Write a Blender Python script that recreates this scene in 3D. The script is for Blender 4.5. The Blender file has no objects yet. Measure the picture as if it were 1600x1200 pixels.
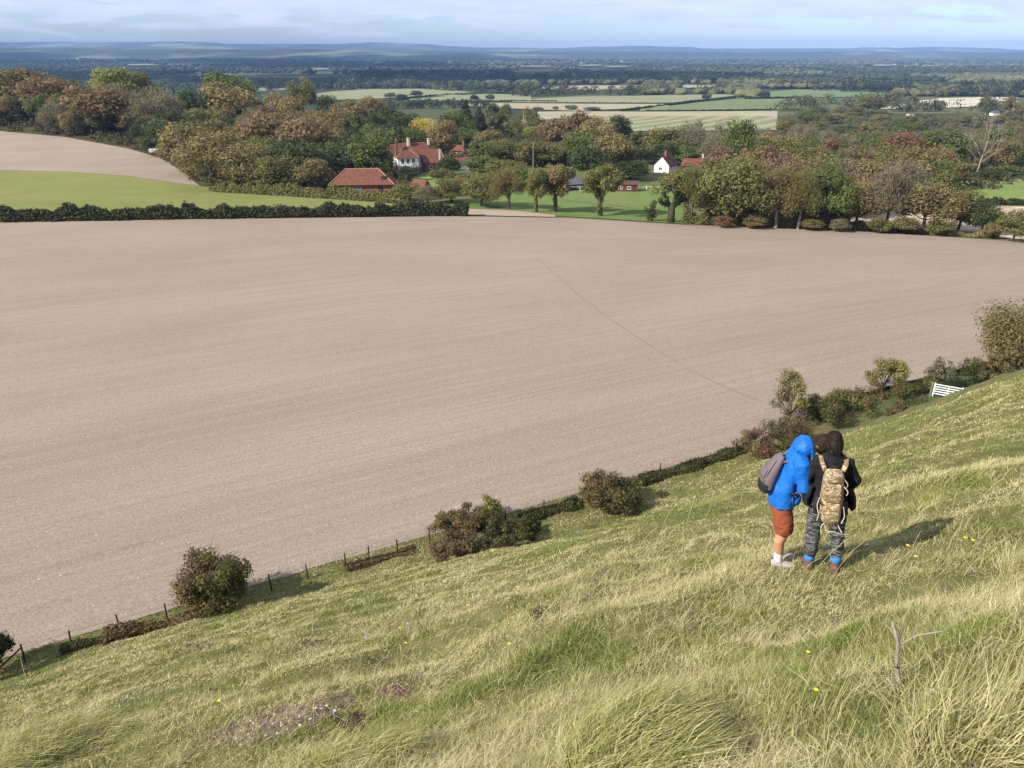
import bpy, bmesh, math, random
import numpy as np
from mathutils import Vector, Matrix

C = bpy.context.scene.collection
SC = bpy.context.scene
R = math.radians
PI = math.pi

# ------------------------------------------------------------------ camera, sky, sun, exposure
cam_d = bpy.data.cameras.new("camera")
cam = bpy.data.objects.new("camera", cam_d); C.objects.link(cam)
cam_d.sensor_width = 36.0; cam_d.lens = 36.0 * 1250.0 / 1600.0
cam_d.clip_start = 0.05; cam_d.clip_end = 80000.0
cam.location = (0, 0, 0)
cam.rotation_euler = (PI / 2 - math.atan((600.0 - 78.0) / 1250.0), 0, 0)
SC.camera = cam

SUN_EL, SUN_AZ = R(35.5), R(240)          # azimuth clockwise from +Y: behind the viewer, to the left
sun_d = bpy.data.lights.new("sun", 'SUN'); sun_d.energy = 5.0; sun_d.angle = R(0.53); sun_d.color = (1.0, 0.93, 0.82)
sun = bpy.data.objects.new("sun", sun_d); C.objects.link(sun)
to_sun = Vector((math.sin(SUN_AZ) * math.cos(SUN_EL), math.cos(SUN_AZ) * math.cos(SUN_EL), math.sin(SUN_EL)))
sun.rotation_euler = to_sun.to_track_quat('Z', 'Y').to_euler()

world = bpy.data.worlds.new("World"); SC.world = world; world.use_nodes = True
def build_world():
    nt = world.node_tree; nt.nodes.clear()
    N, L = nt.nodes.new, nt.links.new
    out = N('ShaderNodeOutputWorld'); bg = N('ShaderNodeBackground'); L(bg.outputs[0], out.inputs[0])
    sky = N('ShaderNodeTexSky'); sky.sky_type = 'NISHITA'; sky.sun_disc = False
    sky.sun_elevation = SUN_EL; sky.sun_rotation = SUN_AZ
    sky.air_density = 1.0; sky.dust_density = 0.3; sky.ozone_density = 2.5; sky.altitude = 180
    tc = N('ShaderNodeTexCoord'); sep = N('ShaderNodeSeparateXYZ'); L(tc.outputs['Generated'], sep.inputs[0])
    # banks of cloud seen edge-on near the horizon: azimuth spread wide, height squeezed
    comb = N('ShaderNodeCombineXYZ')
    az = N('ShaderNodeMath'); az.operation = 'ARCTAN2'; L(sep.outputs[0], az.inputs[0]); L(sep.outputs[1], az.inputs[1])
    azs = N('ShaderNodeMath'); azs.operation = 'MULTIPLY'; azs.inputs[1].default_value = 9.0; L(az.outputs[0], azs.inputs[0])
    zs = N('ShaderNodeMath'); zs.operation = 'MULTIPLY'; zs.inputs[1].default_value = 62.0; L(sep.outputs[2], zs.inputs[0])
    L(azs.outputs[0], comb.inputs[0]); L(zs.outputs[0], comb.inputs[1])
    n1 = N('ShaderNodeTexNoise'); n1.inputs['Scale'].default_value = 1.0; n1.inputs['Detail'].default_value = 7; n1.inputs['Roughness'].default_value = 0.55
    n1.inputs['Distortion'].default_value = 0.6
    L(comb.outputs[0], n1.inputs['Vector'])
    hgt = N('ShaderNodeMapRange'); hgt.inputs[1].default_value = 0.006; hgt.inputs[2].default_value = 0.046; hgt.inputs[3].default_value = -0.16; hgt.inputs[4].default_value = 0.16
    L(sep.outputs[2], hgt.inputs[0])
    add = N('ShaderNodeMath'); add.operation = 'ADD'; L(n1.outputs[0], add.inputs[0]); L(hgt.outputs[0], add.inputs[1])
    ramp = N('ShaderNodeValToRGB'); ramp.color_ramp.elements[0].position = 0.46; ramp.color_ramp.elements[1].position = 0.57
    ramp.color_ramp.elements[0].color = (0, 0, 0, 1); ramp.color_ramp.elements[1].color = (1, 1, 1, 1)
    L(add.outputs[0], ramp.inputs[0])
    n2 = N('ShaderNodeTexNoise'); n2.inputs['Scale'].default_value = 1.7; n2.inputs['Detail'].default_value = 5; L(comb.outputs[0], n2.inputs['Vector'])
    cc = N('ShaderNodeMix'); cc.data_type = 'RGBA'; L(n2.outputs[0], cc.inputs[0])
    cc.inputs[6].default_value = CLOUD_DARK; cc.inputs[7].default_value = CLOUD_LIGHT
    tint = N('ShaderNodeMix'); tint.data_type = 'RGBA'; tint.blend_type = 'MULTIPLY'; tint.inputs[0].default_value = 1.0
    tint.inputs[7].default_value = SKY_TINT; L(sky.outputs[0], tint.inputs[6])
    mx = N('ShaderNodeMix'); mx.data_type = 'RGBA'
    fac = N('ShaderNodeMath'); fac.operation = 'MULTIPLY'; fac.inputs[1].default_value = 0.9; L(ramp.outputs[0], fac.inputs[0])
    L(fac.outputs[0], mx.inputs[0]); L(tint.outputs[2], mx.inputs[6]); L(cc.outputs[2], mx.inputs[7])
    L(mx.outputs[2], bg.inputs[0]); bg.inputs[1].default_value = SKY_STRENGTH
SKY_STRENGTH = 0.115
SKY_TINT = (0.64, 0.73, 1.02, 1)
CLOUD_DARK, CLOUD_LIGHT = (3.2, 3.85, 5.3, 1), (6.0, 6.2, 6.8, 1)
build_world()

SC.view_settings.view_transform = 'Standard'; SC.view_settings.look = 'None'
SC.view_settings.exposure = 0.63; SC.view_settings.gamma = 1.0
cy = SC.cycles
cy.max_bounces = 5; cy.diffuse_bounces = 2; cy.glossy_bounces = 2; cy.transmission_bounces = 3
cy.volume_bounces = 0; cy.transparent_max_bounces = 6
cy.use_denoising = True
cy.caustics_reflective = False; cy.caustics_refractive = False

rng = np.random.default_rng(7)
random.seed(7)

# ------------------------------------------------------------------ terrain (metres, camera eye at the origin)
F_PX, PX_W, PX_H = 1250.0, 1600.0, 1200.0
PITCH = math.atan((600.0 - 78.0) / F_PX)
CP, SP = math.cos(PITCH), math.sin(PITCH)
NX, NY = -0.470, 0.8827          # downhill direction of the scarp
S_FENCE = 43.5                   # distance from the viewpoint to the fence at the foot of the slope

def hash2(i, j, seed):
    n = (i.astype(np.int64) * 374761393 + j.astype(np.int64) * 668265263 + seed * 1442695041) & 0xFFFFFFFF
    n = ((n ^ (n >> 13)) * 1274126177) & 0xFFFFFFFF
    n = n ^ (n >> 16)
    return (n & 0xFFFF) / 65535.0

def vnoise(x, y, seed=0):
    xi, yi = np.floor(x), np.floor(y)
    fx, fy = x - xi, y - yi
    fx = fx * fx * (3 - 2 * fx); fy = fy * fy * (3 - 2 * fy)
    a = hash2(xi, yi, seed); b = hash2(xi + 1, yi, seed)
    c = hash2(xi, yi + 1, seed); d = hash2(xi + 1, yi + 1, seed)
    return (a + (b - a) * fx) * (1 - fy) + (c + (d - c) * fx) * fy

def smooth(a, b, x):
    t = np.clip((x - a) / (b - a), 0, 1)
    return t * t * (3 - 2 * t)

def z_field(x, y):
    yy = y - 60.0
    return -31.2 + 0.03 * x - 0.0557 * yy - 0.00043 * x * yy

RAD = np.array([0, 200, 300, 420, 600, 900, 1500, 3000, 6000, 12000, 30000.0])
ZED = np.array([-38, -39.5, -42, -48, -58, -68, -75, -85, -91, -94, -96.0])
def z_outer(x, y):
    r = np.hypot(x, y)
    z = np.interp(r, RAD, ZED)
    z = z + 31.0 * np.exp(-((x + 275) / 215.0) ** 2 - ((y - 535) / 150.0) ** 2)
    w = smooth(500, 1500, r)
    z = z + w * 5.0 * (vnoise(x / 420.0, y / 420.0, 5) - 0.5) * np.clip(r / 1500.0, 0, 2.2)
    return z

def z_low(x, y):
    x = np.asarray(x, float); y = np.asarray(y, float)
    w = smooth(195, 265, np.hypot(x * 0.55, y))
    return z_field(np.clip(x, -160, 170), y) * (1 - w) + z_outer(x, y) * w

def z_hill_smooth(x, y):
    s = NX * x + NY * y
    u = NY * x - NX * y
    sl = np.clip(s, -30, 60)
    base = -1.60 - (0.715 * sl - 0.0004 * sl * np.abs(sl)) - 0.10 * np.exp(-((sl - 7.0) / 3.0) ** 2)
    base = base + 0.0009 * np.clip(u - 15, 0, 60) ** 2 * smooth(50, 20, sl)
    base = base - 2.9 * np.exp(-((u - 30) / 15.0) ** 2 - ((sl - 32) / 10.0) ** 2)
    return base

def verge(x, y):
    """how far the grass runs out past the fence line, round the right-hand bushes and gate"""
    u = NY * np.asarray(x, float) - NX * np.asarray(y, float)
    return 3.0 * smooth(46, 60, u) * smooth(100, 80, u)

STAND = (3.22, 7.30, -5.22)      # the two walkers' spot, a trodden ledge
HOLLOWS = [(0.62, 3.28, .38, -.20), (1.12, 2.95, .30, .22), (-5.7, 7.4, .65, -.32), (-4.85, 6.5, .45, .45), (-1.12, 4.95, .28, .36), (-1.62, 5.35, .26, .18),
           (0.34, 8.12, .17, .32), (2.66, 3.48, .4, -.18), (-0.2, 9.6, .5, -.22), (1.9, 12.5, .8, -.3), (-2.9, 8.3, .6, -.2), (4.9, 10.5, .7, -.22), (-6.5, 13.0, .9, -.35), (2.2, 9.0, .5, -.16)]
                                 # (x, y, radius, depth) scrapes, plus mounds and hollows shaped to put shade on the turf

def z_hill(x, y):
    x = np.asarray(x, float); y = np.asarray(y, float)
    s = NX * x + NY * y
    u = NY * x - NX * y
    z = z_hill_smooth(x, y)
    wob = vnoise(u / 5.0, s / 5.0, 11) * 3.0
    bump = 0.48 * (vnoise(u / 2.4, s / 1.8, 1) - 0.5) + 0.25 * (vnoise(u / 0.95, s / 0.75, 2) - 0.5)
    bump = bump + 0.10 * (vnoise(u / 0.36, s / 0.3, 3) - 0.5)
    bump = bump + 0.045 * np.sin(s * 2.6 + wob * 1.6) + 0.55 * (vnoise(u / 9.0, s / 7.0, 4) - 0.5)
    r = np.hypot(x, y)
    z = z + bump * np.clip(r / 6.0, 0.25, 1.0)
    k = np.exp(-(((x - STAND[0]) / 0.95) ** 2 + ((y - STAND[1]) / 0.8) ** 2))
    z = z * (1 - k) + (STAND[2] + 0.16 * (x - STAND[0]) - 0.22 * (y - STAND[1])) * k
    for hx, hy, hr, hd in HOLLOWS:
        z = z - hd * np.exp(-(((x - hx) ** 2 + (y - hy) ** 2) / hr ** 2))
    return z

def z_ground(x, y):
    """height of the visible ground anywhere"""
    x = np.asarray(x, float); y = np.asarray(y, float)
    s = NX * x + NY * y
    zh = z_hill(x, y); zl = z_low(x, y)
    k = smooth(S_FENCE + 2.5, S_FENCE - 3.5, s)
    return np.where(k > 0, zh * k + zl * (1 - k), zl)

def ray(px, py):
    v = 600.0 - py
    return (px - 800.0), F_PX * CP + v * SP, -F_PX * SP + v * CP

def cast(px, py, zf=None, t0=0.0008, t1=16.0, lift=0.0, n=420):
    """world point where the sight line through a photograph pixel meets the ground (or ground + lift)"""
    zf = zf or z_ground
    px = np.atleast_1d(np.asarray(px, float)); py = np.atleast_1d(np.asarray(py, float))
    dx, dy, dz = ray(px, py)
    ts = np.geomspace(t0, t1, n)
    T = np.full(px.shape, np.nan)
    prev = dz * ts[0] - zf(dx * ts[0], dy * ts[0]) - lift
    done = np.zeros(px.shape, bool); pt = np.full(px.shape, ts[0])
    for t in ts[1:]:
        cur = dz * t - zf(dx * t, dy * t) - lift
        hit = (~done) & (cur <= 0) & (prev > 0)
        if hit.any():
            fr = prev[hit] / (prev[hit] - cur[hit])
            T[hit] = pt[hit] + (t - pt[hit]) * fr
            done |= hit
        prev = cur; pt = np.full(px.shape, t)
        if done.all(): break
    T = np.where(np.isnan(T), t1, T)
    return dx * T, dy * T, dz * T

def project(x, y, z):
    d = y * CP - z * SP
    up = y * SP + z * CP
    return 800 + F_PX * x / d, 600 - F_PX * up / d, d

# ------------------------------------------------------------------ scene bookkeeping
def tag(o, label=None, cat=None, group=None, kind=None):
    if label: o["label"] = label
    if cat: o["category"] = cat
    if group: o["group"] = group
    if kind: o["kind"] = kind
    return o

def link(name, data, mat=None, parent=None):
    o = bpy.data.objects.new(name, data); C.objects.link(o)
    if mat is not None and data is not None: data.materials.append(mat)
    if parent is not None: o.parent = parent
    return o

def empty(name, loc=(0, 0, 0), rz=0.0):
    o = bpy.data.objects.new(name, None); C.objects.link(o)
    o.location = loc; o.rotation_euler = (0, 0, rz); o.empty_display_size = 0.2
    return o

def structure(o): o["kind"] = "structure"; return o
def stuff(o, label, cat): return tag(o, label, cat, kind="stuff")

def np_mesh(name, verts, faces, var=None, smooth_shade=False, attrs=None):
    """mesh from arrays; faces is (N,k) or a list of such arrays"""
    if isinstance(faces, np.ndarray): faces = [faces]
    faces = [f for f in faces if len(f)]
    me = bpy.data.meshes.new(name)
    verts = np.ascontiguousarray(verts, np.float32)
    me.vertices.add(len(verts)); me.vertices.foreach_set("co", verts.ravel())
    idx = np.concatenate([f.ravel() for f in faces]).astype(np.int32)
    cnt = np.concatenate([np.full(len(f), f.shape[1], np.int32) for f in faces])
    start = np.concatenate([[0], np.cumsum(cnt)[:-1]]).astype(np.int32)
    me.loops.add(len(idx)); me.loops.foreach_set("vertex_index", idx)
    me.polygons.add(len(cnt)); me.polygons.foreach_set("loop_start", start); me.polygons.foreach_set("loop_total", cnt)
    if smooth_shade: me.polygons.foreach_set("use_smooth", np.ones(len(cnt), bool))
    me.update(calc_edges=True)
    if var is not None:
        a = me.attributes.new("var", 'FLOAT', 'POINT'); a.data.foreach_set("value", np.ascontiguousarray(var, np.float32))
    for k, v in (attrs or {}).items():
        a = me.attributes.new(k, 'FLOAT', 'POINT'); a.data.foreach_set("value", np.ascontiguousarray(v, np.float32))
    return me

class MB:
    """collects simple shapes and links them as ONE mesh object"""
    def __init__(self): self.v = []; self.f = []
    def add(self, vs, fs):
        b = len(self.v); self.v += [tuple(p) for p in vs]; self.f += [tuple(b + i for i in q) for q in fs]
    def box(self, c, s, rz=0.0, ax=None):
        cx, cyy, cz = c; sx, sy, sz = s[0] / 2, s[1] / 2, s[2] / 2
        m = Matrix.Rotation(rz, 3, 'Z') if ax is None else ax
        vs = [Vector(c) + m @ Vector((i * sx, j * sy, k * sz)) for i in (-1, 1) for j in (-1, 1) for k in (-1, 1)]
        self.add(vs, [(0, 1, 3, 2), (4, 6, 7, 5), (0, 4, 5, 1), (2, 3, 7, 6), (0, 2, 6, 4), (1, 5, 7, 3)])
        return self
    def tube(self, pts, rad, seg=8, side=None, cap=True):
        """round or oval tube through points; rad: number, list, or list of (a, b) with `side` the a direction"""
        pts = [Vector(p) for p in pts]; n = len(pts)
        rads = rad if isinstance(rad, (list, tuple)) else [rad] * n
        base = len(self.v)
        prev = None
        for i, p in enumerate(pts):
            d = (pts[min(i + 1, n - 1)] - pts[max(i - 1, 0)])
            d = d.normalized() if d.length > 1e-9 else Vector((0, 0, 1))
            if side is not None: a = Vector(side) - d * Vector(side).dot(d)
            elif prev is not None: a = prev - d * prev.dot(d)
            else: a = d.orthogonal()
            a.normalize(); b = d.cross(a); prev = a
            r = rads[i]; ra, rb = r if isinstance(r, (tuple, list)) else (r, r)
            for k in range(seg):
                t = 2 * PI * k / seg
                self.v.append(tuple(p + a * (ra * math.cos(t)) + b * (rb * math.sin(t))))
        for i in range(n - 1):
            for k in range(seg):
                q = base + i * seg; k2 = (k + 1) % seg
                self.f.append((q + k, q + k2, q + seg + k2, q + seg + k))
        if cap:
            self.f.append(tuple(base + k for k in reversed(range(seg))))
            self.f.append(tuple(base + (n - 1) * seg + k for k in range(seg)))
        return self
    def ball(self, c, r, seg=14, rings=9, rot=None):
        rx, ry, rz = r if isinstance(r, (tuple, list)) else (r, r, r)
        vs = []; fs = []
        m = rot or Matrix.Identity(3)
        for i in range(1, rings):
            ph = PI * i / rings
            for k in range(seg):
                t = 2 * PI * k / seg
                vs.append(Vector(c) + m @ Vector((rx * math.sin(ph) * math.cos(t), ry * math.sin(ph) * math.sin(t), rz * math.cos(ph))))
        top = len(vs); vs.append(Vector(c) + m @ Vector((0, 0, rz))); vs.append(Vector(c) + m @ Vector((0, 0, -rz)))
        for i in range(rings - 2):
            for k in range(seg):
                k2 = (k + 1) % seg
                fs.append((i * seg + k, (i + 1) * seg + k, (i + 1) * seg + k2, i * seg + k2))
        for k in range(seg):
            k2 = (k + 1) % seg
            fs.append((top, k, k2)); fs.append((top + 1, (rings - 2) * seg + k2, (rings - 2) * seg + k))
        self.add(vs, fs); return self
    def mesh(self, name):
        me = bpy.data.meshes.new(name); me.from_pydata([tuple(v) for v in self.v], [], self.f); me.update(); return me
    def build(self, name, mat, parent=None, smooth_shade=False, bevel=0.0):
        me = self.mesh(name)
        if bevel:
            bm = bmesh.new(); bm.from_mesh(me)
            bmesh.ops.bevel(bm, geom=list(bm.edges), offset=bevel, segments=2, affect='EDGES', profile=0.6)
            bm.to_mesh(me); bm.free()
        if smooth_shade:
            me.polygons.foreach_set("use_smooth", np.ones(len(me.polygons), bool))
        return link(name, me, mat, parent)

def remeshed(name, mb, mat, parent=None, voxel=0.012, smooth_it=6, factor=0.5, cut=None):
    """fuse the collected shapes into one continuous skin"""
    me = mb.mesh(name + "_raw")
    o = bpy.data.objects.new(name, me); C.objects.link(o)
    m = o.modifiers.new("fuse", 'REMESH'); m.mode = 'VOXEL'; m.voxel_size = voxel; m.use_smooth_shade = True
    if smooth_it:
        s = o.modifiers.new("ease", 'SMOOTH'); s.iterations = smooth_it; s.factor = factor
    dg = bpy.context.evaluated_depsgraph_get()
    nm = bpy.data.meshes.new_from_object(o.evaluated_get(dg))
    o.modifiers.clear(); old = o.data; o.data = nm; bpy.data.meshes.remove(old); nm.name = name
    nm.materials.clear()
    if mat is not None: nm.materials.append(mat)
    nm.polygons.foreach_set("use_smooth", np.ones(len(nm.polygons), bool))
    if parent is not None: o.parent = parent
    return o

# ------------------------------------------------------------------ materials
def new_mat(name):
    m = bpy.data.materials.new(name); m.use_nodes = True
    nt = m.node_tree; nt.nodes.clear()
    return m, nt, nt.nodes.new, nt.links.new

def c4(c): return (c[0], c[1], c[2], 1.0)

def mixc(N, L, fac, a, b, blend='MIX'):
    n = N('ShaderNodeMix'); n.data_type = 'RGBA'; n.blend_type = blend
    for sock, v in ((0, fac), (6, a), (7, b)):
        if hasattr(v, 'is_linked'): L(v, n.inputs[sock])
        elif sock == 0: n.inputs[0].default_value = v
        else: n.inputs[sock].default_value = c4(v)
    return n.outputs[2]

def noise(N, L, scale, detail=3.0, rough=0.55, vec=None, dist=0.0):
    n = N('ShaderNodeTexNoise'); n.inputs['Scale'].default_value = scale; n.inputs['Detail'].default_value = detail
    n.inputs['Roughness'].default_value = rough; n.inputs['Distortion'].default_value = dist
    if vec is not None: L(vec, n.inputs['Vector'])
    return n.outputs[0]

def ramp(N, L, fac, p0, p1, a=(0, 0, 0), b=(1, 1, 1)):
    n = N('ShaderNodeValToRGB'); e = n.color_ramp.elements
    e[0].position = p0; e[1].position = p1; e[0].color = c4(a); e[1].color = c4(b)
    L(fac, n.inputs[0]); return n.outputs[0]

def coords(N, L, kind='Object', rot=0.0, scale=(1, 1, 1)):
    tc = N('ShaderNodeTexCoord'); mp = N('ShaderNodeMapping')
    mp.inputs['Rotation'].default_value = (0, 0, rot); mp.inputs['Scale'].default_value = scale
    L(tc.outputs[kind], mp.inputs[0]); return mp.outputs[0]

def surface(N, L, col, rough=0.9, spec=0.2, bump=None, bump_d=0.02, bump_s=0.5, metal=0.0):
    out = N('ShaderNodeOutputMaterial'); p = N('ShaderNodeBsdfPrincipled'); L(p.outputs[0], out.inputs[0])
    if hasattr(col, 'is_linked'): L(col, p.inputs['Base Color'])
    else: p.inputs['Base Color'].default_value = c4(col)
    p.inputs['Roughness'].default_value = rough; p.inputs['Specular IOR Level'].default_value = spec
    p.inputs['Metallic'].default_value = metal
    if bump is not None:
        b = N('ShaderNodeBump'); b.inputs['Distance'].default_value = bump_d; b.inputs['Strength'].default_value = bump_s
        L(bump, b.inputs['Height']); L(b.outputs[0], p.inputs['Normal'])
    return p

def plain_mat(name, col, rough=0.8, var=0.25, scale=6.0, spec=0.2, bump=0.0, metal=0.0):
    m, nt, N, L = new_mat(name)
    v = coords(N, L)
    n = noise(N, L, scale, 4, 0.6, v)
    col2 = tuple(c * (1 - var) for c in col); col1 = tuple(min(0.95, c * (1 + var)) for c in col)
    cc = mixc(N, L, n, col2, col1)
    surface(N, L, cc, rough, spec, n if bump else None, bump or 0.01, 0.6, metal)
    return m

def leaf_mat(name, a, b, transl=0.40, rough=0.6, spec=0.15):
    """foliage: colour runs between two leaf colours by the per-leaf attribute `var`"""
    m, nt, N, L = new_mat(name)
    at = N('ShaderNodeAttribute'); at.attribute_name = "var"
    cc = mixc(N, L, at.outputs['Fac'], a, b)
    out = N('ShaderNodeOutputMaterial'); p = N('ShaderNodeBsdfPrincipled')
    L(cc, p.inputs['Base Color']); p.inputs['Roughness'].default_value = rough; p.inputs['Specular IOR Level'].default_value = spec
    t = N('ShaderNodeBsdfTranslucent'); L(cc, t.inputs[0])
    mx = N('ShaderNodeMixShader'); mx.inputs[0].default_value = transl
    L(p.outputs[0], mx.inputs[1]); L(t.outputs[0], mx.inputs[2]); L(mx.outputs[0], out.inputs[0])
    return m

# ------------------------------------------------------------------ foliage helpers
def unit(v): return v / np.maximum(np.linalg.norm(v, axis=-1, keepdims=True), 1e-9)

def leaf_quads(cent, norm, size, aspect=1.0, g=rng, along=None):
    """(4N,3) verts for leaf-sized faces; `along` sets the long direction"""
    n = len(cent)
    norm = unit(norm)
    rnd = unit(g.normal(size=(n, 3))) if along is None else along
    t = unit(np.cross(norm, np.cross(rnd, norm)) + 1e-6)
    b = np.cross(norm, t)
    size = np.broadcast_to(np.asarray(size, float), (n,))[:, None]
    t = t * size * 0.5 * aspect; b = b * size * 0.5
    bend = norm * size * 0.12
    v = np.stack([cent - t - b * 0.55 - bend, cent + b - bend * 0.2, cent + t * 1.1 + b * 0.1 - bend, cent - b + bend * 0.6], 1)
    return v.reshape(-1, 3), np.arange(4 * n).reshape(n, 4)

def lobe_leaves(lobes, n, size, g, jitter=0.45, up=0.25, fill=0.35):
    """leaf centres and facings scattered over the shells of many small lobes; lobes rows: x,y,z,rx,ry,rz"""
    lobes = np.asarray(lobes, float)
    area = (lobes[:, 3] * lobes[:, 4] + lobes[:, 4] * lobes[:, 5] + lobes[:, 3] * lobes[:, 5])
    which = g.choice(len(lobes), n, p=area / area.sum())
    d = unit(g.normal(size=(n, 3)))
    rr = 1 - fill * g.random(n) ** 1.5
    rr = rr * (1 + 0.16 * g.normal(size=n).clip(-1.5, 2.0))
    c = lobes[which, :3] + d * lobes[which, 3:6] * rr[:, None]
    nn = unit(d / lobes[which, 3:6]) + jitter * g.normal(size=(n, 3)) + np.array([0, 0, up])
    tone = g.random(len(lobes))
    var = np.clip(0.5 * tone[which] + 0.25 + 0.25 * g.normal(size=n), 0, 1)
    return c, nn, var, which

# ------------------------------------------------------------------ land materials
FURROW = math.atan2(-NX, NY)             # direction of the drilling lines: along the foot of the scarp

def mat_plough():
    m, nt, N, L = new_mat("ploughed_soil")
    along = coords(N, L, 'Object', -FURROW, (1, 1, 1))
    st = N('ShaderNodeMapping'); st.inputs['Scale'].default_value = (0.022, 1.5, 1); L(along, st.inputs[0])
    lines = noise(N, L, 1.0, 6, 0.62, st.outputs[0], 0.3)
    st2 = N('ShaderNodeMapping'); st2.inputs['Scale'].default_value = (0.020, 0.05, 1); L(along, st2.inputs[0])
    broad = noise(N, L, 1.0, 4, 0.55, st2.outputs[0])
    clod = noise(N, L, 5.5, 9, 0.78, along)
    mul = mixc(N, L, 1.0, mixc(N, L, ramp(N, L, broad, 0.36, 0.66), (0.274, 0.220, 0.170), (0.306, 0.253, 0.203)),
               ramp(N, L, lines, 0.38, 0.62, (0.925, 0.915, 0.90), (1.035, 1.035, 1.04)), 'MULTIPLY')
    mul = mixc(N, L, 1.0, mul, ramp(N, L, clod, 0.34, 0.66, (0.66, 0.64, 0.62), (1.27, 1.27, 1.28)), 'MULTIPLY')
    # flints and chalk stones lying on the soil
    vo = N('ShaderNodeTexVoronoi'); vo.inputs['Scale'].default_value = 1.6; L(along, vo.inputs['Vector'])
    near = ramp(N, L, vo.outputs['Distance'], 0.05, 0.12, (1, 1, 1), (0, 0, 0))
    pick = noise(N, L, 0.9, 2, 0.5, along)
    k = N('ShaderNodeMath'); k.operation = 'MULTIPLY'; L(near, k.inputs[0]); L(ramp(N, L, pick, 0.50, 0.62), k.inputs[1])
    mul = mixc(N, L, k.outputs[0], mul, (0.62, 0.57, 0.50))
    h = N('ShaderNodeMath'); h.operation = 'MULTIPLY_ADD'; L(lines, h.inputs[0]); h.inputs[1].default_value = 0.7; L(clod, h.inputs[2])
    surface(N, L, mul, 1.0, 0.05, h.outputs[0], 0.09, 0.9)
    return m

def mat_turf(name, a, b, c, s1=0.35, s2=0.05, bump=0.1):
    m, nt, N, L = new_mat(name)
    v = coords(N, L)
    n1 = noise(N, L, s1, 7, 0.65, v); n2 = noise(N, L, s2, 4, 0.55, v)
    col = mixc(N, L, ramp(N, L, n1, 0.35, 0.65), a, b)
    col = mixc(N, L, ramp(N, L, n2, 0.45, 0.68), col, c)
    surface(N, L, col, 1.0, 0.05, n1, bump, 0.6)
    return m

def mat_striped(name, a, b, direction, wave, soft=0.5):
    m, nt, N, L = new_mat(name)
    v = coords(N, L, 'Object', -direction, (1, 1, 1))
    w = N('ShaderNodeTexWave'); w.wave_type = 'BANDS'; w.bands_direction = 'Y'; w.inputs['Scale'].default_value = wave
    w.inputs['Distortion'].default_value = 1.2; w.inputs['Detail'].default_value = 2; w.inputs['Detail Scale'].default_value = 0.3; L(v, w.inputs['Vector'])
    n = noise(N, L, 0.03, 5, 0.6, v)
    col = mixc(N, L, w.outputs['Fac'], a, b)
    col = mixc(N, L, 1.0, col, ramp(N, L, n, 0.3, 0.7, (0.84, 0.84, 0.84), (1.1, 1.1, 1.1)), 'MULTIPLY')
    surface(N, L, col, 1.0, 0.05)
    return m

def mat_plain():
    """the open country: a patchwork of pasture, stubble and rough woodland"""
    m, nt, N, L = new_mat("patchwork_country")
    v = coords(N, L)
    vo = N('ShaderNodeTexVoronoi'); vo.inputs['Scale'].default_value = 1 / 430.0; vo.inputs['Randomness'].default_value = 0.9; L(v, vo.inputs['Vector'])
    sep = N('ShaderNodeSeparateColor'); L(vo.outputs['Color'], sep.inputs[0])
    big = noise(N, L, 1 / 1700.0, 4, 0.55, v)
    mott = noise(N, L, 1 / 60.0, 5, 0.7, v)
    wood = mixc(N, L, mott, (0.020, 0.030, 0.018), (0.062, 0.070, 0.034))
    past = mixc(N, L, sep.outputs[1], (0.085, 0.115, 0.042), (0.17, 0.165, 0.085))
    isf = ramp(N, L, sep.outputs[0], 0.66, 0.70)
    k = N('ShaderNodeMath'); k.operation = 'MULTIPLY'; L(isf, k.inputs[0]); L(ramp(N, L, big, 0.38, 0.55, (0.25, 0.25, 0.25)), k.inputs[1])
    surface(N, L, mixc(N, L, k.outputs[0], wood, past), 1.0, 0.05)
    return m

M = {}
M['plough'] = mat_plough()
M['plain'] = mat_plain()
M['meadow'] = mat_turf("rough_pasture", (0.075, 0.095, 0.032), (0.125, 0.130, 0.052), (0.15, 0.128, 0.07), 0.25, 0.03)
M['green'] = mat_turf("sown_green", (0.150, 0.175, 0.050), (0.185, 0.195, 0.062), (0.20, 0.19, 0.075), 0.12, 0.035, 0.05)
M['paddock'] = mat_turf("paddock_grass", (0.095, 0.155, 0.042), (0.130, 0.180, 0.055), (0.15, 0.165, 0.06), 0.15, 0.05, 0.05)
M['litter'] = mat_turf("woodland_floor", (0.040, 0.040, 0.018), (0.085, 0.070, 0.036), (0.060, 0.062, 0.026), 0.5, 0.08, 0.2)
M['lawn'] = mat_turf("lawn_grass", (0.13, 0.20, 0.05), (0.17, 0.225, 0.065), (0.16, 0.20, 0.06), 0.2, 0.06, 0.03)
M['pale_soil'] = mat_turf("pale_soil", (0.30, 0.235, 0.18), (0.36, 0.29, 0.23), (0.33, 0.26, 0.20), 0.3, 0.05, 0.1)
M['chalk'] = mat_turf("chalky_bank", (0.36, 0.27, 0.19), (0.50, 0.42, 0.33), (0.30, 0.22, 0.15), 0.25, 0.08, 0.3)
M['turf_base'] = mat_turf("thatch_and_soil", (0.075, 0.080, 0.028), (0.19, 0.165, 0.078), (0.105, 0.110, 0.042), 3.2, 0.5, 0.05)
M['stub_pale'] = mat_turf("stubble_pale", (0.27, 0.26, 0.175), (0.33, 0.305, 0.205), (0.32, 0.26, 0.17), 0.02, 0.006, 0)
M['stub_green'] = mat_turf("pasture_pale", (0.185, 0.21, 0.105), (0.23, 0.24, 0.125), (0.24, 0.235, 0.15), 0.02, 0.007, 0)
M['field_green'] = mat_turf("pasture_green", (0.110, 0.165, 0.068), (0.150, 0.19, 0.088), (0.19, 0.17, 0.10), 0.02, 0.007, 0)
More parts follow.
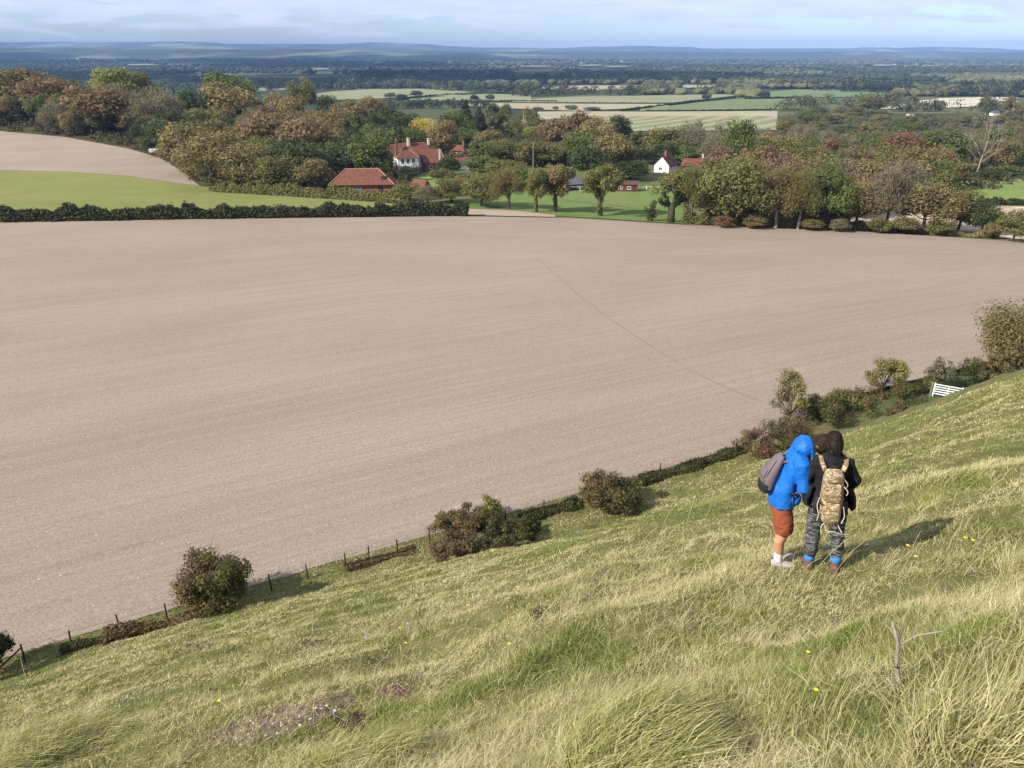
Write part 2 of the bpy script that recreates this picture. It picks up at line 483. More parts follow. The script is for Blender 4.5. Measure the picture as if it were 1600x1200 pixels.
M['field_tan'] = mat_turf("harvested_tan", (0.46, 0.41, 0.32), (0.52, 0.47, 0.37), (0.44, 0.36, 0.26), 0.02, 0.01, 0)

# ------------------------------------------------------------------ the land
def grid_mesh(name, X, Y, Z, mat):
    r, c = X.shape
    v = np.stack([X, Y, Z], -1).reshape(-1, 3)
    i = np.arange(r * c).reshape(r, c)
    f = np.stack([i[:-1, :-1], i[:-1, 1:], i[1:, 1:], i[1:, :-1]], -1).reshape(-1, 4)
    return structure(link(name, np_mesh(name, v, f, smooth_shade=True), mat))

def polar(r0, r1, nr, a0, a1, na):
    r = np.geomspace(r0, r1, nr)[:, None]; a = np.radians(np.linspace(a0, a1, na))[None, :]
    return r * np.sin(a), r * np.cos(a)

# one sheet to the horizon, under everything else
X, Y = polar(46, 19500, 320, -100, 100, 260)
rr = np.hypot(X, Y)
grid_mesh("ground", X, Y, z_ground(X, Y) - np.where(rr < 260, 0.5, 0.30), M['plain'])
X, Y = polar(150, 900, 140, -75, 75, 260)
grid_mesh("pasture", X, Y, z_low(X, Y) - 0.16, M['meadow'])

FAR_EDGE = ([-700, -300, 0, 300, 700, 900, 1080, 1350, 1600, 1950], [362, 352, 347, 342, 337.5, 341, 352, 362, 378, 404])
def far_edge(px): return np.interp(px, *FAR_EDGE)
def build_plough():
    px = np.linspace(-600, 1900, 260)
    fx, fy, fz = cast(px, far_edge(px), z_low)
    d = np.stack([fx, fy], 1); ln = np.linalg.norm(d, axis=1); d /= ln[:, None]
    near = np.minimum((S_FENCE + 0.9) / np.maximum(NX * d[:, 0] + NY * d[:, 1], 0.05), ln - 4)
    near = np.minimum(near + verge(near * d[:, 0], near * d[:, 1]) / np.maximum(NX * d[:, 0] + NY * d[:, 1], .05), ln - 4)
    t = np.linspace(0, 1, 150)[:, None] ** 1.4
    rad = near[None] + (ln - near)[None] * t
    X, Y = rad * d[:, 0][None], rad * d[:, 1][None]
    grid_mesh("ploughed_field", X, Y, z_ground(X, Y) + 0.0, M['plough'])
build_plough()

def drape(name, top, bot, mat, lift=0.05, nx=60, ny=10, zf=None):
    """a field whose far and near edges are read off along sight lines and laid on the land"""
    a, b = max(top[0][0], bot[0][0]), min(top[-1][0], bot[-1][0])
    px = np.linspace(a, b, nx)
    yt = np.interp(px, *zip(*top)); yb = np.interp(px, *zip(*bot))
    t = np.linspace(0, 1, ny)[:, None]
    P = np.repeat(px[None], ny, 0); Q = yb[None] * (1 - t) + yt[None] * t
    x, y, z = cast(P.ravel(), Q.ravel(), zf or z_ground)
    X, Y = x.reshape(ny, nx), y.reshape(ny, nx)
    return grid_mesh(name, X, Y, (zf or z_ground)(X, Y) + lift, mat)

fe = [(p, float(far_edge(p)) - 0.3) for p in (-300, 0, 150, 300, 450, 600, 650)]
gtop = [(-300, 262), (0, 266), (100, 268), (200, 275), (312, 291), (400, 300), (500, 308), (600, 316), (650, 324)]
drape("green_field", gtop, fe, M['green'], 0.0, 110, 26)
drape("upper_ploughed_field", [(-300, 186), (0, 205), (100, 214), (200, 232), (250, 247), (285, 268), (312, 290.6)],
      gtop[:5], M['plough'], 0.05, 80, 30)
drape("pale_field", [(728, 326), (800, 328.5), (868, 336)], [(728, 336), (800, 337.5), (868, 339)], M['pale_soil'], 0.02, 30, 5)
drape("paddock", [(690, 314), (850, 296), (900, 292), (985, 291), (1075, 294)], [(690, 326), (728, 327), (800, 329.5), (868, 337), (900, 339), (985, 344), (1075, 350)], M['paddock'], 0.0, 50, 24)
drape("lawn", [(868, 280), (885, 277), (915, 279)], [(868, 288), (885, 290), (915, 290)], M['lawn'], 0.06, 16, 8)
drape("garden_lawn", [(648, 278), (670, 273), (705, 274)], [(648, 292), (670, 294), (705, 290)], M['lawn'], 0.06, 16, 8)
drape("right_paddock", [(1500, 284), (1560, 277), (1640, 272), (1750, 270)], [(1500, 314), (1560, 313), (1640, 312), (1750, 312)], M['lawn'], 0.02, 40, 14)
drape("chalk_bank", [(1290, 346), (1340, 338), (1420, 326), (1560, 322), (1750, 326)], [(1290, 350), (1340, 359), (1420, 364), (1560, 371), (1750, 386)], M['chalk'], 0.02, 60, 12)

LEFT_EDGE = [(-150, 186), (0, 204), (100, 213), (200, 231), (250, 246), (285, 267), (312, 289), (400, 299), (520, 302), (640, 300)]
FLOORS = [([(-150, 150), (0, 146), (200, 142), (300, 150), (400, 170), (520, 188), (640, 216)], LEFT_EDGE),
          ([(1062, 222), (1200, 206), (1250, 172), (1400, 177), (1700, 177)], [(1062, 300), (1200, 345), (1400, 330), (1520, 300), (1700, 266)]),
          ([(640, 216), (760, 204), (860, 206), (1000, 216), (1062, 222)], [(640, 240), (760, 262), (860, 262), (1000, 250), (1062, 262)])]
for top, bot in FLOORS: drape("woodland_floor", top, bot, M['litter'], -0.04, 90, 30, z_low)

# fields of the plain
drape("far_field", [(480, 149), (520, 143), (580, 139.5), (660, 139), (740, 144)], [(480, 157), (560, 156), (620, 153), (660, 151), (740, 146.5)], M['stub_green'], 0.6, 60, 8)
drape("far_field", [(640, 155), (700, 150.5), (760, 147), (830, 149)], [(640, 158), (700, 158.5), (760, 158), (830, 157)], M['stub_green'], 0.6, 50, 8)
drape("far_field", [(660, 147), (740, 149.5)], [(660, 150), (740, 150.5)], M['stub_green'], 0.6, 20, 3)
drape("far_field", [(800, 157.5), (850, 154), (900, 151.5), (1060, 149), (1150, 147)], [(800, 160), (900, 161), (1050, 161), (1150, 150)], M['stub_green'], 0.6, 60, 6)
drape("far_field", [(726, 161.5), (800, 161.5), (900, 162.5), (1045, 163)], [(726, 167), (800, 170), (900, 174), (1045, 167)], M['stub_pale'], 0.6, 60, 8)
drape("far_field", [(1000, 171), (1080, 162), (1150, 155.5), (1250, 154.5)], [(1000, 174), (1080, 173), (1150, 172.5), (1250, 170)], M['field_green'], 0.6, 60, 10)
drape("far_field", [(840, 175), (900, 174.5), (1000, 175), (1215, 174)], [(840, 188), (900, 186), (1000, 182), (1215, 182)], M['stub_pale'], 0.5, 60, 6)
M['stripes'] = mat_striped("mown_stripes", (0.175, 0.19, 0.095), (0.28, 0.272, 0.170), R(62), 0.013)
drape("striped_field", [(930, 182.5), (1000, 182), (1215, 182)], [(930, 208), (1000, 206), (1215, 204)], M['stripes'], 0.5, 60, 10)
drape("far_field", [(1190, 144), (1240, 140.5), (1290, 140), (1395, 146)], [(1190, 153.5), (1240, 153), (1290, 152.5), (1395, 152)], M['field_green'], 0.6, 50, 6)
drape("harvested_field", [(1375, 170), (1420, 160), (1470, 154), (1540, 152), (1590, 152.5)], [(1375, 171), (1420, 170), (1470, 169.5), (1540, 166), (1590, 160)], M['field_tan'], 0.6, 50, 8)
drape("far_field", [(845, 137), (900, 134), (1005, 133.5)], [(845, 139), (900, 142), (1005, 139)], M['stub_pale'], 0.6, 40, 5)
drape("far_field", [(1065, 133.5), (1120, 132.5)], [(1065, 138), (1120, 136)], M['stub_pale'], 0.6, 16, 4)
drape("far_field", [(395, 137), (430, 135), (475, 136)], [(395, 143), (430, 142), (475, 139)], M['stub_green'], 0.6, 24, 5)
for a, b, y0, y1, mt in ((200, 242, 102.0, 104.0, 'stub_pale'), (488, 514, 109.4, 111.0, 'stub_pale'), (812, 860, 105.2, 107.0, 'stub_pale'), (905, 940, 103.6, 105.2, 'stub_pale'),
                         (944, 982, 105.6, 107.2, 'stub_pale'), (1364, 1396, 103.2, 105.2, 'stub_pale'), (20, 52, 85.5, 86.6, 'stub_green'), (112, 132, 96.6, 98, 'stub_green'),
                         (268, 292, 91, 92.6, 'stub_green'), (340, 356, 96.5, 98, 'stub_green'), (690, 705, 79.4, 80.6, 'stub_pale'), (1415, 1470, 104.6, 106, 'stub_pale')):
    drape("far_field", [(a, y0 + 0.5), ((a + b) / 2, y0), (b, y0 + 0.3)], [(a, y1 - 0.3), ((a + b) / 2, y1), (b, y1 - 0.5)], M[mt], 9.0, 14, 3)

# wheel marks left across the soil by a tractor
def wheel_track():
    pts = np.array([(836, 402), (868, 428), (900, 458), (940, 490), (985, 520), (1040, 556), (1100, 590), (1150, 612), (1190, 627)], float)
    t = np.linspace(0, len(pts) - 1, 130)
    px = np.interp(t, range(len(pts)), pts[:, 0]); py = np.interp(t, range(len(pts)), pts[:, 1])
    for _ in range(40): px[1:-1] = (px[:-2] + px[2:]) / 2; py[1:-1] = (py[:-2] + py[2:]) / 2
    x, y, z = cast(px, py, z_low)
    tx, ty = np.gradient(x), np.gradient(y); ln = np.hypot(tx, ty); nx, ny = -ty / ln, tx / ln
    V = []; Fc = []
    for off in (0.0,):
        for w in (-0.10, 0.10):
            X, Y = x + nx * (off + w), y + ny * (off + w)
            V.append(np.stack([X, Y, z_ground(X, Y) + 0.03], 1))
    n = len(x); V = np.concatenate(V)
    for s in (0,):
        i = np.arange(n - 1)
        Fc.append(np.stack([s + i, s + i + 1, s + n + i + 1, s + n + i], 1))
    m = plain_mat("pressed_soil", (0.235, 0.180, 0.132), 1.0, 0.45, 0.35, 0.05)
    structure(link("wheel_track", np_mesh("wheel_track", V, np.concatenate(Fc)), m))
wheel_track()

# ------------------------------------------------------------------ distant hills
def mat_hills():
    m, nt, N, L = new_mat("hill_woods_and_fields")
    v = coords(N, L, 'Object', 0, (1, 1, 2.5))
    a = noise(N, L, 1 / 900.0, 6, 0.62, v); b = noise(N, L, 1 / 2500.0, 3, 0.5, v)
    col = mixc(N, L, ramp(N, L, a, 0.44, 0.60), (0.050, 0.064, 0.036), (0.26, 0.26, 0.15))
    col = mixc(N, L, ramp(N, L, b, 0.50, 0.62), (0.050, 0.062, 0.036), col)
    surface(N, L, col, 1.0, 0.05)
    return m
M['hills'] = mat_hills()
def ridge(name, dist, crest, depth=2600.0, z0=-98.0):
    px = np.linspace(-420, 2050, 620)
    py = np.interp(px, *zip(*crest))
    dx, dy, dz = ray(px, py)
    jag = (vnoise(px / 7.0, px * 0, 31) - 0.5) * 9 + (vnoise(px / 26.0, px * 0, 33) - 0.5) * 10
    top = dz / dy * dist + jag * dist / 16000.0
    rows = np.linspace(0, 1.25, 30)[:, None]
    Yr = dist - depth * (1 - rows) + 0 * px[None]
    X = dx / dy * Yr
    prof = np.where(rows <= 1, np.sin(np.clip(rows, 0, 1) * PI / 2), 1 - (rows - 1) * 2)
    Z = z0 + (top[None] - z0) * prof + (vnoise(X / 500, Yr / 500, 41) - 0.5) * 16 * np.sin(np.clip(rows, 0, 1) * PI)
    return grid_mesh(name, X, Yr, Z, M['hills'])
ridge("distant_hills", 17000.0, [(-420, 68), (0, 66), (60, 65), (130, 66.3), (250, 65), (338, 66), (350, 68), (470, 69), (540, 68.2), (580, 66), (620, 67), (700, 71),
                                 (760, 74), (850, 75), (900, 74), (950, 72.5), (985, 71), (1010, 72), (1040, 73), (1075, 73.5), (1100, 76), (1200, 76), (1300, 75.3),
                                 (1400, 74.3), (1470, 73), (1520, 74), (1600, 78), (2050, 80)])
ridge("distant_hills", 10500.0, [(-420, 77), (0, 75.4), (100, 75), (170, 74), (300, 76.2), (420, 78), (560, 77.4), (620, 79), (700, 80), (800, 81.5), (950, 80), (1050, 80.5),
                                 (1150, 81.5), (1300, 80.5), (1450, 81.2), (1600, 82), (2050, 82)], 1500.0)

# ------------------------------------------------------------------ the slope under the viewer
def hill_sheet():
    X, Y = polar(0.5, 75, 470, -112, 100, 560)
    s = NX * X + NY * Y
    s = s - verge(X, Y)
    Z = z_ground(X, Y) - 0.06 * smooth(S_FENCE + 0.6, S_FENCE + 1.2, s)
    r, c = X.shape
    v = np.stack([X, Y, Z], -1).reshape(-1, 3)
    i = np.arange(r * c).reshape(r, c)
    f = np.stack([i[:-1, :-1], i[:-1, 1:], i[1:, 1:], i[1:, :-1]], -1).reshape(-1, 4)
    keep = s.reshape(-1)[f].max(1) < S_FENCE + 2.0
    structure(link("hillside", np_mesh("hillside", v, f[keep], smooth_shade=True), M['turf_base']))
# (called once the scrapes in the turf are listed)

# ------------------------------------------------------------------ woods of the plain: lumps of crown nobody could count
def ico(sub):
    bm = bmesh.new(); bmesh.ops.create_icosphere(bm, subdivisions=sub, radius=1.0)
    v = np.array([p.co[:] for p in bm.verts]); f = np.array([[q.index for q in t.verts] for t in bm.faces]); bm.free()
    return v, f
ICO1, ICO2 = ico(1), ico(2)

def lumps(x, y, z, w, h, var, sub=2, g=rng, rough=0.22):
    tv, tf = ICO2 if sub == 2 else ICO1
    n, k = len(x), len(tv)
    rad = 1 + rough * g.normal(size=(n, k)).clip(-1.6, 1.8)
    v = tv[None] * rad[:, :, None] * np.stack([w, w, h], 1)[:, None, :] * 0.5
    v[:, :, 2] += (z + h * 0.42)[:, None]; v[:, :, 0] += x[:, None]; v[:, :, 1] += y[:, None]
    f = (tf[None] + (np.arange(n) * k)[:, None, None]).reshape(-1, 3)
    vv = np.clip(np.repeat(var[:, None], k, 1) + 0.10 * g.normal(size=(n, k)), 0, 1)
    return v.reshape(-1, 3), f, vv.ravel()

def mat_farwood():
    m, nt, N, L = new_mat("far_foliage")
    at = N('ShaderNodeAttribute'); at.attribute_name = "var"
    r = N('ShaderNodeValToRGB'); e = r.color_ramp.elements
    e[0].position = 0.0; e[0].color = (0.020, 0.032, 0.020, 1); e[1].position = 1.0; e[1].color = (0.165, 0.160, 0.080, 1)
    for p, c in ((0.35, (0.048, 0.062, 0.030)), (0.62, (0.105, 0.094, 0.052)), (0.8, (0.105, 0.120, 0.050))):
        q = e.new(p); q.color = c4(c)
    L(at.outputs['Fac'], r.inputs[0])
    n = noise(N, L, 0.22, 4, 0.7, coords(N, L))
    col = mixc(N, L, 1.0, r.outputs[0], ramp(N, L, n, 0.3, 0.7, (0.6, 0.6, 0.6), (1.3, 1.3, 1.3)), 'MULTIPLY')
    surface(N, L, col, 1.0, 0.05, n, 1.2, 1.0)
    return m
M['farwood'] = mat_farwood()

OPEN = [  # where the plain lies open: (px0, px1, py0, py1) read off the photograph
    (480, 745, 138.5, 158), (640, 832, 146, 159), (795, 1150, 148.5, 162), (725, 1060, 160.5, 175), (995, 1250, 154, 174),
    (835, 1216, 173, 208), (1188, 1398, 139.5, 154), (1375, 1592, 151, 171), (843, 1007, 133, 141), (1063, 1122, 132, 138),
    (394, 478, 134.5, 143), (198, 244, 101.5, 104), (486, 516, 109, 111), (810, 862, 105, 108), (903, 984, 103, 108), (1362, 1398, 103, 106)]

def far_woods():
    g = np.random.default_rng(21)
    n = 20000
    px = g.uniform(-120, 1720, n); py = 80.5 + 78 * g.random(n) ** 1.35
    x, y, z = cast(px, py, n=520)
    d = np.hypot(x, y)
    w = np.maximum(16 + 10 * g.random(n), d * (4.6 + 4.0 * g.random(n)) / 1250)
    h = np.clip(9 + 5 * g.random(n) + d * 0.0004, 0, 17)
    hp = h * 1250 / d
    ok = (d < 15000) & (d > 780)
    ok &= vnoise(x / 520, y / 520, 61) + 0.25 * vnoise(x / 120, y / 120, 62) > 0.42
    ok &= ~((px > 1200) & (py > 152)) & ~((px < 640) & (py > 150))
    for a, b, c, e in OPEN:
        ok &= ~((px > a - 3) & (px < b + 3) & (py > c - 0.4) & (py - hp * 0.95 < e))
    dark = (vnoise(x / 900, y / 900, 63) > 0.52) | (px < 760)  # dark woods at random; the left carries cloud shadow in its colour
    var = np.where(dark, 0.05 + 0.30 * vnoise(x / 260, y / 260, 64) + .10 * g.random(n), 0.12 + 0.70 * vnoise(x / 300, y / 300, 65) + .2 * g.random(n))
    near = ok & (d < 3500); far = ok & (d >= 3500)
    A = lumps(x[near], y[near], z[near], w[near], h[near], var[near], 2, g)
    B = lumps(x[far], y[far], z[far], w[far], h[far], var[far], 1, g)
    V = np.concatenate([A[0], B[0]]); F = np.concatenate([A[1], B[1] + len(A[0])])
    me = np_mesh("far_woodland", V, F, np.concatenate([A[2], B[2]]), True)
    stuff(link("far_woodland", me, M['farwood']), "dark blue-green woodland spread over the distant plain", "woodland")
far_woods()

def belt(label, spec, seed, name="tree_belt"):
    """a belt of woodland: rows of (px0, px1, base y at px0, base y at px1, crown height in px, how many, tone lo, tone hi)"""
    g = np.random.default_rng(seed); out = []; off = 0
    Vs, Fs, Cs = [], [], []
    for a, b, y0, y1, hp, n, lo, hi in spec:
        px = np.sort(g.uniform(a, b, n)); t = (px - a) / (b - a)
        py = y0 + (y1 - y0) * t + g.normal(size=n) * 0.5
        x, y, z = cast(px, py, n=520); d = np.hypot(x, y)
        hh = hp * (0.7 + 0.55 * g.random(n)) * d / 1250
        ww = hh * (0.95 + 0.7 * g.random(n))
        vv = g.uniform(lo, hi, n)
        lob = []
        for i in range(n):                      # each crown is a cluster of small lobes
            for k in range(7):
                q = unit(g.normal(size=3)) * (0.55, 0.55, 0.40); e = 0.22 + 0.16 * g.random()
                lob.append((x[i] + q[0] * ww[i] * .6, y[i] + q[1] * ww[i] * .6, z[i] + hh[i] * (0.48 + q[2] * .85), ww[i] * e, ww[i] * e, hh[i] * e * .9, vv[i]))
        lob = np.array(lob); m = n * 70
        c, nn, var, w = lobe_leaves(lob[:, :6], m, 1.0, g, 0.5, 0.25, 0.45)
        sz = np.repeat((d * 1.7 / 1250)[:, None], 7, 1).ravel()[w]
        V, F = leaf_quads(c, nn, sz * (0.7 + 0.7 * g.random(m)), 1.1, g)
        Vs.append(V); Fs.append(F + off); off += len(V)
        Cs.append(np.repeat(np.clip(lob[w, 6] + 0.30 * (var - .5), 0, 1), 4))
    me = np_mesh(name, np.concatenate(Vs), np.concatenate(Fs), np.concatenate(Cs))
    stuff(link(name, me, M['farwood']), label, "tree belt")

belt("grey-green belt of trees behind the pale far fields, white house among them",
     [(385, 640, 138, 137.5, 13, 46, 0.3, 1.0), (385, 640, 142, 139.0, 9, 30, 0.2, 0.8), (620, 745, 137, 144, 13, 26, 0.35, 1.0), (650, 850, 137, 147, 10, 40, 0.05, 0.5)], 71)
belt("long dark band of conifer wood beyond the tan strip of field",
     [(560, 860, 126, 129, 12, 60, 0.0, 0.2), (800, 1140, 131, 130, 12, 80, 0.0, 0.22), (760, 1130, 125, 124, 8, 60, 0.1, 0.6), (480, 800, 116, 118, 8, 60, 0.0, 0.15)], 72)
belt("row of rounded hedgerow trees along the top of the pale pastures",
     [(800, 1010, 150.5, 149, 14, 34, 0.15, 0.75), (990, 1150, 147, 144, 11, 26, 0.25, 0.9), (830, 1000, 147, 146, 10, 24, 0.1, 0.5)], 73)
belt("dark wood across the plain behind the bare tan harvested field",
     [(1090, 1350, 138.5, 137, 13, 50, 0.2, 0.85), (1270, 1420, 141, 147, 14, 34, 0.0, 0.35), (1400, 1720, 150, 151, 17, 52, 0.0, 0.4), (1330, 1720, 139, 140, 12, 60, 0.1, 0.5)], 74)
belt("grey-green scrubby wood sloping down beside the striped field",
     [(1225, 1400, 165, 158, 12, 34, 0.3, 1.0), (1205, 1400, 174, 166, 14, 40, 0.3, 1.0), (1350, 1480, 175, 173, 12, 30, 0.2, 0.8), (1480, 1700, 176, 172, 16, 34, 0.3, 0.95)], 75)
belt("grey willow scrub between the mown field and the village trees",
     [(600, 760, 170, 168, 12, 40, 0.15, 0.6), (660, 740, 164, 163, 8, 16, 0.1, 0.5)], 76)

def undergrowth():
    g = np.random.default_rng(31); Vs, Cs, off = [], [], 0
    for top, bot in FLOORS:
        n = 1500; px = g.uniform(top[0][0], top[-1][0], n); t = g.random(n)
        py = np.interp(px, *zip(*top)) * (1 - t) + np.interp(px, *zip(*bot)) * t
        x, y, z = cast(px, py - 1, z_low, 0.08, 1.4, n=300); ok = np.hypot(x, y) < 950; x, y, z = x[ok], y[ok], z[ok]
        w = 1.2 + 1.6 * g.random(len(x)); h = 1.0 + 1.8 * g.random(len(x))
        c, nn, var, q = lobe_leaves(np.stack([x, y, z + h * .4, w, w, h], 1), len(x) * 34, .6, g, .5, .25, .5)
        tone = g.random(len(x))[q]
        V, F = leaf_quads(c, nn, .5 + .5 * g.random(len(c)), 1.15, g); Vs.append(V); Cs.append(np.repeat(np.clip(.6 * tone + .4 * var, 0, 1), 4))
    V = np.concatenate(Vs); me = np_mesh("undergrowth", V, np.arange(len(V)).reshape(-1, 4), np.concatenate(Cs))
    stuff(link("undergrowth", me, leaf_mat("undergrowth_leaves", (0.050, 0.052, 0.020), (0.160, 0.132, 0.062))), "tangled olive-brown undergrowth between the trees of the village woods", "undergrowth")
undergrowth()

def far_hedge(label, pts, hpx, seed):
    g = np.random.default_rng(seed)
    pts = np.array(pts, float); n = int(abs(pts[-1, 0] - pts[0, 0]) * 0.8) + 6
    t = np.linspace(0, len(pts) - 1, n)
    px = np.interp(t, range(len(pts)), pts[:, 0]); py = np.interp(t, range(len(pts)), pts[:, 1])
    x, y, z = cast(px, py, n=520); d = np.hypot(x, y)
    h = hpx * (0.7 + 0.6 * g.random(n)) * d / 1250
    V, F, c = lumps(x, y, z, np.full(n, 1.0) * d * 2.2 / 1250, h, g.uniform(0.02, 0.3, n), 2, g)
    tag(link("field_hedge", np_mesh("field_hedge", V, F, c, True), M['farwood']), label, "hedge", "thin hedges between the far fields")
far_hedge("thin dark hedge between the two upper pale pastures of the plain", [(620, 156.5), (660, 151), (740, 146), (800, 145.5)], 2.2, 81)
far_hedge("thin dark hedge under the long pale pasture right of the round trees", [(800, 161.5), (920, 162), (1045, 162.5)], 2.0, 82)
far_hedge("dark hedge climbing diagonally between the pale and the green field", [(970, 173.5), (1040, 165.5), (1085, 159.5), (1150, 153)], 3.2, 83)
far_hedge("low hedge along the top of the striped field", [(1010, 174), (1100, 173.5), (1205, 172)], 2.0, 84)
far_hedge("hedge between the two green fields left of the scrubby wood", [(1165, 154.5), (1200, 154), (1260, 153.5)], 2.5, 85)
far_hedge("low dark hedge below the pale pasture with two round bushes", [(640, 159), (730, 159.5), (800, 158.5), (870, 159)], 2.2, 86)

# ------------------------------------------------------------------ single trees
PAL = {   # leaf colours seen in the woods: word -> two leaf colours
    'olive': ((0.072, 0.072, 0.022), (0.190, 0.172, 0.062)),
    'olive-brown': ((0.096, 0.074, 0.030), (0.225, 0.176, 0.084)),
    'russet': ((0.120, 0.070, 0.030), (0.242, 0.148, 0.068)),
    'orange': ((0.135, 0.092, 0.028), (0.290, 0.200, 0.066)),
    'green': ((0.042, 0.062, 0.016), (0.135, 0.158, 0.048)),
    'dark green': ((0.018, 0.030, 0.014), (0.070, 0.090, 0.036)),
    'yellow-green': ((0.095, 0.105, 0.020), (0.255, 0.245, 0.062)),
    'yellow': ((0.215, 0.150, 0.020), (0.520, 0.385, 0.070)),
    'pinkish brown': ((0.122, 0.094, 0.060), (0.228, 0.180, 0.120)),
    'grey-brown': ((0.105, 0.084, 0.062), (0.215, 0.178, 0.138)),
    'reddish': ((0.120, 0.056, 0.036), (0.230, 0.115, 0.074)),
    'grey-green': ((0.060, 0.070, 0.036), (0.150, 0.156, 0.086)),
}
def soften(c, k, keep=0.84):
    m = (c[0] * 0.35 + c[1] * 0.5 + c[2] * 0.15)
    return tuple(max(.006, (m + (q - m) * keep) * k * t) for q, t in zip(c, (1.0, 1.035, .80)))
PAL = {k: (soften([x + (y - x) * .25 for x, y in zip(a, b)], 1.30, .70 if k in ('russet', 'reddish', 'orange', 'pinkish brown') else .86), soften(b, 1.28, .70 if k in ('russet', 'reddish', 'orange', 'pinkish brown') else .86)) for k, (a, b) in PAL.items()}
for k, (a, b) in PAL.items(): M['leaf ' + k] = leaf_mat("leaves_" + k.replace('-', '_').replace(' ', '_'), a, b)
M['bark'] = plain_mat("bark", (0.10, 0.078, 0.055), 0.95, 0.4, 3.0, 0.05)
M['pale_bark'] = plain_mat("pale_bark", (0.30, 0.27, 0.22), 0.95, 0.3, 3.0, 0.05)
M['dead_wood'] = plain_mat("bleached_dead_wood", (0.25, 0.225, 0.19), 0.9, 0.45, 14.0, 0.05)
M['ivy_bark'] = plain_mat("ivy_covered_bark", (0.050, 0.052, 0.028), 0.95, 0.5, 3.0, 0.05)

def limb(mb, a, b, r0, r1, g, n=4, bow=0.12):
    a, b = Vector(a), Vector(b); ln = (b - a).length
    off = Vector(tuple(g.normal(size=3))) * ln * bow
    pts = [a.lerp(b, i / (n - 1)) + off * math.sin(PI * i / (n - 1)) for i in range(n)]
    mb.tube(pts, [r0 + (r1 - r0) * i / (n - 1) for i in range(n)], 6)
    return pts

def crown_lobes(kind, g, h=14.0, r=6.0):
    L = []
    if kind in ('round', 'bushy', 'broad', 'oak'):
        zc, rz, rr = {'round': (0.54, 0.46, 1.0), 'bushy': (0.48, 0.52, 1.0), 'broad': (0.55, 0.44, 1.12), 'oak': (0.56, 0.44, 1.05)}[kind]
        m = 36
        for i in range(m):
            d = unit(g.normal(size=3)); d[2] = abs(d[2]) * 1.15 - 0.62; d = unit(d)
            k = 0.74 * (0.75 + 0.35 * g.random())
            s = r * (0.24 + 0.20 * g.random())
            L.append((d[0] * r * rr * k, d[1] * r * rr * k, h * zc + d[2] * h * rz * k, s * 1.1, s * 1.1, s * 0.82))
        L.append((0, 0, h * zc, r * 0.5, r * 0.5, h * rz * 0.55))
    elif kind == 'tall':
        for i in range(34):
            t = g.random(); a = g.random() * 2 * PI
            q = r * 0.62 * (0.45 + 0.75 * math.sin(PI * min(1, t * 0.92 + 0.1)))
            s = r * (0.20 + 0.15 * g.random())
            L.append((math.cos(a) * q, math.sin(a) * q, h * (0.24 + 0.70 * t), s, s, s * 1.15))
    elif kind == 'conifer':
        for i in range(60):
            t = (i + g.random()) / 60; a = g.random() * 2 * PI
            q = r * 0.62 * (1 - t) ** 0.8 * (0.6 + 0.5 * g.random()); s = r * (0.10 + 0.20 * (1 - t))
            L.append((math.cos(a) * q, math.sin(a) * q, h * (0.10 + 0.87 * t), s, s, s * 0.7))
    elif kind == 'cedar':
        for lay in range(6):
            t = lay / 5; z = h * (0.42 + 0.5 * t); q0 = r * (1.15 - 0.75 * t)
            for i in range(9 - lay):
                a = g.random() * 2 * PI; q = q0 * (0.35 + 0.65 * g.random())
                L.append((math.cos(a) * q, math.sin(a) * q, z + g.normal() * 0.25, r * 0.36, r * 0.36, h * 0.035))
    elif kind == 'wispy':
        for i in range(24):
            d = unit(g.normal(size=3)); d[2] = abs(d[2])
            k = 0.72 * (0.7 + 0.4 * g.random()); s = r * (0.26 + 0.18 * g.random())
            L.append((d[0] * r * k, d[1] * r * k, h * (0.40 + 0.44 * d[2]), s, s, s * 1.2))
    elif kind == 'stag':      # open-crowned roadside tree with its stem showing
        for i in range(22):
            d = unit(g.normal(size=3)); k = 0.8 * (0.6 + 0.45 * g.random()); s = r * (0.20 + 0.18 * g.random())
            L.append((d[0] * r * 0.9 * k + 0.5, d[1] * r * 0.9 * k, h * 0.64 + d[2] * h * 0.30 * k, s, s, s))
        for i in range(9): L.append((g.normal() * .25, g.normal() * .25, h * (.10 + .045 * i), .62, .62, .8))
    return np.array(L)

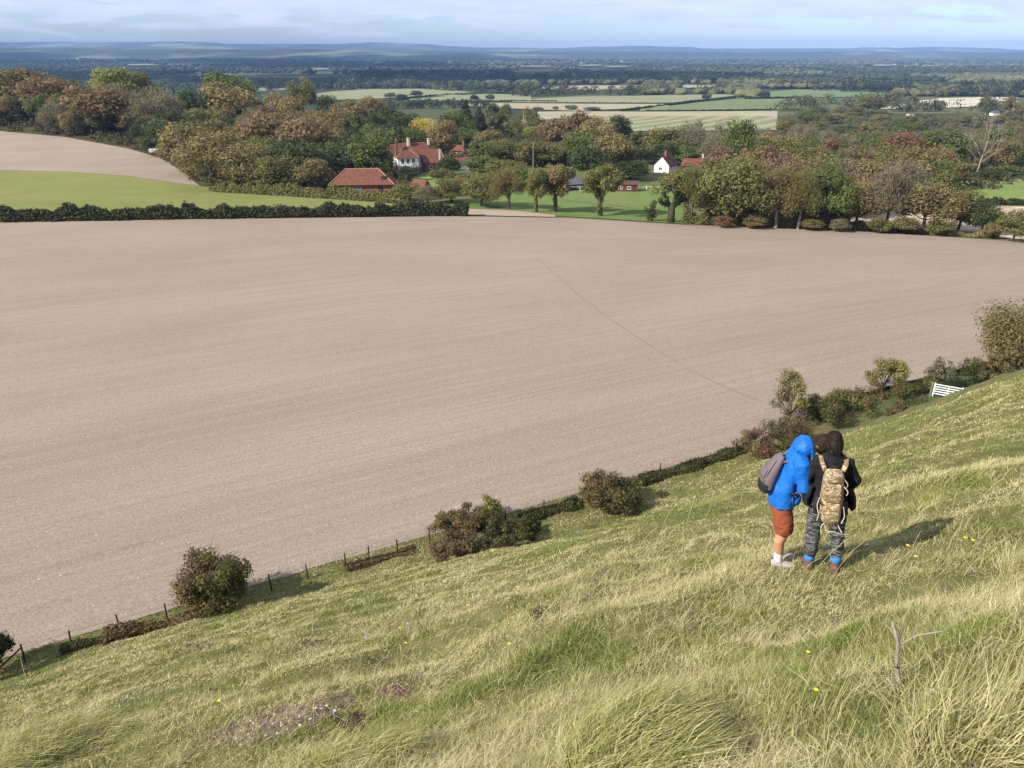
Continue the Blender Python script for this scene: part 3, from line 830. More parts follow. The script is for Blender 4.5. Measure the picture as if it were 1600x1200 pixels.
def make_tree(kind, seed, nleaf=2600, lsize=0.66, h=14.0, r=6.0):
    """(crown mesh, trunk mesh) of one tree 14 m high and about 12 m across"""
    g = np.random.default_rng(seed)
    L = crown_lobes(kind, g, h, r)
    if kind == 'wispy':
        c, nn, var, w = lobe_leaves(L, int(nleaf * 1.3), lsize, g, 0.7, 0.1, 0.8)
        out = unit(c - np.array([0, 0, h * 0.25])) + 0.35 * g.normal(size=c.shape) + np.array([0, 0, 0.35])
        v, f = leaf_quads(c, g.normal(size=c.shape), lsize * (0.28 + 0.2 * g.random(len(c))), 4.2, g, along=unit(out))
    else:
        jit = {'cedar': 0.35, 'conifer': 0.6}.get(kind, 0.5)
        c, nn, var, w = lobe_leaves(L, nleaf, lsize, g, jit, 0.9 if kind == 'cedar' else 0.25, 0.45)
        v, f = leaf_quads(c, nn, lsize * (0.65 + 0.7 * g.random(len(c))), 1.15, g)
    crown = np_mesh("crown", v, f, np.repeat(var, 4))
    mb = MB()
    top = h * (0.9 if kind in ('conifer', 'tall') else 0.55)
    lean = g.normal(size=2) * 0.4
    mb.tube([(0, 0, -1.2), (0, 0, 0.3), (lean[0] * 0.4, lean[1] * 0.4, h * 0.2), (lean[0], lean[1], top)], [q * (1.5 if kind == 'stag' else 1) for q in (0.55, 0.42, 0.34, 0.12)], 8)
    for i in g.choice(len(L), min(12, len(L)), replace=False):
        q = L[i]
        limb(mb, (lean[0] * 0.5, lean[1] * 0.5, min(h * (0.22 + 0.2 * g.random()), q[2] * 0.8)), q[:3] * np.array([0.95, 0.95, 1.0]), 0.17, 0.04, g)
    return crown, mb.mesh("trunk")

TREES = {}
for i, (kind, nl, ls) in enumerate((('round', 2600, .68), ('round', 2600, .68), ('bushy', 2800, .66), ('bushy', 2800, .66), ('broad', 2800, .68), ('oak', 2600, .7),
                                    ('tall', 2400, .62), ('conifer', 2600, .6), ('cedar', 2600, .6), ('wispy', 2400, .6), ('wispy', 2400, .6), ('stag', 1900, .55))):
    TREES.setdefault(kind, []).append(make_tree(kind, 100 + i, int(nl * 1.75), ls * .76))
for i, kind in enumerate(('bushy', 'oak', 'wispy', 'stag', 'round', 'broad')):     # finer leaved, for the nearer rows
    TREES['fine ' + kind] = [make_tree(kind, 140 + i + 10 * k, 9000, 0.37) for k in range(2)]

REG = []        # (object, colour word, form word, zone, px)
FORM = {'round': 'rounded', 'bushy': 'bushy', 'broad': 'spreading', 'oak': 'domed', 'tall': 'tall slim', 'conifer': 'pointed', 'cedar': 'flat-tiered', 'wispy': 'twiggy', 'stag': 'open-crowned'}
def put_tree(kind, pal, x, y, h, w, zone=None, label=None, bark='bark', g=rng, name="tree", group=None):
    fam = TREES[kind]; crown, trunk = fam[g.integers(len(fam))]
    z = float(z_ground(x, y))
    root = empty(name, (float(x), float(y), z), float(g.random() * 2 * PI))
    root.scale = (w / 12.0, w / 12.0, h / 14.0)
    for nm, me, mt in (("trunk", trunk, M[bark]), ("crown", crown, M['leaf ' + pal])):
        o = bpy.data.objects.new(nm, me); C.objects.link(o); o.parent = root
        if not me.materials: me.materials.append(mt)
        o.material_slots[0].link = 'OBJECT'; o.material_slots[0].material = mt
    root["category"] = "tree"
    if label: root["label"] = label; root["group"] = group or "trees around the village"
    else: REG.append((root, pal, FORM[kind.replace('fine ', '')], zone, project(x, y, z)[0]))
    return root

def at_base(px, py):
    x, y, z = cast(px, py, z_low if py < 372 else None, 0.08 if py < 372 else 0.0008, 16.0, n=380); return float(x[0]), float(y[0])
def at_top(px, py, h):
    x, y, z = cast(px, py, z_low, 0.10, 1.6, lift=h, n=240); return float(x[0]), float(y[0])

# ------------------------------------------------------------------ the trees, one by one
# crown tops read off the photograph: (px, top py, crown width px, kind, leaves, height m, label)
KEEP = [(508, 624, 256, 253), (608, 742, 222, 306), (1008, 1062, 238, 316), (1060, 1100, 247, 312), (828, 880, 238, 300), (955, 1000, 282, 270), (342, 378, 168, 330), (868, 918, 276, 262), (1500, 1700, 272, 330)]
TOPS = [
 (20, 101, 92, 'oak', 'olive-brown', 17, "big domed olive-brown oak at the far left end of the skyline wood"),
 (64, 109, 66, 'bushy', 'russet', 16, "rust-topped tree on the left skyline just right of the big domed oak"),
 (98, 117, 50, 'bushy', 'green', 15, "fresh green bushy tree in the dip of the left wood's skyline"),
 (172, 102, 66, 'round', 'yellow-green', 18, "bright yellow-green crown standing highest on the left wood's skyline"),
 (214, 109, 50, 'round', 'olive', 16, "olive round crown just right of the bright yellow-green skyline tree"),
 (150, 127, 84, 'broad', 'russet', 15, "spreading russet tree directly under the bright yellow-green skyline crown"),
 (242, 130, 84, 'wispy', 'pinkish brown', 15, "pinkish-brown half-bare tree in the middle of the left wood's skyline"),
 (302, 134, 58, 'round', 'dark green', 15, "dark green round tree left of the orange domed oak"),
 (352, 107, 72, 'oak', 'green', 18, "domed green tree rising behind the orange-brown oak on the left skyline"),
 (350, 124, 78, 'oak', 'orange', 16, "large orange-brown domed oak in front of the green domed tree"),
 (382, 142, 48, 'round', 'dark green', 14, "dark green tree tucked against the right side of the orange domed oak"),
 (395, 163, 56, 'wispy', 'pinkish brown', 13, "twiggy pink-brown tree beside the half-hidden chimneys in the wood"),
 (468, 118, 42, 'round', 'olive', 17, "pale olive tree standing tall against the far pasture left of centre"),
 (425, 142, 42, 'round', 'orange', 14, "small orange crown left of the pale olive tree"),
 (447, 147, 44, 'oak', 'orange', 14, "golden-orange crown right under the pale olive tree"),
 (510, 147, 40, 'round', 'dark green', 14, "dark green crown in front of the left end of the far pale pasture"),
 (408, 172, 66, 'broad', 'russet', 15, "broad russet crown above the soft olive-brown trees of the left wood"),
 (470, 176, 80, 'broad', 'russet', 15, "widest russet crown in the heart of the wood, left of the white house"),
 (545, 152, 50, 'oak', 'olive-brown', 14, "olive-brown crown on the wood's top edge above the red barn"),
 (577, 147, 42, 'oak', 'orange', 15, "tawny orange crown rising at the wood's top edge before the far pasture"),
 (602, 160, 44, 'bushy', 'dark green', 15, "dark bushy tree right of the tawny crown, behind the white house"),
 (632, 168, 48, 'bushy', 'dark green', 15, "dark tree left of the yellow maple, behind the white house chimneys"),
 (592, 186, 54, 'bushy', 'dark green', 16, "blackish-green evergreen left of the white house"),
 (625, 196, 40, 'conifer', 'dark green', 15, "pointed dark evergreen against the left gable of the white house"),
 (585, 226, 56, 'bushy', 'green', 13, "glossy green tree between the red barn and the white house"),
 (661, 183, 42, 'round', 'yellow', 13, "bright yellow autumn maple right behind the white house"),
 (690, 184, 48, 'oak', 'orange', 13, "amber-brown tree touching the right side of the yellow maple"),
 (707, 166, 52, 'bushy', 'green', 15, "green tree standing behind the amber-brown tree and the maple"),
 (727, 156, 40, 'conifer', 'dark green', 17, "tallest dark pointed conifer right of the yellow maple"),
 (748, 166, 40, 'conifer', 'dark green', 16, "second dark conifer, left of the pale-stemmed trees"),
 (772, 163, 40, 'tall', 'grey-green', 17, "tall grey-green tree with pale stem beside the dark conifers"),
 (796, 165, 38, 'tall', 'grey-green', 17, "tall pale-stemmed tree in the middle of the slim grey-green group"),
 (818, 171, 38, 'tall', 'olive', 16, "tall olive tree with pale stem at right of the slim group"),
 (838, 178, 34, 'tall', 'grey-green', 15, "last slim grey-green tree before the big russet chestnuts"),
 (832, 196, 30, 'round', 'yellow-green', 11, "small yellow-green tree under the slim pale-stemmed trees"),
 (862, 182, 46, 'oak', 'russet', 15, "russet chestnut at left of the rusty clump in the village centre"),
 (893, 169, 62, 'oak', 'russet', 16, "tallest russet chestnut over the village centre"),
 (936, 178, 52, 'oak', 'orange', 15, "orange chestnut right of the tallest russet one"),
 (966, 178, 46, 'round', 'dark green', 15, "dark green round tree right of the orange chestnut"),
 (1001, 203, 30, 'round', 'dark green', 11, "small dark tree at the foot of the striped field"),
 (912, 197, 54, 'bushy', 'green', 13, "mid-green tree under the russet and orange chestnuts"),
 (958, 204, 62, 'broad', 'olive-brown', 14, "spreading olive-brown chestnut left of the white cottage"),
 (922, 220, 56, 'bushy', 'dark green', 11, "dark green bushy tree above the roadside trees in the village"),
 (870, 216, 46, 'bushy', 'olive-brown', 11, "olive-brown tree right behind the slate-roofed house"),
 (1040, 197, 62, 'round', 'olive', 14, "olive tree behind the white cottage, below the striped field"),
 (1086, 184, 62, 'wispy', 'pinkish brown', 15, "tall twiggy mauve-brown tree between the striped field and the red roof"),
 (1128, 186, 54, 'wispy', 'pinkish brown', 14, "second mauve-brown twiggy tree, touching the big green one"),
 (1158, 183, 54, 'round', 'green', 15, "big rounded green tree at the right end of the striped field"),
 (1040, 220, 40, 'round', 'dark green', 10, "dark purple-green tree directly behind the white cottage chimney"),
 (1002, 226, 40, 'bushy', 'dark green', 10, "dark green tree touching the left gable of the white cottage"),
 (1078, 222, 50, 'bushy', 'green', 10, "green garden tree between the white cottage and the red roof"),
 (1130, 226, 48, 'round', 'reddish', 10, "reddish-brown copper tree right of the small red roof"),
 (986, 246, 56, 'bushy', 'dark green', 11, "very dark evergreen above the stable in the paddock"),
 (1212, 203, 46, 'oak', 'orange', 13, "orange domed tree left of its rounder orange twin"),
 (1237, 206, 50, 'oak', 'orange', 13, "round orange-brown tree at the left edge of the grey-green wood"),
 (1301, 214, 40, 'round', 'reddish', 13, "brick-red tree left of the pale leafless one"),
 (1322, 226, 48, 'wispy', 'grey-brown', 14, "pale leafless grey tree right of the brick-red one"),
 (1388, 224, 46, 'cedar', 'green', 13, "flat-tiered green cedar in the right-hand wood"),
 (1410, 200, 58, 'broad', 'reddish', 14, "wide dull-red tree behind the green cedar"),
 (1438, 224, 58, 'oak', 'olive-brown', 14, "golden-brown domed oak right of the cedar"),
 (1478, 230, 40, 'round', 'reddish', 13, "dark plum-red tree right of the golden-brown oak"),
 (1482, 192, 66, 'bushy', 'green', 16, "big green tree left of the bleached dead tree"),
 (1562, 190, 60, 'bushy', 'green', 15, "dark green tree right behind the bleached dead tree"),
 (1592, 192, 44, 'wispy', 'grey-brown', 15, "grey leafless tree at the far right edge of the wood"),
 (1502, 250, 44, 'oak', 'orange', 11, "small tawny tree below the bleached dead tree"),
 (1366, 248, 56, 'oak', 'reddish', 12, "red-brown tree directly below the green cedar"),
 (1590, 258, 60, 'bushy', 'green', 9, "low green tree beside the right-hand paddock"),
 (1550, 262, 46, 'bushy', 'dark green', 8, "dark low evergreen behind the right-hand paddock"),
 (1546, 150, 26, 'tall', 'grey-green', 14, "slim grey tree standing in front of the tan harvested field"),
 (1588, 152, 34, 'tall', 'olive-brown', 14, "brown slim tree at the right end of the tan harvested field"),
 (1428, 150, 26, 'tall', 'grey-green', 14, "dark slim tree cutting across the left of the tan field"),
 (1362, 146, 40, 'round', 'olive', 12, "rounded olive tree left of the tan harvested field"),
]
for px, py, wpx, kind, pal, h, lab in TOPS:
    for _ in range(4):
        x, y = at_top(px, py, h); d = project(x, y, float(z_ground(x, y)))[2]
        w = wpx * d / 1250 * 1.08
        if w < 1.02 * h: break
        h = min(23.0, 0.5 * h + 0.5 * w / 0.98)
    for _ in range(9):                          # never in front of a building it stands behind
        base = project(x, y, float(z_ground(x, y)))[1]
        if h < 4.5 or not any(a - wpx * .35 < px < b + wpx * .35 and d < dd + 7 and base > c - 2 for a, b, c, dd in KEEP): break
        h *= .86; x, y = at_top(px, py, h); d = project(x, y, float(z_ground(x, y)))[2]
    put_tree(kind, pal, x, y, h, wpx * d / 1250 * 1.08, None, lab, 'pale_bark' if kind == 'tall' else 'bark')

# trees whose feet can be seen: (px, foot py, top py, crown width px, kind, leaves, bark, label)
FEET = [
 (1078, 349, 264, 62, 'fine wispy', 'olive', 'bark', "thin olive roadside tree at the left end of the row behind the field"),
 (1120, 351, 255, 84, 'fine bushy', 'olive', 'bark', "full olive tree second from the left in the row behind the field"),
 (1166, 353, 252, 84, 'fine broad', 'olive', 'bark', "wide olive tree with dark shade below, left part of the field row"),
 (1212, 355, 262, 70, 'fine wispy', 'olive-brown', 'pale_bark', "brownish twiggy tree in the row with a pale leaning stem"),
 (1247, 357, 263, 58, 'fine wispy', 'olive', 'pale_bark', "loose olive tree with two pale bare stems in the field row"),
 (1292, 357, 262, 82, 'fine oak', 'green', 'bark', "greenest oak in the middle of the row behind the field"),
 (1337, 359, 280, 64, 'fine oak', 'orange', 'bark', "tawny oak right of the greenest one in the field row"),
 (1382, 361, 264, 74, 'fine wispy', 'grey-brown', 'bark', "grey-brown twiggy tree in the row right of the tawny oak"),
 (1442, 362, 286, 88, 'fine oak', 'olive-brown', 'pale_bark', "wide olive-brown oak on forked pale stems near the chalk bank"),
 (1496, 362, 292, 62, 'fine bushy', 'olive', 'bark', "olive bushy tree between the forked oak and the dark thorn"),
 (1532, 365, 312, 56, 'fine bushy', 'dark green', 'bark', "dark leaning thorn at the right end of the row by the chalk bank"),
 (1090, 296, 257, 62, 'bushy', 'olive', 'bark', "olive tree just below the small red roof"),
 (838, 331, 258, 46, 'fine stag', 'olive', 'ivy_bark', "left of the two ivy-stemmed trees by the paddock"),
 (868, 331, 252, 56, 'fine stag', 'olive-brown', 'ivy_bark', "right of the two ivy-stemmed trees, leaning, by the paddock"),
 (938, 337, 256, 66, 'fine stag', 'olive', 'ivy_bark', "single ivy-stemmed tree in front of the paddock"),
 (795, 327, 264, 56, 'fine wispy', 'olive-brown', 'bark', "twiggy olive-brown tree at the end of the long hedge"),
 (752, 322, 268, 60, 'fine bushy', 'olive', 'bark', "olive tree over the right end of the long dark hedge"),
 (706, 316, 276, 54, 'fine bushy', 'olive', 'bark', "olive bushy tree below the white house lawn"),
 (668, 318, 290, 44, 'fine wispy', 'pinkish brown', 'bark', "low mauve leafless thicket tree right of the barn"),
 (636, 312, 284, 40, 'bushy', 'olive', 'bark', "small olive tree at the right corner of the red barn"),
 (345, 294, 205, 104, 'fine broad', 'olive-brown', 'bark', "wide soft olive-brown tree at the corner of the green field"),
 (440, 300, 238, 76, 'fine bushy', 'olive', 'bark', "olive tree on the wood's near edge, left of the red barn"),
 (478, 300, 246, 66, 'fine oak', 'olive-brown', 'bark', "brown-olive tree touching the left end of the red barn"),
 (390, 298, 222, 80, 'fine bushy', 'olive-brown', 'bark', "olive-brown tree on the wood's near edge above the green field"),
 (298, 274, 186, 84, 'bushy', 'olive-brown', 'bark', "olive-brown tree overhanging the tip of the upper ploughed field"),
 (702, 273, 244, 34, 'bushy', 'dark green', 'bark', "dark garden evergreen at the right corner of the white farmhouse"),
 (690, 284, 262, 36, 'bushy', 'olive', 'bark', "low olive garden tree at the right edge of the farmhouse lawn"),
 (752, 276, 240, 48, 'bushy', 'green', 'bark', "green garden tree right of the small white outbuilding"),
 (786, 280, 246, 54, 'bushy', 'olive', 'bark', "olive garden tree under the pale-stemmed slim trees"),
 (735, 296, 268, 46, 'bushy', 'olive-brown', 'bark', "olive-brown tree below the small white outbuilding"),
 (820, 290, 256, 50, 'bushy', 'green', 'bark', "green tree in front of the telegraph pole"),
 (640, 282, 256, 30, 'bushy', 'dark green', 'bark', "dark evergreen shrubbery between barn and farmhouse front"),
 (258, 243, 186, 56, 'bushy', 'dark green', 'bark', "dark tree behind the white trailer by the upper field"),
]
for px, fy, ty, wpx, kind, pal, bk, lab in FEET:
    x, y = at_base(px, fy); d = project(x, y, float(z_ground(x, y)))[2]
    put_tree(kind, pal, x, y, (fy - ty) * d / 1250 * 1.03, wpx * d / 1250 * 1.1, None, lab, bk)

def fill_wood(seed, edge, ytop, ybot, px0, px1, row, gap, palf, zonef, hh, most):
    g = np.random.default_rng(seed); n = 0
    y = min(v for _, v in ytop); rows = []
    while y < 330: rows.append(y); y += row
    for q in rows:
        px = px0 + g.random() * gap
        while px < px1 and n < most:
            p = px + g.normal() * gap * 0.18; yy = q + g.normal() * row * 0.22; px += gap * (0.85 + 0.3 * g.random())
            if yy < np.interp(p, *zip(*ytop)) + 3 or yy > np.interp(p, *zip(*ybot)): continue
            h = hh * (0.85 + 0.3 * g.random())
            x, yw = at_top(p, yy, h); d = project(x, yw, float(z_ground(x, yw)))[2]
            if d > 1250: continue
            base = project(x, yw, float(z_ground(x, yw)))[1]
            if base > np.interp(p, *zip(*edge)) - 1: continue
            if any(a - 14 < p < b + 14 and d < dd + 4 and base > c - 2 for a, b, c, dd in KEEP): continue
            pals = palf(p, yy); pal = pals[g.integers(len(pals))]
            kinds = ['wispy', 'wispy', 'bushy'] if pal in ('pinkish brown', 'grey-brown') else ['round', 'bushy', 'broad', 'oak', 'bushy']
            kind = kinds[g.integers(len(kinds))]
            w = max(h * (0.85 + 0.35 * g.random()), gap * 1.15 * d / 1250 * (0.9 + 0.3 * g.random()))
            put_tree(kind, pal, x, yw, h, w, zonef(p, yy), None, 'bark', g); n += 1

def pal_left(p, y):
    if p > 560: return ['dark green', 'green', 'dark green']
    if p > 255 and y > 188: return ['olive-brown', 'olive', 'olive-brown', 'olive', 'green'] if p < 430 else ['olive-brown', 'green', 'olive', 'russet', 'dark green']
    if p > 400: return ['russet', 'olive-brown', 'olive-brown', 'green', 'olive', 'olive']
    return ['olive', 'olive-brown', 'russet', 'grey-brown', 'olive-brown', 'dark green', 'olive', 'green', 'olive']
def zone_left(p, y):
    if p < 130: return "above the left of the upper field"
    if p < 255: return "up left of the white trailer"
    if p < 400: return "above the upper field's tip"
    if p < 505: return "up behind the green field"
    return "behind the red barn"
fill_wood(3, LEFT_EDGE, [(-60, 104), (20, 112), (100, 124), (160, 128), (250, 132), (330, 138), (390, 150), (450, 156), (560, 158), (640, 178)],
          [(-60, 168), (0, 170), (100, 180), (200, 196), (250, 206), (285, 224), (330, 238), (500, 248), (520, 236), (600, 214), (640, 205)],
          -40, 640, 13.0, 29.0, pal_left, zone_left, 13.5, 130)
def pal_right(p, y):
    if y < 205: return ['grey-green', 'olive', 'pinkish brown', 'grey-green', 'grey-brown', 'olive', 'olive-brown', 'green']
    return ['olive-brown', 'olive', 'russet', 'olive-brown', 'russet', 'olive', 'green', 'grey-brown', 'reddish', 'olive']
def zone_right(p, y):
    if y < 190: return "below the tan harvested field" if p > 1360 else "right of the striped field"
    if p < 1240: return "right of the small red roof"
    if p < 1350: return "around the pale leafless tree"
    if p < 1470: return "around the green cedar"
    return "around the bleached dead tree"
fill_wood(4, [(1050, 318), (1200, 345), (1480, 335), (1510, 296), (1660, 262)], [(1050, 236), (1150, 232), (1185, 214), (1205, 178), (1230, 156), (1300, 152), (1400, 168), (1500, 168), (1560, 164), (1660, 164)],
          [(1050, 252), (1150, 256), (1300, 264), (1420, 268), (1480, 262), (1520, 244), (1660, 244)],
          1070, 1650, 12.0, 27.0, pal_right, zone_right, 12.5, 165)
def pal_mid(p, y): return ['dark green', 'green', 'olive', 'olive-brown']
fill_wood(5, [(640, 250), (760, 268), (860, 272), (1060, 268)], [(640, 186), (700, 186), (760, 192), (850, 206), (960, 214), (1010, 216), (1060, 206)], [(640, 190), (700, 196), (760, 236), (830, 232), (960, 232), (1060, 214)],
          700, 1060, 15.0, 34.0, pal_mid, lambda p, y: "between white farmhouse and cottage", 11.0, 26)

def finish_labels():
    """every filler tree is told apart by colour, form, place and its order from the left"""
    from collections import defaultdict
    D = defaultdict(list)
    for o, pal, form, zone, px in REG: D[(pal, form, zone)].append((float(px), o))
    W = ["", "first", "second", "third", "fourth", "fifth", "sixth", "seventh", "eighth", "ninth", "tenth", "eleventh", "twelfth"]
    for (pal, form, zone), L in D.items():
        L.sort(key=lambda t: t[0])
        for i, (px, o) in enumerate(L):
            if len(L) == 1: o["label"] = f"{pal} {form} tree {zone}"
            else: o["label"] = f"{W[min(i + 1, 12)]} from left of the {pal} {form} trees {zone}"
            o["group"] = "trees of the autumn woods"
finish_labels()

def hedge_leaves(pts, n, h, w, size, g, zf=None, rag=0.0):
    """leaf faces filling a lumpy bank of hedge along world points"""
    pts = np.array(pts, float); seg = np.hypot(*np.diff(pts, axis=0).T); cum = np.concatenate([[0], np.cumsum(seg)])
    t = g.random(n) * cum[-1]
    x = np.interp(t, cum, pts[:, 0]); y = np.interp(t, cum, pts[:, 1])
    dx = np.interp(t, cum, np.gradient(pts[:, 0], cum)); dy = np.interp(t, cum, np.gradient(pts[:, 1], cum))
    ln = np.hypot(dx, dy); nx, ny = -dy / ln, dx / ln
    hh = h * (0.62 + 0.62 * vnoise(t / 2.6, t * 0, 91) + 0.30 * (vnoise(t / 0.9, t * 0, 92) - 0.5)); hh = hh * (1 - rag + rag * 2.1 * vnoise(t / 1.5, t * 0, 95) ** 1.5 + rag * .5 * g.random(n) ** 3); ww = w * (0.75 + 0.5 * vnoise(t / 3.4, t * 0, 93)) * (1 - rag * .4 + rag * .8 * vnoise(t / 1.1, t * 0, 96))
    a = g.random(n) * PI; r = 1 - 0.4 * g.random(n) ** 2; r *= 1 + 0.08 * g.normal(size=n)
    off = np.cos(a) * ww * 0.5 * r; up = np.maximum(np.sin(a) ** 0.7 * hh * r, 0.05)
    X, Y = x + nx * off, y + ny * off
    c = np.stack([X, Y, (zf or z_ground)(X, Y) + up], 1)
    nn = np.stack([nx * np.cos(a), ny * np.cos(a), np.sin(a)], 1) + 0.55 * g.normal(size=(n, 3))
    var = np.clip(0.25 + 0.5 * vnoise(t / 1.3, up / 0.8, 94) + 0.2 * g.normal(size=n), 0, 1)
    return c, nn, var

M['hedge_leaf'] = leaf_mat("hedge_leaves", (0.026, 0.036, 0.014), (0.105, 0.108, 0.044))
def field_edge_hedge():
    g = np.random.default_rng(8)
    px = np.linspace(-260, 732, 60); x, y, z = cast(px, far_edge(px) - 1.0, z_low)
    c, nn, var = hedge_leaves(np.stack([x, y], 1), 26000, 2.9, 3.0, 0.5, g)
    v, f = leaf_quads(c, nn, 0.34 + 0.3 * g.random(len(c)), 1.2, g)
    tag(link("hedge", np_mesh("hedge", v, f, np.repeat(var, 4)), M['hedge_leaf']), "long dark trimmed hedge along the far edge of the big ploughed field", "hedge")
field_edge_hedge()
def paddock_hedges():
    for lab, (a, b, ya, yb), h, n in (("dark green hedge below the right-hand paddock above the bare chalk", (1528, 1720, 318, 322), 1.9, 3600),
                                      ("low hedge along the wood's foot above the green field, left of the barn", (330, 640, 299, 318), 3.3, 11000)):
        g = np.random.default_rng(len(lab))
        px = np.linspace(a, b, 16); x, y, z = cast(px, np.linspace(ya, yb, 16))
        c, nn, var = hedge_leaves(np.stack([x, y], 1), n, h, 2.2, 0.4, g)
        v, f = leaf_quads(c, nn, 0.3 + 0.25 * g.random(len(c)), 1.2, g)
        tag(link("hedge", np_mesh("hedge", v, f, np.repeat(var, 4)), M['hedge_leaf'] if n < 5000 else M['leaf olive']), lab, "hedge")
paddock_hedges()
def field_edge_scrub():
    g = np.random.default_rng(55)
    for a, b, h, n, mt, lab in ((1066, 1345, 3.6, 16000, 'leaf olive', "dense scrubby undergrowth along the field edge beneath the left row trees"), (1340, 1560, 1.5, 6000, 'leaf olive-brown', "low brown scrub along the field edge below the forked oak")):
        px = np.linspace(a, b, 24); x, y, z = cast(px, far_edge(px) - 3.5, z_low)
        c, nn, var = hedge_leaves(np.stack([x, y], 1), n, h, 3.0, .4, g, z_low, .7)
        v, f = leaf_quads(c, nn, .26 + .26 * g.random(n), 1.2, g)
        tag(link("undergrowth_hedge", np_mesh("undergrowth_hedge", v, f, np.repeat(var, 4)), M[mt]), lab, "scrub")
field_edge_scrub()

# a bleached dead tree above the right-hand paddock
def dead_tree():
    g = np.random.default_rng(12)
    x, y = at_base(1524, 279); d = project(x, y, float(z_ground(x, y)))[2]; h = 74 * d / 1250
    root = empty("dead_tree", (x, y, float(z_ground(x, y))))
    tag(root, "bleached leafless dead tree with forked white limbs beside the right-hand paddock", "tree", "trees around the village")
    t = MB(); t.tube([(0, 0, -1), (0.2, 0, h * 0.15), (0.5, 0, h * 0.34), (0.9, 0, h * 0.5)], [0.45, 0.35, 0.28, 0.2], 8); t.build("trunk", M['dead_wood'], root, True)
    b = MB()
    def grow(p, q, r, lev):
        pts = limb(b, p, q, r, r * 0.55, g, 4, 0.08)
        if lev == 0: return
        for k in range(3 if lev > 1 else 4):
            e = pts[-1] if k < 2 else pts[2]
            dirn = (Vector(q) - Vector(p)); ln = dirn.length * (0.55 + 0.25 * g.random())
            dv = dirn.normalized() + Vector(tuple(g.normal(size=3))) * 0.45 + Vector((0, 0, 0.25))
            grow(e, e + dv.normalized() * ln, r * 0.5, lev - 1)
    for q, z0 in (((-5.5, 0, h * 0.62), 0.3), ((-2.6, 1, h * 0.74), 0.4), ((1.4, 0, h * 0.9), 0.48), ((4.5, -1, h * 0.78), 0.46), ((6.2, 1, h * 0.55), 0.32), ((3.0, 2, h * 0.85), 0.45)):
        grow((0.2 + z0, 0, h * z0), q, 0.14, 2)
    b.build("limb", M['dead_wood'], root, True)
dead_tree()

# an ivy-clad stump and a many-limbed pollard in front of the paddock
def stump_and_pollard():
    g = np.random.default_rng(14)
    x, y = at_base(1018, 345); d = project(x, y, float(z_ground(x, y)))[2]; k = d / 1250
    root = empty("ivy_stump", (x, y, float(z_ground(x, y))))
    tag(root, "thin ivy-clad stump standing alone at the field edge before the paddock", "tree stump")
    m = MB(); m.tube([(0, 0, -.5), (0, 0, 10 * k), (0.3, 0, 26 * k)], [0.35, 0.3, 0.15], 7); m.build("trunk", M['ivy_bark'], root, True)
    lob = [(g.normal() * .5, g.normal() * .5, (4 + 24 * g.random()) * k, .7, .7, .8) for _ in range(14)]
    c, nn, var, w = lobe_leaves(lob, 700, .3, g); v, f = leaf_quads(c, nn, 0.32, 1.1, g)
    link("ivy", np_mesh("ivy", v, f, np.repeat(var, 4)), M['leaf dark green'], root)
    x, y = at_base(1048, 347); d = project(x, y, float(z_ground(x, y)))[2]; k = d / 1250
    root = empty("pollard_tree", (x, y, float(z_ground(x, y))))
    tag(root, "many-limbed pollard with a thick ivy stem at the paddock's right corner", "tree", "trees around the village")
    m = MB(); m.tube([(0, 0, -.6), (0, 0, 8 * k), (0, 0, 28 * k)], [1.2, 0.95, 0.8], 9); lobes = []
    for q in ((-14, 62), (-7, 74), (2, 70), (9, 78), (20, 66), (26, 50), (-20, 48)):
        pts = limb(m, (q[0] * .15 * k, 0, 24 * k), (q[0] * k, g.normal() * 1.2, q[1] * k * 0.72), 0.5, 0.16, g)
        for p in pts[1:]: lobes.append((p.x, p.y, p.z, .7, .7, .9))
    m.build("trunk", M['ivy_bark'], root, True)
    c, nn, var, w = lobe_leaves(lobes, 1500, .35, g); v, f = leaf_quads(c, nn, 0.32, 1.1, g)
    link("ivy", np_mesh("ivy", v, f, np.repeat(var, 4)), M['leaf dark green'], root)
    lob = [(q[0] * k + g.normal(), g.normal() * 1.5, q[1] * k * (0.75 + .3 * g.random()), 1.5, 1.5, 1.5) for q in ((-14, 62), (-7, 74), (2, 70), (9, 78), (20, 66)) for _ in range(4)]
    c, nn, var, w = lobe_leaves(lob, 1800, .4, g, fill=.7); v, f = leaf_quads(c, nn, 0.42, 1.1, g)
    link("crown", np_mesh("crown", v, f, np.repeat(var, 4)), M['leaf olive'], root)
stump_and_pollard()

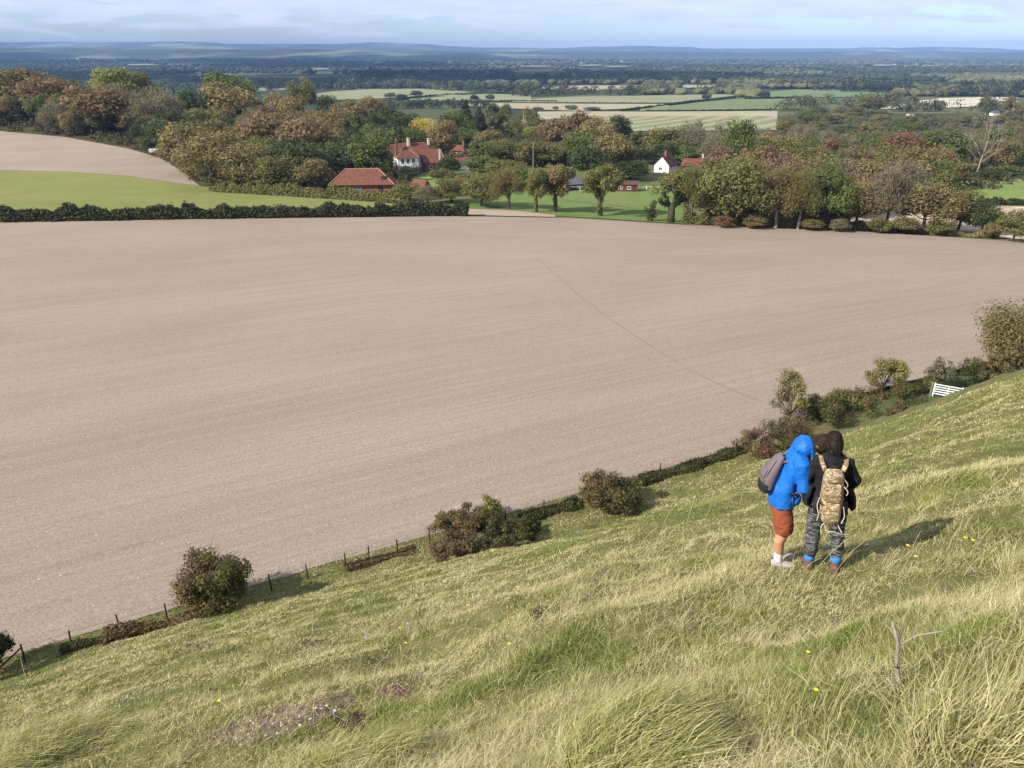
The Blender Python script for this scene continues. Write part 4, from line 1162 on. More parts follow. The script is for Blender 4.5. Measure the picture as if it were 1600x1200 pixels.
# single trees and bushes out in the far fields
def field_trees():
    spec = [(610, 153.5, 9, 19, 'olive', "pair-leftmost round tree in the hedge below the upper far pasture"), (628, 155, 8, 20, 'dark green', "round tree right of the first one, below the upper far pasture"),
            (650, 150.5, 9, 22, 'dark green', "dark round tree where the thin hedge starts climbing to the wood"), (741, 158, 10, 15, 'dark green', "left of two round bushes in the hedge of the far pastures"),
            (766, 158, 11, 15, 'green', "right of two round bushes in the hedge of the far pastures"), (1197, 154, 12, 11, 'dark green', "lone dark tree at the left end of the deep green far field"),
            (1466, 168.5, 12, 16, 'dark green', "lone dark round tree in the tan harvested field"), (1104, 156, 9, 15, 'dark green', "dark tree in the diagonal hedge between far fields"),
            (868, 172, 6, 10, 'russet', "small bush on the pale straw strip above the russet chestnuts"), (840, 174, 7, 18, 'olive-brown', "flat bush left of the others on the pale straw strip"),
            (892, 172, 8, 20, 'olive', "wider bush right of the others on the pale straw strip"), (925, 172, 5, 26, 'grey-brown', "low scrubby bush at the right of the pale straw strip")]
    for px, py, hp, wp, pal, lab in spec:
        x, y = at_base(px, py); d = project(x, y, float(z_ground(x, y)))[2]
        put_tree('bushy', pal, x, y, hp * d / 1250 * 1.1, wp * d / 1250, None, lab, group="lone trees of the far fields")
field_trees()

# ------------------------------------------------------------------ buildings
def mat_tiles(name, a, b):
    m, nt, N, L = new_mat(name)
    v = coords(N, L)
    br = N('ShaderNodeTexBrick'); br.inputs['Scale'].default_value = 2.6; L(v, br.inputs['Vector'])
    br.inputs['Color1'].default_value = c4(a); br.inputs['Color2'].default_value = c4(b); br.inputs['Mortar'].default_value = c4([x * 0.6 for x in a])
    br.inputs['Mortar Size'].default_value = 0.01
    n = noise(N, L, 0.9, 5, 0.65, v)
    surface(N, L, mixc(N, L, 1.0, br.outputs['Color'], ramp(N, L, n, 0.3, 0.7, (0.72, 0.70, 0.68), (1.15, 1.12, 1.1)), 'MULTIPLY'), 0.9, 0.1, n, 0.05, 0.4)
    return m
M['tile'] = mat_tiles("red_clay_tiles", (0.140, 0.056, 0.042), (0.185, 0.084, 0.064))
M['tile_ridge'] = plain_mat("ridge_tiles", (0.33, 0.175, 0.11), 0.9, 0.15)
M['tile_brown'] = mat_tiles("brown_tiles", (0.085, 0.050, 0.045), (0.12, 0.07, 0.06))
M['slate'] = mat_tiles("grey_slates", (0.10, 0.105, 0.125), (0.14, 0.14, 0.16))
M['brick'] = mat_tiles("red_brick", (0.22, 0.090, 0.064), (0.27, 0.125, 0.09))
M['white_wall'] = plain_mat("white_render", (0.80, 0.78, 0.74), 0.85, 0.06, 0.8)
M['cream'] = plain_mat("cream_render", (0.62, 0.56, 0.46), 0.85, 0.08, 0.8)
M['glass_dark'] = plain_mat("dark_window_glass", (0.03, 0.035, 0.04), 0.15, 0.2, 1.0, 0.5)
M['frame_white'] = plain_mat("white_painted_wood", (0.80, 0.79, 0.76), 0.6, 0.05)
M['dark_wood'] = plain_mat("tarred_boards", (0.045, 0.038, 0.032), 0.9, 0.3)
M['weathered'] = plain_mat("weathered_wood", (0.17, 0.145, 0.115), 0.95, 0.3, 8)
M['white_metal'] = plain_mat("white_metal", (0.78, 0.78, 0.77), 0.5, 0.05)

def hip_roof(mb, x0, x1, y0, y1, z0, z1, hip=0.9, hip2=None, over=0.4):
    """hipped (hip > 0) or gabled (hip = 0) roof as one closed solid, ridge along the longer side"""
    x0 -= over; x1 += over; y0 -= over; y1 += over
    hip2 = hip if hip2 is None else hip2
    if x1 - x0 >= y1 - y0:
        m = (y0 + y1) / 2; k = (y1 - y0) / 2
        r = [(x0 + k * hip, m, z1), (x1 - k * hip2, m, z1)]
        v = [(x0, y0, z0), (x1, y0, z0), (x1, y1, z0), (x0, y1, z0)] + r
        mb.add(v, [(0, 1, 5, 4), (2, 3, 4, 5), (1, 2, 5), (3, 0, 4), (3, 2, 1, 0)])
    else:
        m = (x0 + x1) / 2; k = (x1 - x0) / 2
        r = [(m, y0 + k * hip, z1), (m, y1 - k * hip2, z1)]
        v = [(x0, y0, z0), (x1, y0, z0), (x1, y1, z0), (x0, y1, z0)] + r
        mb.add(v, [(1, 2, 5, 4), (3, 0, 4, 5), (0, 1, 4), (2, 3, 5), (3, 2, 1, 0)])
    return mb

def window(root, x, y, z, w, h, face='front', frame='frame_white', glass='glass_dark', bars=True):
    """a window set 4 cm proud of the wall; face front = -Y, left = -X, right = +X"""
    f = MB(); g = MB(); t = 0.09
    def put(mb, cx, cz, sx, sz, dep, thick):
        if face == 'front': mb.box((x + cx, y - dep, z + cz), (sx, thick, sz))
        elif face == 'left': mb.box((x - dep, y + cx, z + cz), (thick, sx, sz))
        else: mb.box((x + dep, y + cx, z + cz), (thick, sx, sz))
    put(f, -w / 2, 0, t, h, 0.05, 0.12); put(f, w / 2, 0, t, h, 0.05, 0.12); put(f, 0, h / 2, w - t, t, 0.05, 0.12); put(f, 0, -h / 2, w + 0.2, t, 0.07, 0.18)
    if bars: put(f, 0, 0, 0.06, h - t, 0.04, 0.08)
    put(g, 0, 0, w - t, h - t, 0.012, 0.02)
    o = f.build("window", M[frame], root); g.build("pane", M[glass], o)

def chimney(root_part, x, y, z0, z1, s=0.7, mat='brick'):
    m = MB(); m.box((x, y, (z0 + z1) / 2), (s, s, z1 - z0)); m.box((x, y, z1 + 0.08), (s + 0.2, s + 0.2, 0.16)); 
    o = m.build("chimney", M[mat], root_part)
    p = MB(); p.tube([(x, y, z1 + .16), (x, y, z1 + .6)], [.16, .13], 8); p.build("chimney_pot", M['tile_ridge'], o)

def place(name, px, py, deg, label, cat="house", group=None):
    x, y = at_base(px, py); r = empty(name, (x, y, float(z_ground(x, y)) - 0.1), R(deg)); tag(r, label, cat, group); return r

def white_house():
    r = place("farmhouse", 662, 270, 20, "large white farmhouse with red hipped tile roofs in front of the yellow maple")
    w = MB(); w.box((-5.6, 3.4, 2.7), (7.6, 6.8, 5.8)); w.box((-3.0, 9.4, 2.7), (16.4, 5.2, 5.8)); w.build("wall", M['white_wall'], r)
    b = MB(); b.box((5.0, 4.3, 1.5), (7.6, 5.0, 3.2)); b.build("brick_wing", M['brick'], r)
    rf = MB(); hip_roof(rf, -9.4, -1.8, 0, 7.0, 5.6, 9.3, 0.95, 0.4, 0.45); hip_roof(rf, -11.2, 6.0, 6.6, 12.2, 5.65, 9.6, 0.55, 0.9, 0.4)
    rf.add([(0.6, 1.6, 3.1), (9.2, 1.6, 3.1), (8.2, 7.2, 7.6), (0.6, 7.2, 7.6), (0.6, 7.2, 3.1), (9.2, 7.2, 3.1)], [(0, 1, 2, 3), (0, 4, 5, 1), (0, 3, 4), (1, 5, 2), (3, 2, 5, 4)])
    ro = rf.build("roof", M['tile'], r)
    rd = MB(); rd.tube([(-6.6, 9.4, 9.62), (3.4, 9.4, 9.62)], 0.16, 6); rd.tube([(-9.8, -0.4, 5.65), (-5.6, 3.4, 9.32)], 0.14, 6); rd.tube([(-1.4, -0.4, 5.65), (-5.6, 3.4, 9.32)], 0.14, 6); rd.tube([(9.2, 1.55, 3.15), (8.2, 7.2, 7.65)], 0.14, 6)
    rd.build("ridge_tiles", M['tile_ridge'], ro)
    chimney(ro, -9.0, 2.2, 5.5, 11.3, 0.9, 'brick'); chimney(ro, -3.2, 8.6, 8.5, 11.4, 0.9, 'cream'); chimney(ro, 4.6, 9.4, 8.8, 10.9, 0.8, 'cream'); chimney(ro, 7.0, 2.8, 3.5, 7.4, 0.5, 'cream')
    for x in (-7.6, -5.6, -3.6): window(r, x, 0, 4.4, 1.15, 1.7)
    bay = MB(); bay.box((-6.4, -0.5, 1.5), (3.6, 1.0, 3.0)); bay.build("bay", M['white_wall'], r)
    for x in (-7.3, -5.6): window(r, x, -1.0, 1.55, 1.0, 2.0)
    window(r, -3.0, 0, 1.5, 1.1, 1.6)
    for y in (1.9, 5.0): window(r, -9.4, y, 4.4, 0.9, 1.3, 'left')
    window(r, -9.4, 3.4, 1.6, 0.9, 1.4, 'left')
    for x in (3.2, 6.6): window(r, x, 1.8, 1.7, 1.2, 1.1)
    c = MB(); c.box((-1.0, -0.06, 1.1), (0.95, 0.08, 2.2)); c.build("door", M['dark_wood'], r)
white_house()

def barn():
    r = place("barn", 568, 303.5, 4, "long red-brick barn with a big hipped red tile roof below the wood", "barn")
    w = MB(); w.box((2.6, 4.6, 1.4), (12.6, 8.6, 3.0)); w.box((-6.8, 7.2, 1.4), (6.4, 3.4, 3.0)); w.build("wall", M['brick'], r)
    p = MB()
    for x in (-9.6, -6.8): p.box((x, 0.5, 1.4), (0.25, 0.25, 2.9)); 
    p.build("post", M['weathered'], r)
    rf = MB(); hip_roof(rf, -9.8, 9.0, 0, 9.2, 2.9, 6.9, 0.95, 0.95, 0.5); ro = rf.build("roof", M['tile'], r)
    rd = MB(); rd.tube([(-5.5, 4.6, 6.95), (4.6, 4.6, 6.95)], 0.2, 6); rd.tube([(-10.3, -.5, 2.95), (-5.5, 4.6, 6.95)], 0.16, 6); rd.tube([(9.5, -.5, 2.95), (4.6, 4.6, 6.95)], 0.16, 6); rd.build("ridge_tiles", M['tile_ridge'], ro)
    g = MB(); g.box((6.2, 2.0, 4.7), (1.4, 1.6, 1.0)); gd = g.build("dormer", M['dark_wood'], ro)
    d = MB(); d.box((5.2, 0.26, 1.3), (1.2, 0.1, 2.4)); d.build("door", M['dark_wood'], r)
    d = MB(); d.box((-1.6, 0.26, 1.3), (3.0, 0.1, 2.4)); d.build("door", M['weathered'], r)
barn()

def cottage():
    r = place("cottage", 1033, 269, -32, "white gabled cottage with a dark tiled roof and red chimney, right of centre")
    w = MB(); h, e = 5.7, 2.7; a = 2.9
    w.add([(-a, 0, -.5), (a, 0, -.5), (a, 8.5, -.5), (-a, 8.5, -.5), (-a, 0, e), (a, 0, e), (a, 8.5, e), (-a, 8.5, e), (0, 0, h), (0, 8.5, h)],
          [(0, 1, 5, 8, 4), (1, 2, 6, 5), (2, 3, 7, 9, 6), (3, 0, 4, 7), (0, 3, 2, 1), (4, 8, 9, 7), (5, 6, 9, 8)])
    w.build("wall", M['white_wall'], r)
    rf = MB(); t = 0.18
    for s in (-1, 1):
        rf.add([(s * (a + .5), -.3, e - .45), (0, -.3, h + .06), (0, 8.9, h + .06), (s * (a + .5), 8.9, e - .45), (s * (a + .5), -.3, e - .45 + t), (0, -.3, h + .06 + t), (0, 8.9, h + .06 + t), (s * (a + .5), 8.9, e - .45 + t)],
               [(0, 1, 2, 3), (4, 7, 6, 5), (0, 4, 5, 1), (1, 5, 6, 2), (2, 6, 7, 3), (3, 7, 4, 0)])
    ro = rf.build("roof", M['tile_brown'], r)
    chimney(ro, 0.3, 2.6, 5.0, 7.4, 0.8, 'brick')
    window(r, -0.4, 0, 1.4, 1.4, 1.0); window(r, 2.9, 3.0, 1.5, 1.1, 1.0, 'right'); window(r, 2.9, 6.0, 1.5, 1.1, 1.0, 'right')
cottage()

def small_house(name, px, py, deg, label, L, W, e, h, wall, roof, chim=(), hip=0.0, cat="house", wins=1, group=None, door=True):
    r = place(name, px, py, deg, label, cat, group)
    w = MB(); w.box((0, W / 2, e / 2 - .3), (L, W, e + .6)); w.build("wall", M[wall], r)
    rf = MB(); hip_roof(rf, -L / 2, L / 2, 0, W, e - .02, h, hip, None, .35); ro = rf.build("roof", M[roof], r)
    for cx, cm in chim: chimney(ro, cx, W / 2, h - .8, h + 1.5, .7, cm)
    for i in range(wins): window(r, -L / 2 + L * (i + 1) / (wins + 1) + .0, 0, e * .55, min(1.1, L * .2), min(1.1, e * .4))
    if door: d = MB(); d.box((L * .36, -.04, 0.9), (.85, .06, 1.9)); d.build("door", M['dark_wood'], r)
    return r
small_house("outbuilding", 726, 264, 14, "small white outbuilding with a red tile roof right of the farmhouse", 5.6, 4, 2.4, 4.2, 'white_wall', 'tile', cat="outbuilding")
small_house("outbuilding", 652, 303, -30, "small red-brick shed with a red roof right of the barn", 4.4, 3.8, 2.0, 4.2, 'brick', 'tile', cat="outbuilding")
small_house("house", 716, 246, -18, "red-roofed house half hidden by trees right of the farmhouse", 5.6, 4.6, 2.8, 5.0, 'brick', 'tile', ((1.6, 'brick'),), .7, wins=2)
small_house("house", 855, 258, 10, "house with a grey slate roof and white gable boards behind the roadside trees", 12, 7, 2.6, 5.0, 'white_wall', 'slate', ((-1.5, 'cream'),), .0, wins=3)
small_house("house", 1082, 268, -12, "house of which only a red roof and pale chimney show above the trees", 8.5, 6, 2.2, 4.6, 'brick', 'tile', ((3.4, 'cream'),), .3, wins=2)
small_house("house", 362, 192, 18, "old house with pale gables and chimneys half hidden in the left wood", 11, 7, 4.6, 8.6, 'cream', 'tile_brown', ((-3.0, 'cream'), (3.6, 'cream')), .0, wins=2)
small_house("stable", 976, 299, -8, "red stable shed with patched white roof behind the paddock fence", 8.0, 4.0, 2.2, 3.2, 'brick', 'tile_brown', (), .0, "stable", 2)
small_house("field_shelter", 904, 297, 30, "black boarded field shelter in the shade behind the paddock", 7.0, 5.0, 2.0, 3.8, 'dark_wood', 'slate', (), .0, "shed", 1)

def trailer():
    r = place("trailer", 245, 240.5, 8, "small white box trailer parked at the tip of the upper ploughed field", "trailer")
    b = MB(); b.box((0, 1, 1.25), (6.0, 2.2, 1.6)); b.build("box_body", M['white_metal'], r, bevel=.05)
    s = MB(); s.box((1.2, -.13, 1.1), (1.8, .04, .5)); s.build("side_panel", M['slate'], r)
    for x in (-1.6, 1.6):
        w = MB(); w.tube([(x, -.1, .4), (x, .15, .4)], .4, 12); w.build("wheel", M['dark_wood'], r)
trailer()

def far_farms():
    spec = [(641, 134.5, 11, 8, "white farmhouse among trees above the upper far pasture"), (612, 136.5, 14, 4, "long low white shed left of the far white farmhouse"),
            (629, 137, 10, 3.5, "second low white shed nearest the far white farmhouse"), (766, 126.5, 9, 7, "lone white house in the dark wood of the plain"),
            (1423, 182, 7, 5, "white bungalow half hidden in the right-hand wood"), (1556, 181, 9, 5.5, "white-walled house at the top of the right-hand wood"),
            (1183, 154, 8, 4, "grey farm shed by the lone dark tree of the far green field")]
    for i, (px, py, L, h, lab) in enumerate(spec):
        small_house("far_farmhouse", px, py, (12, -20, 5, 25, -8, 14, 0)[i], lab, L, L * .6, h * .6, h, 'white_wall', 'slate' if i % 2 else 'tile_brown', (), .0, "house", 2, "white houses scattered over the plain", False)
    g = np.random.default_rng(40)
    where = [("in the bright village cluster on the plain below the highest hill", [(880 + 10 * k + g.normal() * 3, 97 + g.normal() * 1.8) for k in range(12)]),
             ("in the far village under the hills toward the right", [(1118, 88.5), (1128, 89.5), (1136, 90.5), (1160, 91)]),
             ("in the pale village on the plain at far right", [(1400 + 16 * k + g.normal() * 3, 103 + g.normal() * 1.4) for k in range(9)]),
             ("dotted over the dark plain at left", [(202, 70.2), (330, 95), (373, 94), (700, 92), (770, 101), (868, 92.5)])]
    for zone, L in where:
        for k, (px, py) in enumerate(L):
            x, y, z = cast(px, py, n=700); x, y = float(x[0]), float(y[0]); d = math.hypot(x, y)
            if d > 14500: continue
            s = max(1.0, d / 4200)
            r = empty("distant_house", (x, y, float(z_ground(x, y)) + 5.0 * min(1, d / 4000)), R(g.uniform(-40, 40)))
            tag(r, f"tiny white house {zone}", "house", f"white houses {zone}")
            w = MB(); w.box((0, 0, 2), (9 * s, 6 * s, 6.0)); w.build("wall", M['cream'], r)
            rf = MB(); hip_roof(rf, -4.5 * s, 4.5 * s, -3 * s, 3 * s, 5, 5 + 3 * min(s, 2.5), 0, None, .3); rf.build("roof", M['tile_brown'], r)
far_farms()

# ------------------------------------------------------------------ fences of the village
def rail_fence(name, pts, label, hp, mat, step=2.6, rails=2, r=0.09):
    pts = [(px, py) for px, py in pts]
    W = [at_base(*p) for p in pts]
    root = empty(name, (W[0][0], W[0][1], float(z_ground(*W[0])))); tag(root, label, "fence")
    o = Vector(root.location); P = []
    for a, b in zip(W[:-1], W[1:]):
        n = max(1, round(math.dist(a, b) / step))
        P += [(a[0] + (b[0] - a[0]) * i / n, a[1] + (b[1] - a[1]) * i / n) for i in range(n)]
    P.append(W[-1]); Q = [Vector((x, y, float(z_ground(x, y)))) - o for x, y in P]
    for q in Q:
        m = MB(); m.box((q.x, q.y, q.z + hp / 2 - .2), (r * 1.5, r * 1.5, hp + .4)); m.build("post", M[mat], root)
    for k in range(rails):
        z = hp * (0.55 + 0.38 * k / max(1, rails - 1)) if rails > 1 else hp * .9
        m = MB(); m.tube([q + Vector((0, 0, z)) for q in Q], r * 0.5, 5); m.build("rail", M[mat], root)
rail_fence("paddock_fence", [(884, 299), (950, 298), (1010, 298), (1046, 300)], "white post-and-rail fence along the back of the paddock by the stable", 1.5, 'white_metal', 5.0, 1)
rail_fence("paddock_fence", [(872, 312), (900, 316), (950, 321), (1008, 329)], "long white rail fence crossing the middle of the paddock", 1.3, 'weathered', 3.0, 2, 0.1)
rail_fence("wire_fence", [(452, 303.5), (506, 307), (560, 312), (625, 319)], "line of pale fence posts between the green field and the barn", 1.3, 'pale_bark', 5.6, 1, 0.08)
rail_fence("paddock_fence", [(1536, 296), (1620, 297), (1720, 299)], "pale rail fence across the right-hand paddock", 1.1, 'weathered', 3.0, 2, 0.08)

def pole(px, py, hpx, label):
    x, y = at_base(px, py); d = project(x, y, float(z_ground(x, y)))[2]; h = hpx * d / 1250
    r = empty("utility_pole", (x, y, float(z_ground(x, y)))); tag(r, label, "pole")
    m = MB(); m.tube([(0, 0, -.5), (0, 0, h)], [.17, .12], 8); m.build("post", M['pale_bark'], r)
    m = MB(); m.box((0, 0, h - .5), (1.6, .12, .14)); m.build("crossarm", M['weathered'], r)
pole(833, 262, 38, "thin pale telegraph pole left of the slate-roofed house")

# ------------------------------------------------------------------ foot of the slope: bushes, fence, gate
_us = np.linspace(-75, 110, 1500)
def at_foot(px, s):
    """point on the line a distance s down the slope that lies under photograph column px"""
    x = NX * s + NY * _us; y = NY * s - NX * _us
    P, _, d = project(x, y, z_ground(x, y))
    ok = (d > 3) & (y > 2)
    o = np.argsort(P[ok])
    u = np.interp(px, P[ok][o], _us[ok][o])
    return float(NX * s + NY * u), float(NY * s - NX * u)

def bush(name, label, px, s, wpx, hpx, mats, seed, n=6500, leaf=0.13, lean=0.0, squash=1.0, trunk=None, cat="bush", lobes=26, twigs=300, sink=0.0, group=None, full=False):
    """a shrub of many small leaf faces over lobes, in one or two leaf colours, with bare twigs showing"""
    g = np.random.default_rng(seed)
    x, y = at_foot(px, s); z = float(z_ground(x, y)); d = project(x, y, z)[2]
    w, h = wpx * d / 1250, hpx * d / 1250 * 1.12
    root = empty(name, (x, y, z - sink)); tag(root, label, cat, group)
    L = []
    for i in range(lobes):
        dd = unit(g.normal(size=3)); dd[2] = abs(dd[2]) * 1.1 - (0.95 if full else 0.45 if trunk else 0.05); dd = unit(dd); k = 0.55 + 0.5 * g.random()
        zc = h * (0.48 if full else 0.46 if trunk else 0.30); rz = h * (0.56 if full else 0.54 if trunk else 0.66)
        sz = (0.5 * min(w, h) if w < 3 * h else 0.9 * h) * (0.20 + 0.24 * g.random())
        L.append((dd[0] * w * 0.46 * k + lean * h * max(0, dd[2]), dd[1] * w * 0.46 * k * squash, max(zc + dd[2] * rz * 0.8 * k, sz * 0.5), sz, sz, sz * 0.8))
    L = np.array(L)
    c, nn, var, wh = lobe_leaves(L, n, leaf, g, 0.6, 0.25, 0.5)
    c[:, 2] = np.maximum(c[:, 2], 0.05 * g.random(n))
    v, f = leaf_quads(c, nn, leaf * (0.5 + 0.8 * g.random(n)), 1.3, g)
    mixk = (c[:, 0] / (w * 0.5) + 0.45 * g.normal(size=n)) < -0.15 if len(mats) > 1 else np.zeros(n, bool)
    sel = [~mixk, mixk]
    V4 = v.reshape(n, 4, 3)
    for k, mt in enumerate(mats):
        q = sel[k]
        if not q.any(): continue
        m = int(q.sum())
        link("foliage", np_mesh("foliage", V4[q].reshape(-1, 3), np.arange(4 * m).reshape(m, 4), np.repeat(var[q], 4)), M[mt], root)
    t = MB(); t.ball((0, 0, 0.02), .09, 8, 6)
    if trunk: t.tube([(0, 0, -0.3), (lean * h * .2, 0, h * .2), (lean * h * .5, 0, h * .5)], [.13, .10, .05], 7)
    for i in range(16 if trunk else 10):
        q = L[g.integers(len(L))]
        limb(t, (0, 0, h * (.12 if trunk else 0)), q[:3], .035 * max(1, h / 3), .012, g, 4, .15)
    for i in range(twigs):
        q = L[g.integers(len(L))]; dd = unit(g.normal(size=3) + np.array([0, 0, .5])); p0 = q[:3] + dd * q[3] * .6
        p0[2] = max(p0[2], .1); p1 = p0 + unit(dd + .4 * g.normal(size=3)) * (.15 + .35 * g.random()) * max(.7, h / 3)
        t.tube([p0, (p0 + p1) / 2 + .03 * g.normal(size=3), p1], [.012, .009, .004], 3, cap=False)
    t.build("stem", M['bark'], root)
    return root

M['leaf thorn'] = leaf_mat("hawthorn_leaves", (0.070, 0.080, 0.020), (0.205, 0.198, 0.062))
M['leaf rusty'] = leaf_mat("rusty_leaves", (0.110, 0.080, 0.036), (0.225, 0.165, 0.080))
M['leaf bramble'] = leaf_mat("bramble_leaves", (0.042, 0.050, 0.016), (0.140, 0.142, 0.052))
M['leaf maroon'] = leaf_mat("maroon_leaves", (0.110, 0.048, 0.034), (0.22, 0.115, 0.082))
M['leaf shaded thorn'] = leaf_mat("shaded_thorn_leaves", (0.014, 0.022, 0.008), (0.060, 0.070, 0.022))  # thorn leaves darkened in colour for the bush's shaded side

bush("thorn_bush", "thorn bush with shade-darkened leaves cut by the left edge at the foot of the slope", -14, 43.0, 74, 84, ['leaf shaded thorn', 'leaf thorn'], 1, 5000, .12, trunk=True)
bush("hawthorn", "big round hawthorn bush on the fence line at left, throwing a shadow rightwards", 340, 42.6, 100, 158, ['leaf thorn', 'leaf rusty'], 2, 17000, .12, trunk=True, lobes=80, twigs=600, cat="bush", sink=.2, full=True)
bush("bramble_bush", "largest low domed bramble bush, left of the middle of the fence line", 748, 41.8, 178, 58, ['leaf bramble', 'leaf rusty'], 3, 19000, .11, lobes=80)
bush("bramble_bush", "trailing right-hand end of the largest domed bramble bush", 826, 41.8, 60, 24, ['leaf bramble'], 33, 3000, .11, lobes=14, twigs=120)
bush("shrub", "small yellowish shrub standing behind the largest domed bramble bush", 766, 44.0, 40, 52, ['leaf yellow-green'], 4, 1600, .11, twigs=160)
bush("bramble_bush", "second domed bramble bush, right of the largest one, above the slope", 955, 42.2, 106, 60, ['leaf bramble', 'leaf rusty'], 5, 12000, .11, lobes=48)
bush("shrub", "small rusty brown shrub in the grass below the largest domed bramble bush", 690, 39.6, 64, 30, ['leaf rusty', 'leaf maroon'], 6, 2400, .10, lobes=16, twigs=240)
bush("shrub", "maroon-red shrub left of the two walkers at the foot of the slope", 1178, 42.6, 66, 50, ['leaf maroon', 'leaf rusty'], 7, 3800, .10, lobes=20, twigs=300)
bush("shrub", "brown bramble thicket directly behind the blue-jacketed walker", 1226, 42.2, 84, 60, ['leaf rusty', 'leaf bramble'], 8, 5200, .10, lobes=26)
bush("small_tree", "small yellow-green tree with pink-brown left side behind the walkers", 1232, 45.6, 54, 82, ['leaf yellow-green', 'leaf pinkish brown'], 9, 3600, .13, trunk=True, cat="tree", twigs=260)
bush("bramble_bush", "green bramble bank right of the small yellow-green tree, above the walkers", 1312, 43.6, 104, 58, ['leaf olive', 'leaf bramble'], 10, 6500, .11, lobes=28)
bush("bramble_bush", "darkest low bramble mound between the walkers' heads and the gate", 1392, 40.4, 116, 44, ['leaf bramble', 'leaf rusty'], 11, 6500, .11, lobes=30)
bush("windswept_tree", "small windswept thorn tree leaning right beside the field, left of the gate", 1378, 47.0, 56, 46, ['leaf yellow-green', 'leaf olive-brown'], 12, 3600, .14, lean=.28, trunk=True, cat="tree")
bush("shrub", "small grey-olive shrub right behind the white field gate", 1464, 45.6, 42, 40, ['leaf grey-green', 'leaf grey-brown'], 13, 2600, .13, trunk=True, twigs=240)
bush("thorn_bush", "large grey-brown thorn bush cut by the right edge above the slope", 1606, 43.8, 150, 128, ['leaf bramble', 'leaf olive-brown'], 14, 32000, .16, lobes=110, twigs=700, full=True)
bush("thorn_bush", "lower scrub at the left foot of the large thorn bush by the gate", 1540, 44.0, 74, 44, ['leaf olive-brown', 'leaf bramble'], 15, 4200, .13, lobes=20, twigs=300)
def scrub_strip(px0, px1, s0, s1, h, w, n, mat, label, seed):
    """a low tangled strip of bramble along the fence"""
    g = np.random.default_rng(seed)
    P = [at_foot(px, s0 + (s1 - s0) * i / 13) for i, px in enumerate(np.linspace(px0, px1, 14))]
    c, nn, var = hedge_leaves(P, n, h, w, .1, g, None, .75)
    v, f = leaf_quads(c, nn, .07 + .09 * g.random(n), 1.4, g)
    tag(link("bramble_scrub", np_mesh("bramble_scrub", v, f, np.repeat(var, 4)), M[mat]), label, "scrub")
scrub_strip(96, 175, 43.3, 43.1, .28, .9, 1800, 'leaf bramble', "low bramble tangle on the fence line past the leaning strut at far left", 61)
scrub_strip(165, 330, 43.0, 42.6, .6, 1.5, 8000, 'leaf rusty', "long brownish bramble tangle leading up to the round hawthorn", 62)
scrub_strip(815, 905, 43.4, 43.6, .45, 1.0, 3600, 'leaf bramble', "low dark scrub in the gap between the two domed bramble bushes", 63)
scrub_strip(1000, 1160, 43.7, 43.9, .42, 1.0, 6000, 'leaf bramble', "thin dark bramble strip right of the second domed bramble bush", 64)
scrub_strip(540, 650, 43.4, 43.5, .22, .8, 1800, 'leaf rusty', "thin brown scrub on the fence line left of the largest bramble bush", 65)
scrub_strip(1255, 1345, 45.2, 46.2, 1.5, 2.0, 5000, 'leaf bramble', "dark scrub at the foot of the small yellow-green tree", 66)
scrub_strip(1400, 1460, 45.4, 45.8, 1.0, 1.6, 2600, 'leaf olive', "green scrub just left of the white field gate", 67)
scrub_strip(1500, 1570, 44.6, 44.4, 1.5, 2.0, 4000, 'leaf bramble', "dark scrub between the white field gate and the thorn bush", 68)
for i, (px, fy, w, h, mt, lab) in enumerate((
    (1582, 378, 60, 34, 'olive', "rounded green bush at the right edge of the field before the chalk bank"), (1130, 355, 40, 12, 'reddish', "reddish brush under the wide olive tree at the field edge"),
    (1180, 357, 44, 13, 'olive-brown', "brown brush under the row of trees at the field edge"), (1268, 360, 40, 12, 'olive-brown', "brown brush at the foot of the greenest oak"),
    (1312, 362, 40, 14, 'pinkish brown', "mauve brush at the foot of the tawny oak"), (1372, 364, 44, 16, 'olive', "green brush below the grey-brown twiggy tree"),
    (1412, 365, 50, 18, 'olive-brown', "brown brush below the forked oak's left side"), (1470, 367, 50, 18, 'olive', "green brush below the forked oak's right side"), (1548, 372, 36, 16, 'olive-brown', "small brush between the dark thorn and the rounded green bush"))):
    x, y = at_base(px, fy); d = project(x, y, float(z_ground(x, y)))[2]
    put_tree('bushy', mt, x, y, h * 1.7 * d / 1250, w * .8 * d / 1250, None, lab, name="brush", group="brush along the far field edge")["category"] = "bush"

def foot_fence():
    root = empty("wire_fence", (*at_foot(425, 43.4), 0.0)); root.location.z = float(z_ground(root.location.x, root.location.y)); o = Vector(root.location)
    tag(root, "post-and-wire fence along the foot of the slope beside the ploughed field", "fence")
    P = []
    for px in (-330, -230, -150, -80, -20, 40, 112, 188, 262, 345, 425, 482, 540, 577, 622, 672, 730, 790, 850, 910, 970, 1030, 1090, 1150, 1215, 1285, 1340, 1395, 1445):
        s = 43.5 if px < 1100 else 43.5 + (px - 1100) / 345 * 2.0
        x, y = at_foot(px, s); P.append(Vector((x, y, float(z_ground(x, y)))) - o)
    g = np.random.default_rng(9)
    for i, q in enumerate(P):
        m = MB(); h = 1.2 + .12 * g.normal(); m.tube([q + Vector((0, 0, -.4)), q + Vector((.05 * g.normal(), .05 * g.normal(), h))], [.055, .048], 7); m.build("post", M['dark_wood'], root)
        if i == 5:
            s2 = MB(); s2.tube([q + Vector((-1.5, -.7, -.2)), q + Vector((-.05, 0, 1.0))], [.055, .05], 6); s2.build("strut", M['dark_wood'], root)
    for k, z in enumerate((.35, .7, 1.05)):
        m = MB(); m.tube([q + Vector((0, -.07, z)) for q in P], .006, 4); m.build("wire", M['slate'], root)
foot_fence()

